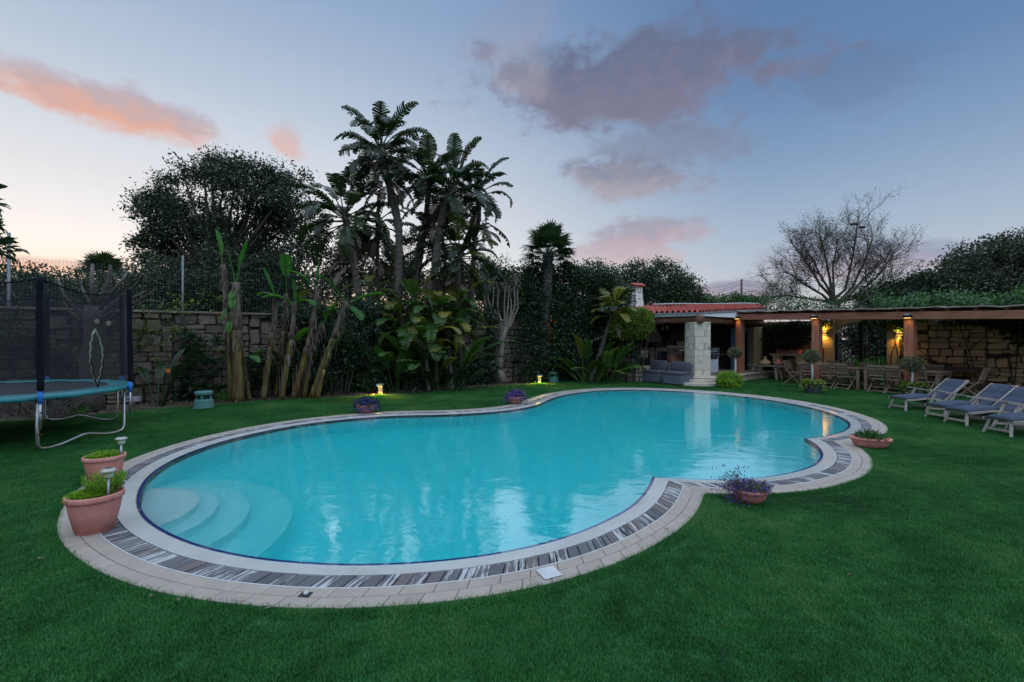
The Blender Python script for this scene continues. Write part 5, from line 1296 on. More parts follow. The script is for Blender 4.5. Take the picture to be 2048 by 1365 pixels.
def leafy_tree(name, label, cat, base, trunk_top, r, lobes, clumps, per, crad, L, Wd, mat, bark, inner=.55, limbs=14, loose=0, group=None):
    t = thing(name, label, cat, base, 0, group); mb, pts = trunk([base, Vector(base).lerp(trunk_top, .5) + Vector((R.uniform(-.1, .1), R.uniform(-.1, .1), 0)), trunk_top], r, r * .7, .3, 9, .12)
    pos, out, cen, tn = lobes_pts(lobes, clumps, per, crad, inner, 2.0)
    for c in cen[rng.choice(len(cen), min(limbs, len(cen)), replace=False)]:
        c = Vector(c); tt = Vector(trunk_top); m = tt.lerp(c, .5) + Vector((R.uniform(-.2, .2), R.uniform(-.2, .2), R.uniform(0, .3)))
        mb.tube([tt, tt.lerp(m, .5) + Vector((0, 0, .05)), m, m.lerp(c, .5) + Vector((R.uniform(-.1, .1), R.uniform(-.1, .1), .1)), c], [r * .5, r * .4, r * .27, r * .16, r * .06], 6, cap=False)
    mb.build('trunk', bark, t, world=True, smooth=True)
    quads('crown', leaves(pos, L, Wd, out, .5), mat, t, tn)
    return t
def bush(name, label, cat, lobes, clumps, per, crad, L, Wd, mat, inner=.3, part='foliage', group=None, stems=8, bark=None):
    base = Vector((float(np.mean([l[0] for l in lobes])), float(np.mean([l[1] for l in lobes])), 0)); base.z = max(0.0, min(l[2] - l[5] for l in lobes)) if name.startswith('roof') else 0
    t = thing(name, label, cat, base, 0, group); pos, out, cen, tn = lobes_pts(lobes, clumps, per, crad, inner); pos[:, 2] = np.maximum(pos[:, 2], base.z + .02)
    quads(part, leaves(pos, L, Wd, out, .5), mat, t, tn)
    if stems:
        mb = MB()
        for c in cen[rng.choice(len(cen), min(stems, len(cen)), replace=False)]:
            c = Vector(c); b = Vector((base.x * .6 + c.x * .4, base.y * .6 + c.y * .4, base.z)); mb.tube([b, b.lerp(c, .5) + Vector((R.uniform(-.1, .1), R.uniform(-.1, .1), .1)), c], [.03, .02, .008], 5, cap=False)
        mb.build('stems', bark or bark_d, t, world=True)
    return t
def E_(u, v, d, rx, ry, rz): p = D(u, v, d); return (p.x, p.y, p.z, rx, ry, rz)

# ---------------------------------------------------------------- tall strelitzias (wild banana palms)
def strel(label, tr_px, d0, crown_n, Lr, Wr, r0=.12, r1=.10, skirt=0, elev=(.2, 1.35), mat=None, seed=1, tear=.55, spread_up=True, dz=0.0, ylw=0.0, azs=None, grp='tall wild banana palms in the back bed', droopr=(1.0, 2.0), lsc=1.0, dead=8):
    R.seed(seed); pts = [D(u, v, d0 + (0 if i else dz)) for i, (u, v) in enumerate(tr_px)]
    pts[0].z = 0
    t = thing('wild_banana_palm', label, 'palm', pts[0], 0, grp); mb, c = trunk(pts, r0, r1, .10, 10, .10); mb.build('trunk', bark_s, t, world=True)
    top = c[-1]; dirn = (c[-1] - c[-4]).normalized()
    crown_n = int(crown_n * 1.9)
    for k in range(crown_n):
        f = k / max(1, crown_n - 1); az_ = (azs[k % len(azs)] if azs else k * 2.399 + R.uniform(-.3, .3)); el_ = elev[1] - .18 + (elev[0] - elev[1]) * f + R.uniform(-.15, .15)
        b = top - dirn * (.45 * f) + Vector((math.cos(az_) * r1 * .6, math.sin(az_) * r1 * .6, 0))
        mb = paddle(b, az_, el_, R.uniform(*Lr) * lsc, R.uniform(*Wr) * (.30 + lsc), R.uniform(*droopr) * (1.0 if el_ > 1.0 else 1.35), R.uniform(.22, .45), tear, R.uniform(.2, .45))
        mb.build('leaf', (lf_strel_y if R.random() < ylw else (mat or lf_palm)), t, world=True)
    for k in range(skirt + dead):
        az_ = R.uniform(0, 2 * PI); s = R.uniform(.2, 1.9); b = top - dirn * s + Vector((math.cos(az_) * r1, math.sin(az_) * r1, 0))
        mb = paddle(b, az_, R.uniform(-.9, -.2), R.uniform(.6, 1.3), R.uniform(.22, .4), R.uniform(.8, 1.3), .25, .95, .1, 10, pr=.012); mb.build('dead_leaf', lf_dead, t, world=True)
    mb = MB()       # ragged leaf-base boots under the crown
    for k in range(60):
        az_ = R.uniform(0, 2 * PI); s = R.uniform(0, .8); b = top - dirn * s; o = Vector((math.cos(az_), math.sin(az_), 0)); q = b + o * (r1 + .12) + Vector((0, 0, R.uniform(-.05, .35)))
        sd2 = Vector((-o.y, o.x, 0)) * .035; mb.add([b + o * r1 * .8 - sd2, b + o * r1 * .8 + sd2, q + sd2 * .3, q - sd2 * .3], [(0, 1, 2, 3)])
    mb.build('leaf_boots', lf_dead, t, world=True)
    return t
strel('tallest wild banana palm, with a shaggy skirt of dead leaves', [(790, 775), (795, 690), (797, 560), (797, 458), (783, 389), (768, 330), (761, 292)], 16.8, 17, (1.1, 1.65), (.46, .62), .15, .13, 26, (-.35, 1.35), seed=21, tear=.75)
strel('wild banana palm leaning left over the bananas, crown left of the tallest', [(752, 778), (738, 690), (720, 602), (706, 520), (697, 470), (688, 425)], 16.4, 14, (1.15, 1.7), (.5, .66), .13, .11, 6, (-.25, 1.35), seed=33, tear=.45)
strel('wild banana palm with bare upper trunk just right of the tallest', [(800, 775), (815, 660), (832, 570), (849, 458), (855, 403), (858, 350)], 17.4, 11, (.95, 1.35), (.42, .56), .12, .10, 3, (-.1, 1.35), seed=41, tear=.5)
strel('thick-trunked wild banana palm leaning right, second from the right', [(846, 778), (858, 600), (869, 542), (877, 472), (888, 417), (908, 372)], 16.9, 13, (1.0, 1.45), (.46, .6), .16, .12, 4, (-.1, 1.4), seed=52, tear=.5)
strel('slim wild banana palm, rightmost of the tall ones', [(932, 772), (944, 560), (950, 480), (958, 430), (955, 378)], 18.0, 12, (.85, 1.3), (.38, .5), .10, .09, 8, (-.4, 1.35), seed=63, tear=.7)
strel('slender dark-trunked wild banana palm hidden behind the tallest one', [(770, 778), (763, 680), (757, 600), (755, 515), (757, 440)], 17.6, 8, (.7, 1.1), (.3, .42), .08, .07, 16, (-.8, .9), seed=74, tear=.9)
strel('mid-height wild banana palm with arching crown between the tall trunks', [(880, 776), (872, 620), (868, 520), (866, 480)], 18.3, 12, (1.1, 1.6), (.4, .52), .11, .09, 2, (-.2, 1.2), seed=85, tear=.6)
strel('mid-height wild banana palm with dense dark crown right of the clump', [(906, 776), (912, 640), (917, 540), (920, 500)], 17.3, 16, (1.0, 1.5), (.42, .56), .12, .10, 2, (-.45, 1.3), seed=96, tear=.6, ylw=.12)
strel('short wild banana palm with yellowed fronds under the leaning palm', [(750, 770), (745, 640), (742, 575)], 17.0, 8, (.8, 1.1), (.3, .4), .07, .06, 3, (-.3, .9), seed=107, tear=.7, ylw=.6)
def clump(label, cx, cy, d, n, Lr, Wr, seed, mat=None, elev=(.15, 1.35), rad_=.5, ylw=.15, tear=.4, pet=(.5, 1.1), name='strelitzia_clump', cat='plant', droop=(.5, 1.3), bias=None, grp=None):
    R.seed(seed); b0 = D(cx, cy, d); b0.z = 0; t = thing(name, label, cat, b0, 0, grp)
    for k in range(n):
        a = R.uniform(0, 2 * PI); r_ = rad_ * math.sqrt(R.random()); b = b0 + Vector((r_ * math.cos(a), r_ * math.sin(a) * .6, 0)); el_ = R.uniform(*elev); az_ = a + R.uniform(-.5, .5)
        if bias is not None and R.random() < .5: az_ = bias + R.uniform(-.9, .9)
        mb = paddle(b, az_, el_, R.uniform(*Lr), R.uniform(*Wr), R.uniform(*droop), R.uniform(*pet), tear, R.uniform(.15, .4)); mb.build('leaf', lf_strel_y if R.random() < ylw else (mat or lf_palm), t, world=True)
    return t
for u, top_, d_, n_, sd_, y_, w in ((806, 640, 15.9, 8, 301, .3, 'left of the leaf mass'), (832, 610, 16.2, 9, 302, .15, 'in the middle of the leaf mass'), (868, 620, 16.0, 9, 303, .25, 'right of the middle of the leaf mass'), (898, 655, 16.1, 8, 304, .3, 'at the right of the leaf mass'), (852, 670, 15.6, 8, 305, .1, 'low at the front of the leaf mass'), (918, 610, 16.8, 8, 306, .15, 'at the right rear of the leaf mass')):
    strel('short leafy wild banana ' + w + ' under the tall palms', [(u + 6, 782), (u + 2, (782 + top_) / 2), (u, top_)], d_, n_, (.75, 1.15), (.34, .46), .07, .06, 0, (-.2, 1.3), seed=sd_, tear=.45, ylw=y_, mat=lf_mid, droopr=(1.2, 2.4), grp='short wild bananas under the tall palms', dead=0)
clump('dense strelitzia clump with yellowed hanging leaves below the tall palms', 850, 776, 16.3, 34, (.9, 1.5), (.38, .54), 201, mat=lf_mid, elev=(.8, 1.5), rad_=1.1, ylw=.22, pet=(.6, 1.9), tear=.5, droop=(1.0, 2.1), bias=-PI / 2)
clump('strelitzia clump with tall fresh leaves left of the lit bollard bed', 788, 790, 15.6, 9, (.8, 1.2), (.34, .46), 202, mat=lf_ivy, elev=(.9, 1.45), rad_=.35, ylw=.0, pet=(.4, .9))
clump('low dark broad-leaved clump at the foot of the tall palms', 868, 786, 15.7, 22, (.4, .7), (.26, .4), 203, mat=lf_hedge, elev=(.3, 1.2), rad_=1.1, ylw=0, tear=.15, pet=(.6, 1.1))
clump('strelitzia with orange crane flower against the stone wall', 318, 816, 12.0, 7, (.65, .85), (.24, .32), 204, mat=lf_palm, elev=(.85, 1.4), rad_=.22, ylw=.15, tear=.25, pet=(.9, 1.5), droop=(.7, 1.5))
fl = D(334, 746, 11.9); t_ = bpy.data.objects['strelitzia_clump.003'] if 'strelitzia_clump.003' in bpy.data.objects else None
if t_:
    mb = MB(); mb.tube([Vector((t_.location.x, t_.location.y, 0)), fl + Vector((-.04, 0, -.1)), fl], [.012, .01, .008], 6); mb.build('flower_stalk', lf_palm, t_, world=True)
    mb = MB()
    for a in (.4, .8, 1.2, 1.6, 2.0): v = Vector((math.cos(a), 0, math.sin(a))) * .15; s_ = Vector((-math.sin(a), .3, math.cos(a))) * .022; mb.add([fl, fl + v * .5 + s_, fl + v, fl + v * .5 - s_], [(0, 1, 2, 3)])
    mb.build('petals', fl_orange, t_, world=True); mb = MB(); mb.tube([fl + Vector((-.05, 0, -.02)), fl + Vector((.10, 0, .0)), fl + Vector((.24, 0, .05))], [.012, .018, .003], 6); mb.build('beak', lf_purple, t_, world=True)
# right-hand strelitzia group by the kitchen
strel('leaning wild banana palm with yellow-brown crown beside the kitchen chimney', [(1180, 766), (1196, 720), (1208, 680), (1222, 640), (1228, 612)], 19.0, 14, (.62, .95), (.34, .46), .10, .085, 2, (.35, 1.4), seed=118, tear=.7, ylw=.85, lsc=1.0, droopr=(.9, 2.0), grp='wild banana palms by the kitchen')
strel('short wild banana palm in front of the clipped round shrub', [(1238, 764), (1240, 720), (1241, 700)], 19.3, 7, (.55, .8), (.32, .42), .07, .06, 0, (-.1, 1.0), seed=129, lsc=1.0, tear=.5, ylw=.4, grp='wild banana palms by the kitchen')
clump('broad-leaved green clump at the kitchen end of the back bed', 1205, 764, 18.6, 26, (.7, 1.15), (.36, .5), 205, mat=lf_mid, elev=(.55, 1.4), rad_=1.0, ylw=.22, tear=.3, pet=(.4, 1.1), droop=(.7, 1.8), bias=-PI / 2)
clump('pale torn-leaved strelitzia left of the leaning palm trunk', 1180, 764, 19.0, 10, (.8, 1.2), (.36, .48), 206, mat=lf_mid, elev=(1.0, 1.45), rad_=.5, ylw=.35, tear=.55, pet=(.8, 1.4))

# ---------------------------------------------------------------- bananas
def banana(label, px, d, r0, r1, leaves_, seed, dry=1):
    """px: stem from base to top in image positions at d metres; leaves_: (azimuth, elevation, length, width, droop, petiole, yellow)"""
    R.seed(seed); pts = [D(u, v, d) for u, v in px]; pts[0].z = 0
    t = thing('banana_plant', label, 'banana plant', pts[0], 0, 'banana plants along the stone wall')
    half = max(2, len(pts) // 2 + 1) if len(pts) > 2 else 2
    mb, c = trunk(pts, r0, r1, .22, 10, .05); k = int(len(c) * .62)
    rs = [r0 + (r1 - r0) * i / (len(c) - 1) for i in range(len(c))]
    mb = MB(); mb.tube(c[:k + 1], rs[:k + 1], 10, jit=.07); mb.build('lower_stem', ban_stem, t, world=True, smooth=True)
    mb = MB(); mb.tube(c[k:], rs[k:], 10, jit=.16); mb.build('upper_stem', ban_dry if dry else ban_stem, t, world=True, smooth=True)
    mb = MB()
    for _ in range(70 * dry):
        i = R.randint(int(len(c) * .45), len(c) - 1); a = R.uniform(0, 2 * PI); o = Vector((math.cos(a), math.sin(a), 0)); b = c[i] + o * rs[i] * .9; l = R.uniform(.12, .42); s_ = Vector((-o.y, o.x, 0)) * R.uniform(.01, .03)
        q = b + o * R.uniform(.02, .09) - Vector((0, 0, l)); m = b.lerp(q, .5) + o * .03; mb.add([b - s_, b + s_, m + s_, m - s_, q + s_ * .3, q - s_ * .3], [(0, 1, 2, 3), (3, 2, 4, 5)])
    for _ in range(8):
        i = R.randint(1, int(len(c) * .5)); a = R.uniform(0, 2 * PI); o = Vector((math.cos(a), math.sin(a), 0)); b = c[i] + o * rs[i]; s_ = Vector((-o.y, o.x, 0)) * R.uniform(.02, .04); q = b + Vector((0, 0, R.uniform(.3, .7))) + o * .02
        mb.add([b - s_, b + s_, q + s_ * .2, q - s_ * .2], [(0, 1, 2, 3)])
    if mb.v: tag(mb.build('dry_strips', lf_dead, t, world=True), kind='stuff')
    for az_, el_, L, Wd, dr, pe, yl in leaves_:
        paddle(c[-1] - Vector((0, 0, R.uniform(.02, .15))), az_, el_, L * 1.25, Wd * 1.3, dr, pe, .22, .5, 11, pr=.02).build('leaf', lf_strel_y if yl == 2 else lf_banana, t, world=True)
    return t
W_, S_, E__ = PI, -PI / 2, 0.0
banana('slim banana stem at the left of the clump, topped by one thin pale frond', [(463, 806), (458, 700), (452, 610), (446, 530)], 13.1, .085, .06, [(W_, 1.45, .62, .20, .25, .45, 0)], 301)
banana('thick banana stem with folded yellow-green leaves hanging down it', [(477, 807), (476, 720), (474, 650), (472, 565)], 12.95, .165, .085, [(E__, 1.35, .75, .16, .2, .4, 0), (W_ + .3, 1.4, .6, .1, .2, .4, 0), (S_, -.9, .30, .16, .3, .2, 0), (S_ + .2, -1.1, .28, .16, .3, 1.2, 0), (S_ - .4, -1.15, .28, .15, .3, 2.2, 0), (S_ + .1, -1.2, .26, .14, .3, 3.2, 0)], 302)
banana('banana stem with one erect dark green leaf on its left', [(527, 803), (537, 720), (548, 650), (553, 590)], 13.35, .095, .06, [(W_ + .1, 1.15, .66, .26, -.15, .2, 0), (.3, 1.35, .3, .06, .2, .6, 0), (W_ - .3, .25, .42, .2, .9, .3, 0)], 303)
banana('thin banana stem whose top leaf is twisted upright', [(552, 797), (560, 720), (568, 650), (573, 588)], 13.9, .065, .05, [(S_ + .4, 1.45, .55, .30, .5, .9, 0)], 304)
banana('banana stem with a broad leaf folded over like a tent', [(563, 800), (574, 730), (584, 670), (590, 604)], 13.45, .09, .06, [(W_ + .5, .45, .55, .32, 1.3, .3, 0), (E__ - .4, .25, .50, .32, 1.5, .25, 0), (E__, 1.2, .75, .09, .25, .3, 0), (W_, 1.5, .55, .22, .1, .1, 0)], 305)
banana('banana stem crossing others with erect pointed leaf at top', [(587, 800), (604, 735), (618, 680), (627, 630), (634, 572)], 13.5, .085, .055, [(E__, 1.5, .55, .14, .1, .3, 0), (W_, .8, .6, .30, 1.0, .4, 0), (W_ - .5, -.1, .5, .25, .8, .3, 2)], 306)
banana('banana stem behind with hanging leaf at shoulder height', [(609, 797), (616, 735), (628, 690), (644, 648)], 13.8, .08, .05, [(W_ - .3, -.2, .6, .32, 1.2, .4, 0), (E__, 1.2, .5, .2, .8, .5, 0)], 307)
banana('thick banana stem leaning right with a big fresh leaf reaching right', [(625, 795), (648, 730), (666, 680), (680, 640), (693, 604)], 13.7, .125, .07, [(E__ + .05, .42, .78, .36, .75, .28, 0), (E__ - .5, -.5, .5, .3, .9, .3, 0), (W_ - .2, -.2, .5, .28, 1.0, .3, 0), (W_ + .6, .9, .6, .26, .6, .5, 0)], 308)
banana('short yellowish banana sucker against the leaning stem', [(634, 797), (645, 755), (658, 705)], 13.5, .06, .03, [(E__ + .5, 1.1, .5, .16, .5, .4, 0)], 309, 0)
banana('small banana sucker right of the thick stem with two drooping leaves', [(500, 806), (492, 760), (485, 715)], 13.2, .05, .035, [(E__ + .2, .5, .55, .22, 1.2, .4, 0), (E__ - .6, .2, .55, .2, 1.3, .4, 0), (W_, .3, .4, .2, 1.0, .3, 0)], 310)
banana('banana stem with ragged brown collar left of the leaning stem', [(598, 798), (606, 760), (612, 720)], 14.0, .055, .04, [(W_ + .3, .9, .4, .16, .8, .4, 2)], 311)

# ---------------------------------------------------------------- fan palm
R.seed(5); b0 = D(1086, 760, 19.3); b0.z = 0; top = D(1096, 508, 19.3)
t = thing('fan_palm', 'fan palm with shaggy dark trunk standing alone in front of the hedge', 'palm', b0)
mb, c = trunk([b0, D(1088, 680, 19.3), D(1093, 600, 19.3), top], .14, .22, .07, 14, .14); mb.build('trunk', fibre, t, world=True)
mb = MB()
for _ in range(900):
    i = R.randint(2, len(c) - 1); a = R.uniform(0, 2 * PI); o = Vector((math.cos(a), math.sin(a), 0)); r_ = .14 + .08 * i / len(c); b = c[i] + o * r_ * .92; s_ = Vector((-o.y, o.x, 0)) * .02; q = b + o * R.uniform(.02, .07) + Vector((0, 0, R.uniform(-.16, .12)))
    mb.add([b - s_, b + s_, q + s_ * .4, q - s_ * .4], [(0, 1, 2, 3)])
tag(mb.build('trunk_fibres', fibre, t, world=True), kind='stuff')
def fan(b, az_, el_, pet, rl):
    mb = MB(); d = Vector((math.cos(az_) * math.cos(el_), math.sin(az_) * math.cos(el_), math.sin(el_))); h = b + d * pet; mb.tube([b, b.lerp(h, .5) + Vector((0, 0, .03)), h], [.016, .013, .01], 4)
    sd_ = d.cross(Vector((0, 0, 1))); sd_ = sd_.normalized() if sd_.length > .1 else Vector((1, 0, 0)); nn = sd_.cross(d).normalized(); shade = R.random() * .7
    for k in range(22):
        a = -2.1 + 4.2 * k / 21; v = (d * math.cos(a) + sd_ * math.sin(a)); l = rl * (1 - .18 * abs(a) / 2.1) * R.uniform(.9, 1.05); m = h + v * l * .55 + nn * .05 * rl; e2 = h + v * l + nn * .02 - Vector((0, 0, R.uniform(.05, .28) * rl)); w = (nn * .25 + v.cross(nn) * .97).normalized() * .030 * rl / .55
        mb.add([h - w * .25, h + w * .25, m + w, m - w, e2], [(0, 1, 2, 3), (3, 2, 4)], min(1, shade + R.uniform(0, .3)))
    return mb
for k in range(44):
    f = k / 43; el_ = 1.25 - 1.5 * f ** .85 + R.uniform(-.12, .12); az_ = k * 2.399 + R.uniform(-.2, .2)
    fan(top + Vector((0, 0, .15 - .3 * f)), az_, el_, R.uniform(.62, .80), R.uniform(.58, .72)).build('leaf', lf_dead if f > .97 else lf_fan, t, world=True)

# ---------------------------------------------------------------- pollarded pale tree
R.seed(9); d = 18.6; b0 = D(1006, 766, d); b0.z = 0; t = thing('pollarded_tree', 'bare pale-barked pollarded tree between the palms and the hedge', 'tree', b0)
mb = MB()
mb.tube([b0, D(1000, 748, d), D(990, 735, d), D(985, 728, d)], [.20, .17, .15, .13], 10, jit=.1)
mb.tube([D(992, 738, d), D(982, 712, d), D(975, 690, d), D(965, 672, d), D(957, 664, d)], [.12, .10, .085, .07, .05], 8, jit=.06)
mb.tube([D(997, 740, d), D(1001, 725, d), D(1003, 700, d), D(1004, 680, d), D(1012, 655, d)], [.13, .12, .11, .11, .09], 8, jit=.06)
mb.tube([D(975, 690, d), D(974, 665, d), D(976, 640, d), D(972, 612, d), D(968, 590, d)], [.06, .055, .05, .04, .03], 6)
mb.tube([D(1003, 690, d), D(996, 660, d), D(985, 630, d), D(976, 600, d), D(973, 575, d)], [.07, .06, .05, .04, .028], 6)
for u, v, w in ((1022, 610, 0), (1030, 580, 0), (1015, 600, 0), (1008, 588, 0), (1036, 590, 0), (995, 600, 0), (985, 585, 0)):
    mb.tube([D(1006, 675, d), D(1012 + (u - 1012) * .4, 650, d), D(u, (v + 640) / 2, d), D(u + R.uniform(-3, 3), v, d), D(u + R.uniform(-4, 4), v - 18, d)], [.06, .05, .04, .03, .02], 6)
tips = []
for u, v in ((968, 590), (973, 577), (985, 570), (995, 580), (1008, 572), (1015, 580), (1022, 590), (1030, 562), (1036, 572)):
    for _ in range(5): mb.tube([D(u, v + 8, d), D(u + R.uniform(-7, 7), v - 6, d + R.uniform(-.3, .3)), D(u + R.uniform(-14, 14), v - R.uniform(2, 20), d + R.uniform(-.5, .5))], [.016, .011, .005], 4)
mb.tube([D(965, 640, d), D(958, 622, d), D(952, 616, d)], [.03, .022, .015], 5); mb.tube([D(1012, 615, d), D(1028, 612, d), D(1042, 606, d)], [.025, .018, .01], 5)
mb.build('trunk', bark_p, t, world=True, smooth=True)
pos = np.vstack([np.array(D(u, v, d)) + rng.normal(size=(26, 3)) * .14 for u, v in ((1030, 562), (1038, 572), (1044, 580), (1042, 606), (1010, 568), (985, 566))]); quads('young_leaves', leaves(pos, .07, .035), lf_yellow, t)

# ---------------------------------------------------------------- pruned tree behind the trampoline
R.seed(13); d = 11.2; b0 = D(184, 826, d); b0.z = 0; t = thing('pruned_tree', 'thick-trunked hard-pruned tree with bare cut limbs behind the trampoline', 'tree', b0)
mb = MB(); mb.tube([b0, D(180, 790, d), D(181, 740, d), D(188, 690, d), D(192, 640, d), D(193, 612, d)], [.28, .23, .20, .20, .23, .20], 12, jit=.05)
for pts, r_ in (([(190, 630), (186, 590), (184, 555), (185, 530)], .09), ([(196, 630), (206, 590), (218, 560), (221, 531)], .09), ([(200, 620), (228, 580), (246, 560), (253, 548)], .055), ([(188, 620), (168, 585), (155, 555), (151, 540)], .05), ([(203, 635), (235, 600), (262, 580), (278, 565), (286, 549)], .075),
               ([(205, 640), (240, 608), (275, 592), (292, 583)], .065), ([(208, 650), (250, 618), (285, 597), (313, 579)], .045), ([(215, 660), (255, 632), (275, 606), (300, 601), (323, 604)], .04), ([(180, 640), (150, 615), (128, 590), (116, 560)], .06), ([(185, 650), (160, 640), (140, 625), (125, 600)], .045)):
    P_ = [D(u, v, d + .25 * math.sin(i * 1.9 + u)) for i, (u, v) in enumerate(pts)]; mb.tube(P_, [r_ * .62 * (1.25 - .6 * i / (len(P_) - 1)) for i in range(len(P_))], 8, jit=.08)
mb.build('trunk', bark_g, t, world=True, smooth=True)
for u, v in ((195, 643), (218, 647)): p = D(u, v, d - .24); MB().lathe([(.055, 0), (.06, .02), (.02, .022)], 14).build('pruning_scar', cut_m, t).matrix_local = Matrix.Translation(p - t.location) @ Matrix.Rotation(PI / 2, 4, 'X')
# ---------------------------------------------------------------- background trees, hedges, climbers
R.seed(77)
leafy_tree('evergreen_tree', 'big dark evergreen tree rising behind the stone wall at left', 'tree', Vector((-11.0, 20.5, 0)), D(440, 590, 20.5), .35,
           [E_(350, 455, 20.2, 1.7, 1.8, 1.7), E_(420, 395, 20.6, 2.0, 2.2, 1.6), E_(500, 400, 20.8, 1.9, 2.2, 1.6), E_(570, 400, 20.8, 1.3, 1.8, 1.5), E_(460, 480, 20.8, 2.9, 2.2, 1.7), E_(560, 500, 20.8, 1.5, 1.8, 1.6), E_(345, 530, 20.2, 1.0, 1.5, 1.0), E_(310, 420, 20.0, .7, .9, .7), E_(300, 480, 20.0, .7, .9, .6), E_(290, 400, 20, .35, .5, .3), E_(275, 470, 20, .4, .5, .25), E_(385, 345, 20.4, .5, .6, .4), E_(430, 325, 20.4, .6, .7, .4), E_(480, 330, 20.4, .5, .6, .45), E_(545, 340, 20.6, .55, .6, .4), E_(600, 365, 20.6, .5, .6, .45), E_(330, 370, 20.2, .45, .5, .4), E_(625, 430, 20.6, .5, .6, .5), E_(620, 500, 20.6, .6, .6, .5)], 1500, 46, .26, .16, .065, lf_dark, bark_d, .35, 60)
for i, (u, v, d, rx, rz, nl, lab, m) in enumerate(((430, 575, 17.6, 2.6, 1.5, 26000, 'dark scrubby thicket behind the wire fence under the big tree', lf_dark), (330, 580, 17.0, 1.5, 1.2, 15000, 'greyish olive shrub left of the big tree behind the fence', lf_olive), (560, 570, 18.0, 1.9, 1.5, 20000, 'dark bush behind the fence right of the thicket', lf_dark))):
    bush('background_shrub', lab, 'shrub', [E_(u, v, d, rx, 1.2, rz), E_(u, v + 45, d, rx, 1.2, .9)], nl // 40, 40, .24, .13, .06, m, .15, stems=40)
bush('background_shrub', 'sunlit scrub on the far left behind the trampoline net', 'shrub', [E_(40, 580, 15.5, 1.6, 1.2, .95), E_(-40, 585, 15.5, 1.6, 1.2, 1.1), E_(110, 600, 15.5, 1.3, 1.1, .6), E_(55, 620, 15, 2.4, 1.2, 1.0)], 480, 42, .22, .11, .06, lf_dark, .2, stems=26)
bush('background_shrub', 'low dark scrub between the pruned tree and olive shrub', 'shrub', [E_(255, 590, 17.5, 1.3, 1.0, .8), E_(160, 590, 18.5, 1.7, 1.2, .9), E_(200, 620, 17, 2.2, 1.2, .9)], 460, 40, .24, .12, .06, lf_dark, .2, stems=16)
p0 = D(205, 640, 24); p0.z = 0; t = thing('distant_fan_palm', 'small distant fan palm silhouetted in the sunset at left', 'palm', p0); tp_ = D(205, 548, 24); mb, c = trunk([p0, tp_], .22, .25, .3, 9, .1); mb.build('trunk', fibre, t, world=True)
for k in range(26): fan(tp_, k * 2.399, 1.3 - 1.5 * k / 25, .6, .85).build('leaf', lf_fan, t, world=True)
# olive-like trees between the palms
for u, v, d, rx, rz, n, lab in ((700, 520, 21.5, 1.2, 1.4, 4200, 'olive tree seen between the leaning palm and the tallest palm'), (830, 520, 22.0, 1.7, 1.4, 5200, 'olive tree behind the middle palm trunks'), (975, 560, 22.0, 1.1, 1.2, 3600, 'olive tree right of the palm clump'), (740, 590, 21.0, 2.6, 1.3, 5200, 'low olive thicket behind the wall under the palms'), (900, 590, 21.0, 2.4, 1.2, 5000, 'dark thicket behind the wall at the right end of palms')):
    leafy_tree('olive_tree', lab, 'tree', Vector((D(u, v, d).x, d, 0)), D(u, v + 40, d), .12, [E_(u, v, d, rx, 1.1, rz), E_(u - 20, v + 40, d, rx * .9, 1.0, rz * .8), E_(u + 15, v - 28, d, rx * .5, .7, rz * .6)], n * 3 // 36, 38, .24, .13, .05, lf_olive, bark_d, .2, 16, group='olive trees behind the wall')
for u, v, d, rx, rz, n, lab in ((1020, 600, 21.2, 1.3, 1.5, 420, 'dark thicket filling the gap left of the fan palm'), (1010, 690, 20.6, 1.4, 1.4, 360, 'low dark thicket behind the pollarded tree'), (1110, 640, 22.5, 2.6, 2.0, 520, 'dark mass of evergreen growth beyond the rose hedge'), (1225, 660, 22.4, 1.3, 2.2, 360, 'dark evergreen growth beyond the kitchen bed')):
    bush('background_shrub', lab, 'shrub', [E_(u, v, d, rx, .9, rz), E_(u, v + 60, d, rx, .9, rz * .7)], n, 38, .24, .15, .09, lf_hedge, .2, stems=10)
bush('wall_shrub', 'dark leafy shrub in front of the wall behind the leaning bananas', 'shrub', [E_(690, 700, 14.9, .75, .45, .9), E_(655, 690, 14.7, .55, .4, .95), E_(720, 730, 15.0, .6, .45, .7), E_(640, 760, 14.4, .5, .4, .4)], 300, 34, .15, .10, .055, lf_hedge, .3, stems=14)
bush('wall_shrub', 'dark creeper mass on the wall behind the trampoline net', 'shrub', [(*lw(q, .12)[:2], z_, .55, .35, r_) for q, z_, r_ in ((-4.2, 1.5, .9), (-3.3, 1.1, .9), (-2.5, 1.8, .7), (-1.7, .9, .6), (-5.2, 1.3, 1.0), (-1.0, 2.2, .4))], 260, 30, .14, .09, .05, lf_dark, .2, stems=16)
bush('wall_shrub', 'low dark shrub at the wall foot among the banana stems', 'shrub', [E_(540, 740, 14.0, .6, .3, .55), E_(590, 745, 14.2, .6, .3, .6), E_(500, 750, 13.7, .35, .25, .45)], 170, 34, .13, .10, .05, lf_hedge, .3, stems=10)
bush('wall_shrub', 'shrub spilling over the wall top between bananas and leaning palm', 'shrub', [E_(640, 640, 15.0, .9, .4, .5), E_(570, 632, 14.7, .6, .35, .35), E_(720, 640, 15.6, .9, .4, .6)], 240, 32, .16, .10, .055, lf_hedge, .3, stems=8)
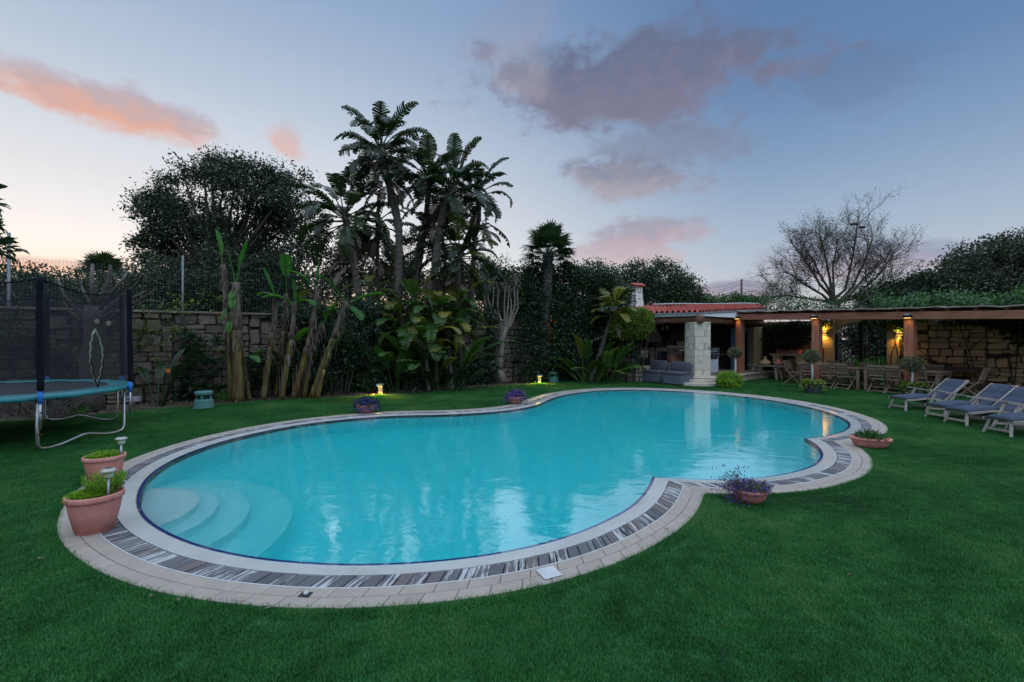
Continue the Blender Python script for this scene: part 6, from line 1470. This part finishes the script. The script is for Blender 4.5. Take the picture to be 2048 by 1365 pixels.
# tall hedge and climbers along the back
hedge = [E_(u, v, d, 1.15, .9, rz) for u, v, d, rz in [(1062 + 38 * k, 610 - 2 * (k % 2), 19.7 + .22 * k, 1.75) for k in range(5)] + [(1060 + 40 * k, 705, 19.3 + .2 * k, 1.6) for k in range(5)]] + [E_(1040, 640, 19.5, .8, .8, 1.7), E_(1075, 556, 19.8, .8, .7, .6), E_(1180, 552, 20.2, .9, .7, .6), E_(1130, 560, 20.0, .9, .7, .6), E_(1205, 565, 20.6, .8, .7, .7)]
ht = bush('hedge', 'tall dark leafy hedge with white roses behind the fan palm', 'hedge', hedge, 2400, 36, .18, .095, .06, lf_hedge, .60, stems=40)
pos = np.array([D(u, v, 19.35 + rng.uniform(-.1, .1)) for u, v in [(1053 + R.gauss(0, 5), 631), (1050, 643), (1051, 655), (1051, 660), (1058, 667), (1064, 663), (1064, 670), (1057, 677), (1061, 684), (1065, 686), (1074, 654), (1037, 606), (1118, 616), (1120, 743), (1038, 744), (1136, 576), (1052, 650), (1049, 662), (1066, 672)]])
V = np.vstack([leaves(p + rng.normal(size=(7, 3)) * .022, .06, .05) for p in pos]); tag(quads('white_roses', V, fl_white, ht), kind='stuff')
pos = np.array([D(1103 + R.uniform(-3, 3), v, 18.95) for v in range(640, 690, 4)]) + rng.normal(size=(13, 3)) * .05; quads('red_leaves', leaves(np.repeat(pos, 4, 0) + rng.normal(size=(52, 3)) * .05, .09, .05), fl_orange, ht)['kind'] = 'stuff'
bush('hedge', 'tall green hedge behind the kitchen chimney with long shoots', 'hedge', [E_(1270, 570, 24.5, 1.4, 1.0, 1.2), E_(1320, 565, 25, 1.4, 1.0, 1.25), E_(1365, 580, 25.5, 1.0, .9, .9), E_(1300, 620, 24.5, 2.2, 1.0, 1.6), E_(1230, 610, 24, 1.5, .9, 1.8)], 1100, 36, .20, .12, .075, lf_hedge, .45, stems=30)
R.seed(31); ht2 = bpy.data.objects.get('hedge.001')
mb = MB(); pp_ = []
for u, v in ((1255, 545), (1278, 540), (1310, 535), (1335, 540), (1362, 540), (1380, 560), (1290, 542), (1345, 545), (1372, 550)):
    a = D(u, v + 25, 24.5); b = D(u + R.uniform(-8, 8), v - R.uniform(5, 22), 24.3); m = a.lerp(b, .5) + Vector((R.uniform(-.15, .15), 0, 0)); mb.tube([a, m, b], [.015, .01, .005], 4); pp_ += [a.lerp(b, q) + Vector((R.gauss(0, .06), R.gauss(0, .06), R.gauss(0, .06))) for q in np.linspace(.1, 1, 16)]
mb.build('long_shoots', bark_d, ht2, world=True); quads('shoot_leaves', leaves(np.array(pp_), .11, .05), lf_hedge, ht2)
bush('roof_shrub', 'low bushy growth along the back of the kitchen roof', 'shrub', [E_(1385 + 24 * k, 603 + (k % 3) * 2, 26, .75, .7, .45) for k in range(6)], 360, 30, .16, .11, .06, lf_ivy, .3, stems=0)
# clipped round shrub in front of the kitchen
bush('clipped_shrub', 'large clipped rounded shrub hanging in front of the dark kitchen corner', 'shrub', [E_(1265, 650, 18.9, .68, .55, .62), E_(1283, 646, 18.9, .42, .5, .56), E_(1244, 652, 18.9, .46, .5, .56)], 1100, 26, .07, .07, .055, lf_yellow, .80, stems=10)
# ground-level planting in the beds
def bed(name, label, uvs, d_off, r_, h_, n, L, Wd, mat, up=.6):
    t = thing(name, label, 'plant', P(*uvs[0]), 0)
    V = np.vstack([tuft_quads(tuple(P(u, v) + Vector((0, d_off, 0))), r_ * R.uniform(.7, 1.3), h_ * R.uniform(.7, 1.3), n, L, Wd, up) for u, v in uvs]); quads('foliage', V, mat, t); return t
bed('leafy_ground_cover', 'low glossy plants at the bed edge left of the lit bollard', [(650, 790), (668, 789), (690, 787), (708, 786), (725, 786), (740, 786)], .3, .28, .30, 70, .24, .05, lf_ivy, 1.1)
bed('leafy_ground_cover', 'dark low plants along the bed foot below the palm clump', [(870, 778), (895, 775), (920, 772), (945, 769), (962, 768), (930, 760), (905, 765), (975, 760)], .4, .45, .6, 260, .13, .06, lf_hedge, .4)
bed('leafy_ground_cover', 'dark low shrubs between pollarded tree and fan palm', [(1030, 762), (1048, 760), (1065, 760), (1075, 757)], .5, .4, .55, 260, .12, .06, lf_hedge, .4)
bed('agave_like_plant', 'spiky green rosette left of the second lit bollard', [(1060, 764)], .25, .30, .42, 70, .42, .035, lf_ivy, 1.6)
bed('leafy_ground_cover', 'dark low shrubs between the fan palm and the kitchen bed', [(1120, 757), (1135, 757), (1150, 757), (1165, 758)], .5, .4, .7, 240, .13, .06, lf_hedge, .4)
bed('leafy_ground_cover', 'small plants against the wall right of the crane flower', [(345, 806), (365, 804), (385, 803), (355, 800)], .35, .28, .35, 130, .12, .045, lf_hedge, .5)
bed('agave_like_plant', 'small bright rosette beside the green speaker', [(440, 806)], .1, .16, .22, 45, .22, .03, lf_banana, 1.6)
bed('agave_like_plant', 'tiny bright plant at the trunk foot behind the trampoline', [(187, 829)], -.3, .14, .14, 30, .14, .03, lf_banana, 1.2)
bed('leafy_ground_cover', 'ivy mound at the wall foot right of the leaning bananas', [(680, 778), (700, 775), (715, 772), (690, 768)], .5, .6, 1.0, 420, .10, .06, lf_hedge, .2)
# oleander-like plant growing up the wall between the pole and bananas
for u, vs_, lab in ((375, (670, 700, 730, 760, 780), 'dark oleander growing up the stone wall by the fence post'), (420, (690, 720, 750, 780), 'dark narrow-leaved shrub left of the banana stems')):
    pb = P(u, 800); t = thing('oleander', lab, 'shrub', pb); V = []
    for v in vs_:
        for q in range(5):
            c = D(u + R.uniform(-18, 18), v + R.uniform(-8, 8), 13.0 + R.uniform(-.2, .1)); n = 34; a = unit(n); a[:, 2] = np.abs(a[:, 2]) * .6; V.append(leaves(np.repeat(np.array(c)[None], n, 0), .26, .035, a, 2.0))
    quads('foliage', np.vstack(V), lf_hedge, t)
    mb = MB(); [mb.tube([pb + Vector((R.uniform(-.1, .1), 0, 0)), D(u + R.uniform(-10, 10), 740, 13.0), D(u + R.uniform(-15, 15), vs_[0], 13)], [.02, .015, .008], 5) for _ in range(4)]; mb.build('stems', bark_d, t, world=True)
# yellow-green climber with bare twigs on the wall and fence
t = thing('climber', 'straggling yellow-green climber with bare twigs on the wall by the trampoline', 'climbing plant', lw(.2, .15)); mb = MB(); pos = []
R.seed(44)
for k in range(46):
    s = R.uniform(-2.2, 2.3); z0 = R.uniform(0, 1.4); p = lw(s, .09, z0); pts = [p]
    for j in range(9): p = p + LD * R.gauss(0, .16) + Vector((0, 0, R.uniform(-.05, .30))) + LN * R.uniform(-.01, .012); pts.append(p.copy())
    mb.tube(pts, [.009 - .0006 * i for i in range(10)], 4)
    if R.random() < .62: pos += [q + Vector((R.gauss(0, .05), -.03, R.gauss(0, .05))) for q in pts[3:] for _ in range(4)]
for cx, cy in ((-.6, 1.0), (.1, .5), (.5, 1.9), (1.0, 2.75), (1.4, 2.9), (2.2, 3.1), (.2, 2.65), (-.1, 1.6), (.7, 2.6), (2.0, 3.0)): pos += [lw(cx + R.gauss(0, .22), .12, max(.1, cy + R.gauss(0, .16))) for _ in range(42)]
mb.build('twigs', bark_g, t, world=True); quads('leaves', leaves(np.array(pos), .085, .045), lf_yellow, t)
# dead brush under the trampoline along the wall foot
t = thing('dry_brush', 'tangle of bare dry twigs along the wall foot behind the trampoline', 'brush', P(60, 832)); mb = MB()
for k in range(170):
    u = R.uniform(-60, 165); b = P(u, R.uniform(818, 838)); p = b.copy(); pts = [p.copy()]; dd = Vector((R.gauss(0, .6), R.gauss(0, .3), R.uniform(.2, 1))).normalized()
    for j in range(5): dd = (dd + Vector((R.gauss(0, .4), R.gauss(0, .4), R.gauss(-.12, .3)))).normalized(); p = p + dd * .14; p.z = max(.02, p.z); pts.append(p.copy())
    mb.tube(pts, [.010, .009, .008, .006, .004, .003], 4)
tag(mb.build('twigs', bark_g, t, world=True), kind='stuff')
# leaf litter in the beds
n = 2600; u = rng.uniform(150, 1150, n); base = np.interp(u, [0, 190, 310, 420, 500, 620, 740, 860, 960, 1060, 1150], [845, 831, 819, 812, 804, 798, 792, 785, 775, 768, 762])
q = np.array([P(a, b - rng.uniform(2, 16), .015) for a, b in zip(u, base)]); a = unit(n); a[:, 2] *= .25
tag(quads('leaf_litter', leaves(q, .09, .035, a, 3.0), lf_dead, None), kind='stuff')
t = thing('wall_ivy', 'dark ivy blanket over the stone wall behind the palm clump', 'climbing plant', lw(7, .1)); n = 15000
ss_ = rng.uniform(3.6, 11.3, n); zz_ = rng.random(n) * 3.1; kk = (np.sin(ss_ * 1.9 + 1) + np.sin(zz_ * 2.3 + ss_) + (ss_ - 4.2) * .75 > -.3)
kk &= ~((ss_ > 9.6) & (ss_ < 10.8) & (zz_ > 1.2) & (zz_ < 2.5)); ss_, zz_ = ss_[kk], zz_[kk]
quads('foliage', leaves(np.array([list(lw(a, .06 + .30 * rng.random(), max(.03, b))) for a, b in zip(ss_, zz_)]), .12, .075), lf_hedge, t)
# big-leaved tree whose branch enters at the far left
R.seed(3); b0 = Vector((-6.15, 4.55, 0)); t = thing('loquat_tree', 'tree with large glossy leaves entering at the upper left edge', 'tree', b0); mb, c = trunk([b0, b0 + Vector((.05, 0, 1.2)), b0 + Vector((0, 0, 2.5))], .09, .06, .2, 9, .08); pts = []
for k in range(30):
    a = R.uniform(0, 2 * PI); el_ = R.uniform(-.1, 1.2); e_ = c[-1] + Vector((math.cos(a) * math.cos(el_) * .72, math.sin(a) * math.cos(el_) * .72, .25 + math.sin(el_) * .5)); mb.tube([c[-1 - k % 4], c[-1].lerp(e_, .5) + Vector((0, 0, .06)), e_], [.03, .02, .008], 5); pts.append((e_, (e_ - c[-1]).normalized()))
pts += [(Vector((-5.22, 4.55, 3.25)), Vector((1, -.2, .2))), (Vector((-5.20, 4.5, 3.02)), Vector((1, -.1, -.5))), (Vector((-5.24, 4.55, 2.86)), Vector((1, 0, -.7))), (Vector((-5.3, 4.6, 3.12)), Vector((1, 0, 0)))]
mb.tube([c[-1], Vector((-5.6, 4.55, 2.9)), Vector((-5.2, 4.55, 3.02))], [.03, .02, .01], 6)
mb.build('trunk', bark_d, t, world=True, smooth=True)
mb = MB()
for e_, dv in pts:
    for k in range(11):
        d_ = (dv + Vector((R.gauss(0, .7), R.gauss(0, .7), R.gauss(-.15, .5)))).normalized(); l = R.uniform(.11, .17); s_ = d_.cross(Vector((R.gauss(0, .3), R.gauss(0, .3), 1))).normalized() * l * .2; n_ = s_.cross(d_).normalized() * .012; b = e_ + Vector((R.gauss(0, .03), R.gauss(0, .03), R.gauss(0, .03)))
        m1, m2 = b + d_ * l * .35, b + d_ * l * .7; tip = b + d_ * l - Vector((0, 0, .012)); mb.add([b, m1 + s_ + n_, m2 + s_ * .9 + n_, tip, m2 - s_ * .9 + n_, m1 - s_ + n_, m1, m2], [(0, 6, 1), (6, 7, 2, 1), (7, 3, 2), (0, 5, 6), (5, 4, 7, 6), (4, 3, 7)])
mb.build('crown', lf_palm, t, world=True)

# right side: bare spreading tree, dense trees, creepers on pergola
R.seed(18); d = 27.0; t = thing('bare_tree', 'wide spreading tree with bare twigs and a few leaves behind the pergola', 'tree', (D(1670, 600, d).x, d, 0)); mb = MB(); tips = []
b0 = Vector(t.location); mb.tube([b0, b0 + Vector((.05, 0, 1.2)), D(1668, 612, d)], [.34, .28, .26], 9, jit=.08)
for u, v, u2, v2 in ((1640, 570, 1600, 505), (1660, 560, 1640, 470), (1668, 590, 1676, 480), (1690, 580, 1715, 450), (1705, 575, 1745, 480), (1700, 590, 1770, 520), (1645, 590, 1575, 545), (1630, 600, 1560, 590), (1715, 590, 1790, 505), (1700, 600, 1770, 570), (1655, 575, 1625, 520)):
    dd_ = d + R.uniform(-1.2, 1.2); a = D(1666 + R.uniform(-6, 12), 608, d); m = D(u, v, (d + dd_) / 2); e_ = D(u2, v2, dd_); mb.tube([a, a.lerp(m, .5) + Vector((R.uniform(-.1, .1), 0, .05)), m, m.lerp(e_, .5) + Vector((R.uniform(-.2, .2), R.uniform(-.2, .2), 0)), e_], [.11, .09, .07, .05, .032], 7, jit=.06, cap=False)
    for f in (.12, .3, .45, .6, .75, .9, 1.0):
        q = m.lerp(e_, f); dv = (e_ - m).normalized()
        for _ in range(2): branching(mb, q, (dv + Vector((R.gauss(0, .55), R.gauss(0, .55), R.gauss(.1, .35)))).normalized(), R.uniform(.8, 1.2), .024, 4, .65, 3, tips, .16, (2, 4), .72, .24)
mb.build('trunk', bark_d, t, world=True)
tp_ = np.array([q for q, _, l in tips if l <= 1]); k = rng.random(len(tp_)) < np.clip((6.2 - tp_[:, 2]) / 3.0, .08, .9); tp_ = np.repeat(tp_[k], 9, 0); quads('crown', leaves(tp_ + rng.normal(size=tp_.shape) * .14, .10, .028), lf_olive, t)
for lab, u, v, dd_ in (('twig nest high in the bare tree, upper of the two', 1708, 449, 26.5), ('twig nest high in the bare tree, lower of the two', 1724, 455, 26.5)):
    p = D(u, v, dd_); q = thing('bird_nest', lab, 'nest', p); mb = MB(); [mb.tube([Vector((R.gauss(0, .10), R.gauss(0, .10), R.gauss(0, .03))), Vector((R.gauss(0, .14), R.gauss(0, .14), R.gauss(0, .04)))], .008, 3) for _ in range(90)]; mb.build('twigs', bark_d, q)
leafy_tree('dense_tree', 'dense dark tree at the right edge behind the pergola', 'tree', Vector((28.0, 26.0, 0)), D(1960, 600, 26), .3, [E_(1980, 535, 26, 2.3, 2, 1.5), E_(2040, 520, 26, 1.9, 2, 1.6), E_(1920, 560, 26, 1.9, 1.8, 1.3), E_(1870, 580, 26, 1.3, 1.6, .9), E_(2100, 540, 26, 2.4, 2, 1.9), E_(1985, 585, 25.5, 4.0, 1.8, 1.1)], 1500, 44, .30, .16, .085, lf_olive, bark_d, .35, 40)
bush('background_shrub', 'dark rounded bush between the bare tree and dense tree', 'shrub', [E_(1800, 590, 26.5, 1.7, 1.3, .85), E_(1850, 580, 27, 1.2, 1.2, .9), E_(1760, 603, 26, 1.4, 1.0, .6)], 520, 38, .22, .13, .07, lf_dark, .3, stems=10)
bush('background_shrub', 'low scrub under the bare tree left of its trunk', 'shrub', [E_(1540 + 32 * k, 606 + 3 * (k % 2), 25.5, .8, .7, .42) for k in range(6)], 130, 26, .20, .10, .04, lf_ivy, .2, stems=26)
def roof_ivy(label, s0, s1, n, mat, zt, out0, out1, name='ivy', L=.10, Wd=.08):
    p = PST + U * s0; t = thing(name, label, 'climbing plant', (p.x, p.y, bz(p) + .38)); s = rng.uniform(s0, s1, n); o = rng.uniform(out0, out1, n); zz = rng.gamma(2.0, .05, n) * zt
    pos = np.array([list(PST + U * a + NW * b) for a, b in zip(s, o)]); pos[:, 2] = np.array([bz(PST + U * a) for a in s]) + .39 + zz + .10 * zt * (np.sin(s * 3.1) + np.sin(s * 7.7)) * .5; quads('foliage', leaves(pos, L, Wd), mat, t); return t
roof_ivy('bright ivy spreading over the pergola roof above the loungers', 4.9, 10.0, 7000, lf_ivy, 1.7, .25, 2.6)
rr_ = roof_ivy('white rambling rose over the pergola roof near the kitchen', .2, 4.0, 1300, lf_hedge, 1.2, 1.0, 3.0, 'rambling_rose', .09, .05)
pos = np.array([D(u, v, 18.6) for u, v in [(1625, 620), (1630, 623), (1635, 618), (1642, 620), (1622, 617), (1645, 616), (1612, 622), (1558, 622), (1568, 618), (1600, 619), (1660, 622), (1640, 613), (1628, 614), (1671, 617), (1683, 622), (1548, 616), (1590, 612)]]); quads('white_roses', np.vstack([leaves(p + rng.normal(size=(8, 3)) * .035, .08, .07) for p in pos]), fl_white, rr_)['kind'] = 'stuff'
# creepers on the limestone wall
def wall_creeper(label, blobs, n, mat, L=.10, Wd=.07):
    t = thing('wall_creeper', label, 'climbing plant', wl(blobs[0][0], .1, 0)); V = []
    w = np.array([b[2] * b[3] for b in blobs]); w = w / w.sum()
    for (s, z, rs, rz_), k in zip(blobs, (w * n).astype(int)):
        a = rng.uniform(0, 2 * PI, k); r_ = np.sqrt(rng.random(k)); pos = np.array([list(wl(s + rs * q * math.cos(b), .06 + rng.random() * .30 * (1 - q * .6), max(.03, z + rz_ * q * math.sin(b)))) for q, b in zip(r_, a)]); V.append(leaves(pos, L, Wd))
    quads('foliage', np.vstack(V), mat, t); mb = MB()
    for (s, z, rs, rz_) in blobs:
        for _ in range(2): mb.tube([wl(s + R.uniform(-.2, .2), .04, 0), wl(s + R.uniform(-.3, .3), .05, z * .5), wl(s + R.uniform(-rs, rs), .05, z + rz_ * .5)], [.02, .015, .008], 5)
    mb.build('stems', bark_d, t, world=True)
wall_creeper('dark creeper covering the wall beside the kitchen pier', [(7.6, 1.3, .75, 1.3), (7.0, 1.7, .6, .9), (6.4, 2.0, .6, .6), (7.9, .5, .4, .6)], 5200, lf_hedge)
wall_creeper('dark hanging creeper at the right end of the limestone wall', [(-.9, 2.1, .9, .6), (-1.6, 1.8, .8, .8), (-.3, 2.35, .8, .3), (.6, 2.4, .9, .2)], 3400, lf_dark)
wall_creeper('leafy creeper lit amber by the lamp right of the gate', [(2.75, 2.3, .45, .22), (2.4, 2.45, .5, .15), (3.4, 2.45, .5, .14)], 900, lf_ivy, .10, .07)
wall_creeper('sparse creeper lit amber by the lamp left of the gate', [(5.3, 2.42, .4, .14), (5.7, 2.35, .3, .2)], 420, lf_ivy)
# greenery seen through the gate
gb_ = wl(4.0, -2.2); bush('gate_greenery', 'bright ground cover seen through the iron gate', 'plant', [(gb_.x, gb_.y, .35, 2.4, 1.4, .55), (gb_.x + 1.2, gb_.y + .6, .6, 1.8, 1.2, .6)], 300, 30, .16, .10, .07, lf_banana, .3, stems=0)
gb_ = wl(4.6, -5.5); bush('gate_greenery', 'tall dark evergreen screen well beyond the iron gate', 'shrub', [(gb_.x + 1.1 * k, gb_.y + .5 * k, 2.0, 1.5, .9, 2.0) for k in range(-2, 5)], 620, 34, .26, .18, .11, lf_dark, .15, stems=14)
gb_ = wl(4.4, -3.6); bush('gate_greenery', 'dark bushes beyond the iron gate', 'shrub', [(gb_.x, gb_.y, 1.4, 1.7, 1.0, 1.3), (gb_.x + 1.8, gb_.y + .5, 1.7, 1.6, 1.0, 1.5), (gb_.x - 1.2, gb_.y + 1.5, 1.6, 1.2, 1, 1.4)], 330, 34, .2, .10, .06, lf_hedge, .35, stems=12)
# ---------------------------------------------------------------- topiary standards and planters
def topiary(label, ball, rx, rz_, d, base_z, lean=0.0, seed=1):
    R.seed(seed); c = D(*ball, d); foot = Vector((c.x + lean, c.y, base_z)); t = thing('topiary_standard', label, 'topiary', foot)
    mb = MB(); pts = [foot, foot.lerp(c, .5) + Vector((.02, 0, 0)), c - Vector((0, 0, rz_ * .6))]; mb.tube(pts, [.035, .032, .04], 8, jit=.05); mb.build('trunk', trim if False else bark_w, t, world=True, smooth=True)
    mb = MB()
    for _ in range(60): v = Vector((R.gauss(0, 1), R.gauss(0, 1), R.gauss(0, 1))).normalized(); mb.tube([c - Vector((0, 0, rz_ * .55)), c + Vector((v.x * rx, v.y * rx, v.z * rz_)) * .9], [.012, .004], 4)
    mb.build('twigs', bark_g, t, world=True)
    n = 1500; v = unit(n); q = rng.uniform(.72, 1.0, (n, 1)); pos = np.array(c) + v * q * np.array([rx, rx, rz_]); k = rng.random(n) < .80; quads('crown', leaves(pos[k], .055, .032, v[k], .6), lf_box, t); return t
bark_w = M('whitewashed_bark', (.55, .53, .50), (.42, .40, .37), 8, .9, .4, 20)
topiary('ball-topped standard beside the pergola post nearest the kitchen', (1470, 706), .235, .21, 16.6, .35, .0, 1)
topiary('ball-topped standard in front of the middle pergola post', (1623, 713), .245, .225, 14.9, .30, .02, 2)
topiary('ball-topped standard in front of the pergola post nearest the loungers', (1825, 727), .30, .235, 14.1, .25, -.03, 3)
bc = P(1468, 777); bush('round_bush', 'round bright green bush at the foot of the pergola post nearest the kitchen', 'shrub', [(bc.x, bc.y + .35, .26, .42, .40, .30), (bc.x - .15, bc.y + .3, .2, .3, .3, .2)], 260, 26, .06, .055, .035, lf_bright, .6, stems=0)
def planter(label, p, seed):
    R.seed(seed); t = thing('planter', label, 'planter', p)
    MB().lathe([(.20, 0), (.21, .02), (.255, .30), (.29, .31), (.29, .35), (.26, .36), (.24, .33)], 24).build('tub', M('slate_tub_%d' % seed, (.05, .06, .085), None, 5, .5), t, smooth=False)
    MB().lathe([(.24, .30), (.1, .31), (.02, .31)], 16).build('potting_soil', soil, t)
    n = 1100; a = rng.uniform(0, 2 * PI, n); q = rng.uniform(.55, 1.25, n); pos = np.stack([.28 * q * np.cos(a), .28 * q * np.sin(a), .36 + .06 * rng.random(n) - np.clip(q - .95, 0, 1) * rng.random(n) * 1.1], 1)
    pos[:, 2] = np.clip(pos[:, 2], .03, .5); keep = ~((a > 4.5) & (a < 5.1) & (pos[:, 2] < .30)); local_quads('trailing_plants', leaves(pos[keep], .075, .045), lf_yellow, t)
pm = D(1625, 786, 14.9); planter('tub of trailing yellow-green plants at the foot of the middle standard', Vector((pm.x, 14.9, 0)), 1)
pm = D(1828, 790, 14.1); planter('tub of trailing yellow-green plants behind the farthest lounger', Vector((pm.x, 14.1, 0)), 2)
# ---------------------------------------------------------------- utility pole with lamp and wires
up = D(1483, 600, 55); t = thing('utility_pole', 'distant utility pole with street lamp arm and wires', 'pole', (up.x, up.y, 0)); MB().tube([(0, 0, 0), (0, 0, D(1483, 559, 55).z)], [.16, .12], 8).build('pole', dark_wood, t, smooth=True)
a = D(1486, 586, 55) - t.location; b = D(1503, 583.5, 55) - t.location; MB().tube([a, a.lerp(b, .5) + Vector((0, 0, .12)), b], .045, 6).build('lamp_arm', galv_post, t); MB().box(b + Vector((.2, 0, .02)), (.65, .25, .13)).build('lamp_head', trim, t, bevel=.04)
for i, (v0, v1) in enumerate(((561, 575), (566, 582), (570, 587), (578, 592))):
    p0, p1, p2 = D(1483, v0, 55), D(1385, v1, 70), D(1640, v0 + 2, 50); mb = MB()
    mb.tube([p1.lerp(p0, q) - Vector((0, 0, .5 * math.sin(PI * q))) for q in np.linspace(0, 1, 12)] + [p0.lerp(p2, q) - Vector((0, 0, .4 * math.sin(PI * q))) for q in np.linspace(.08, 1, 12)], .022, 4); mb.build('wire', iron, t, world=True)
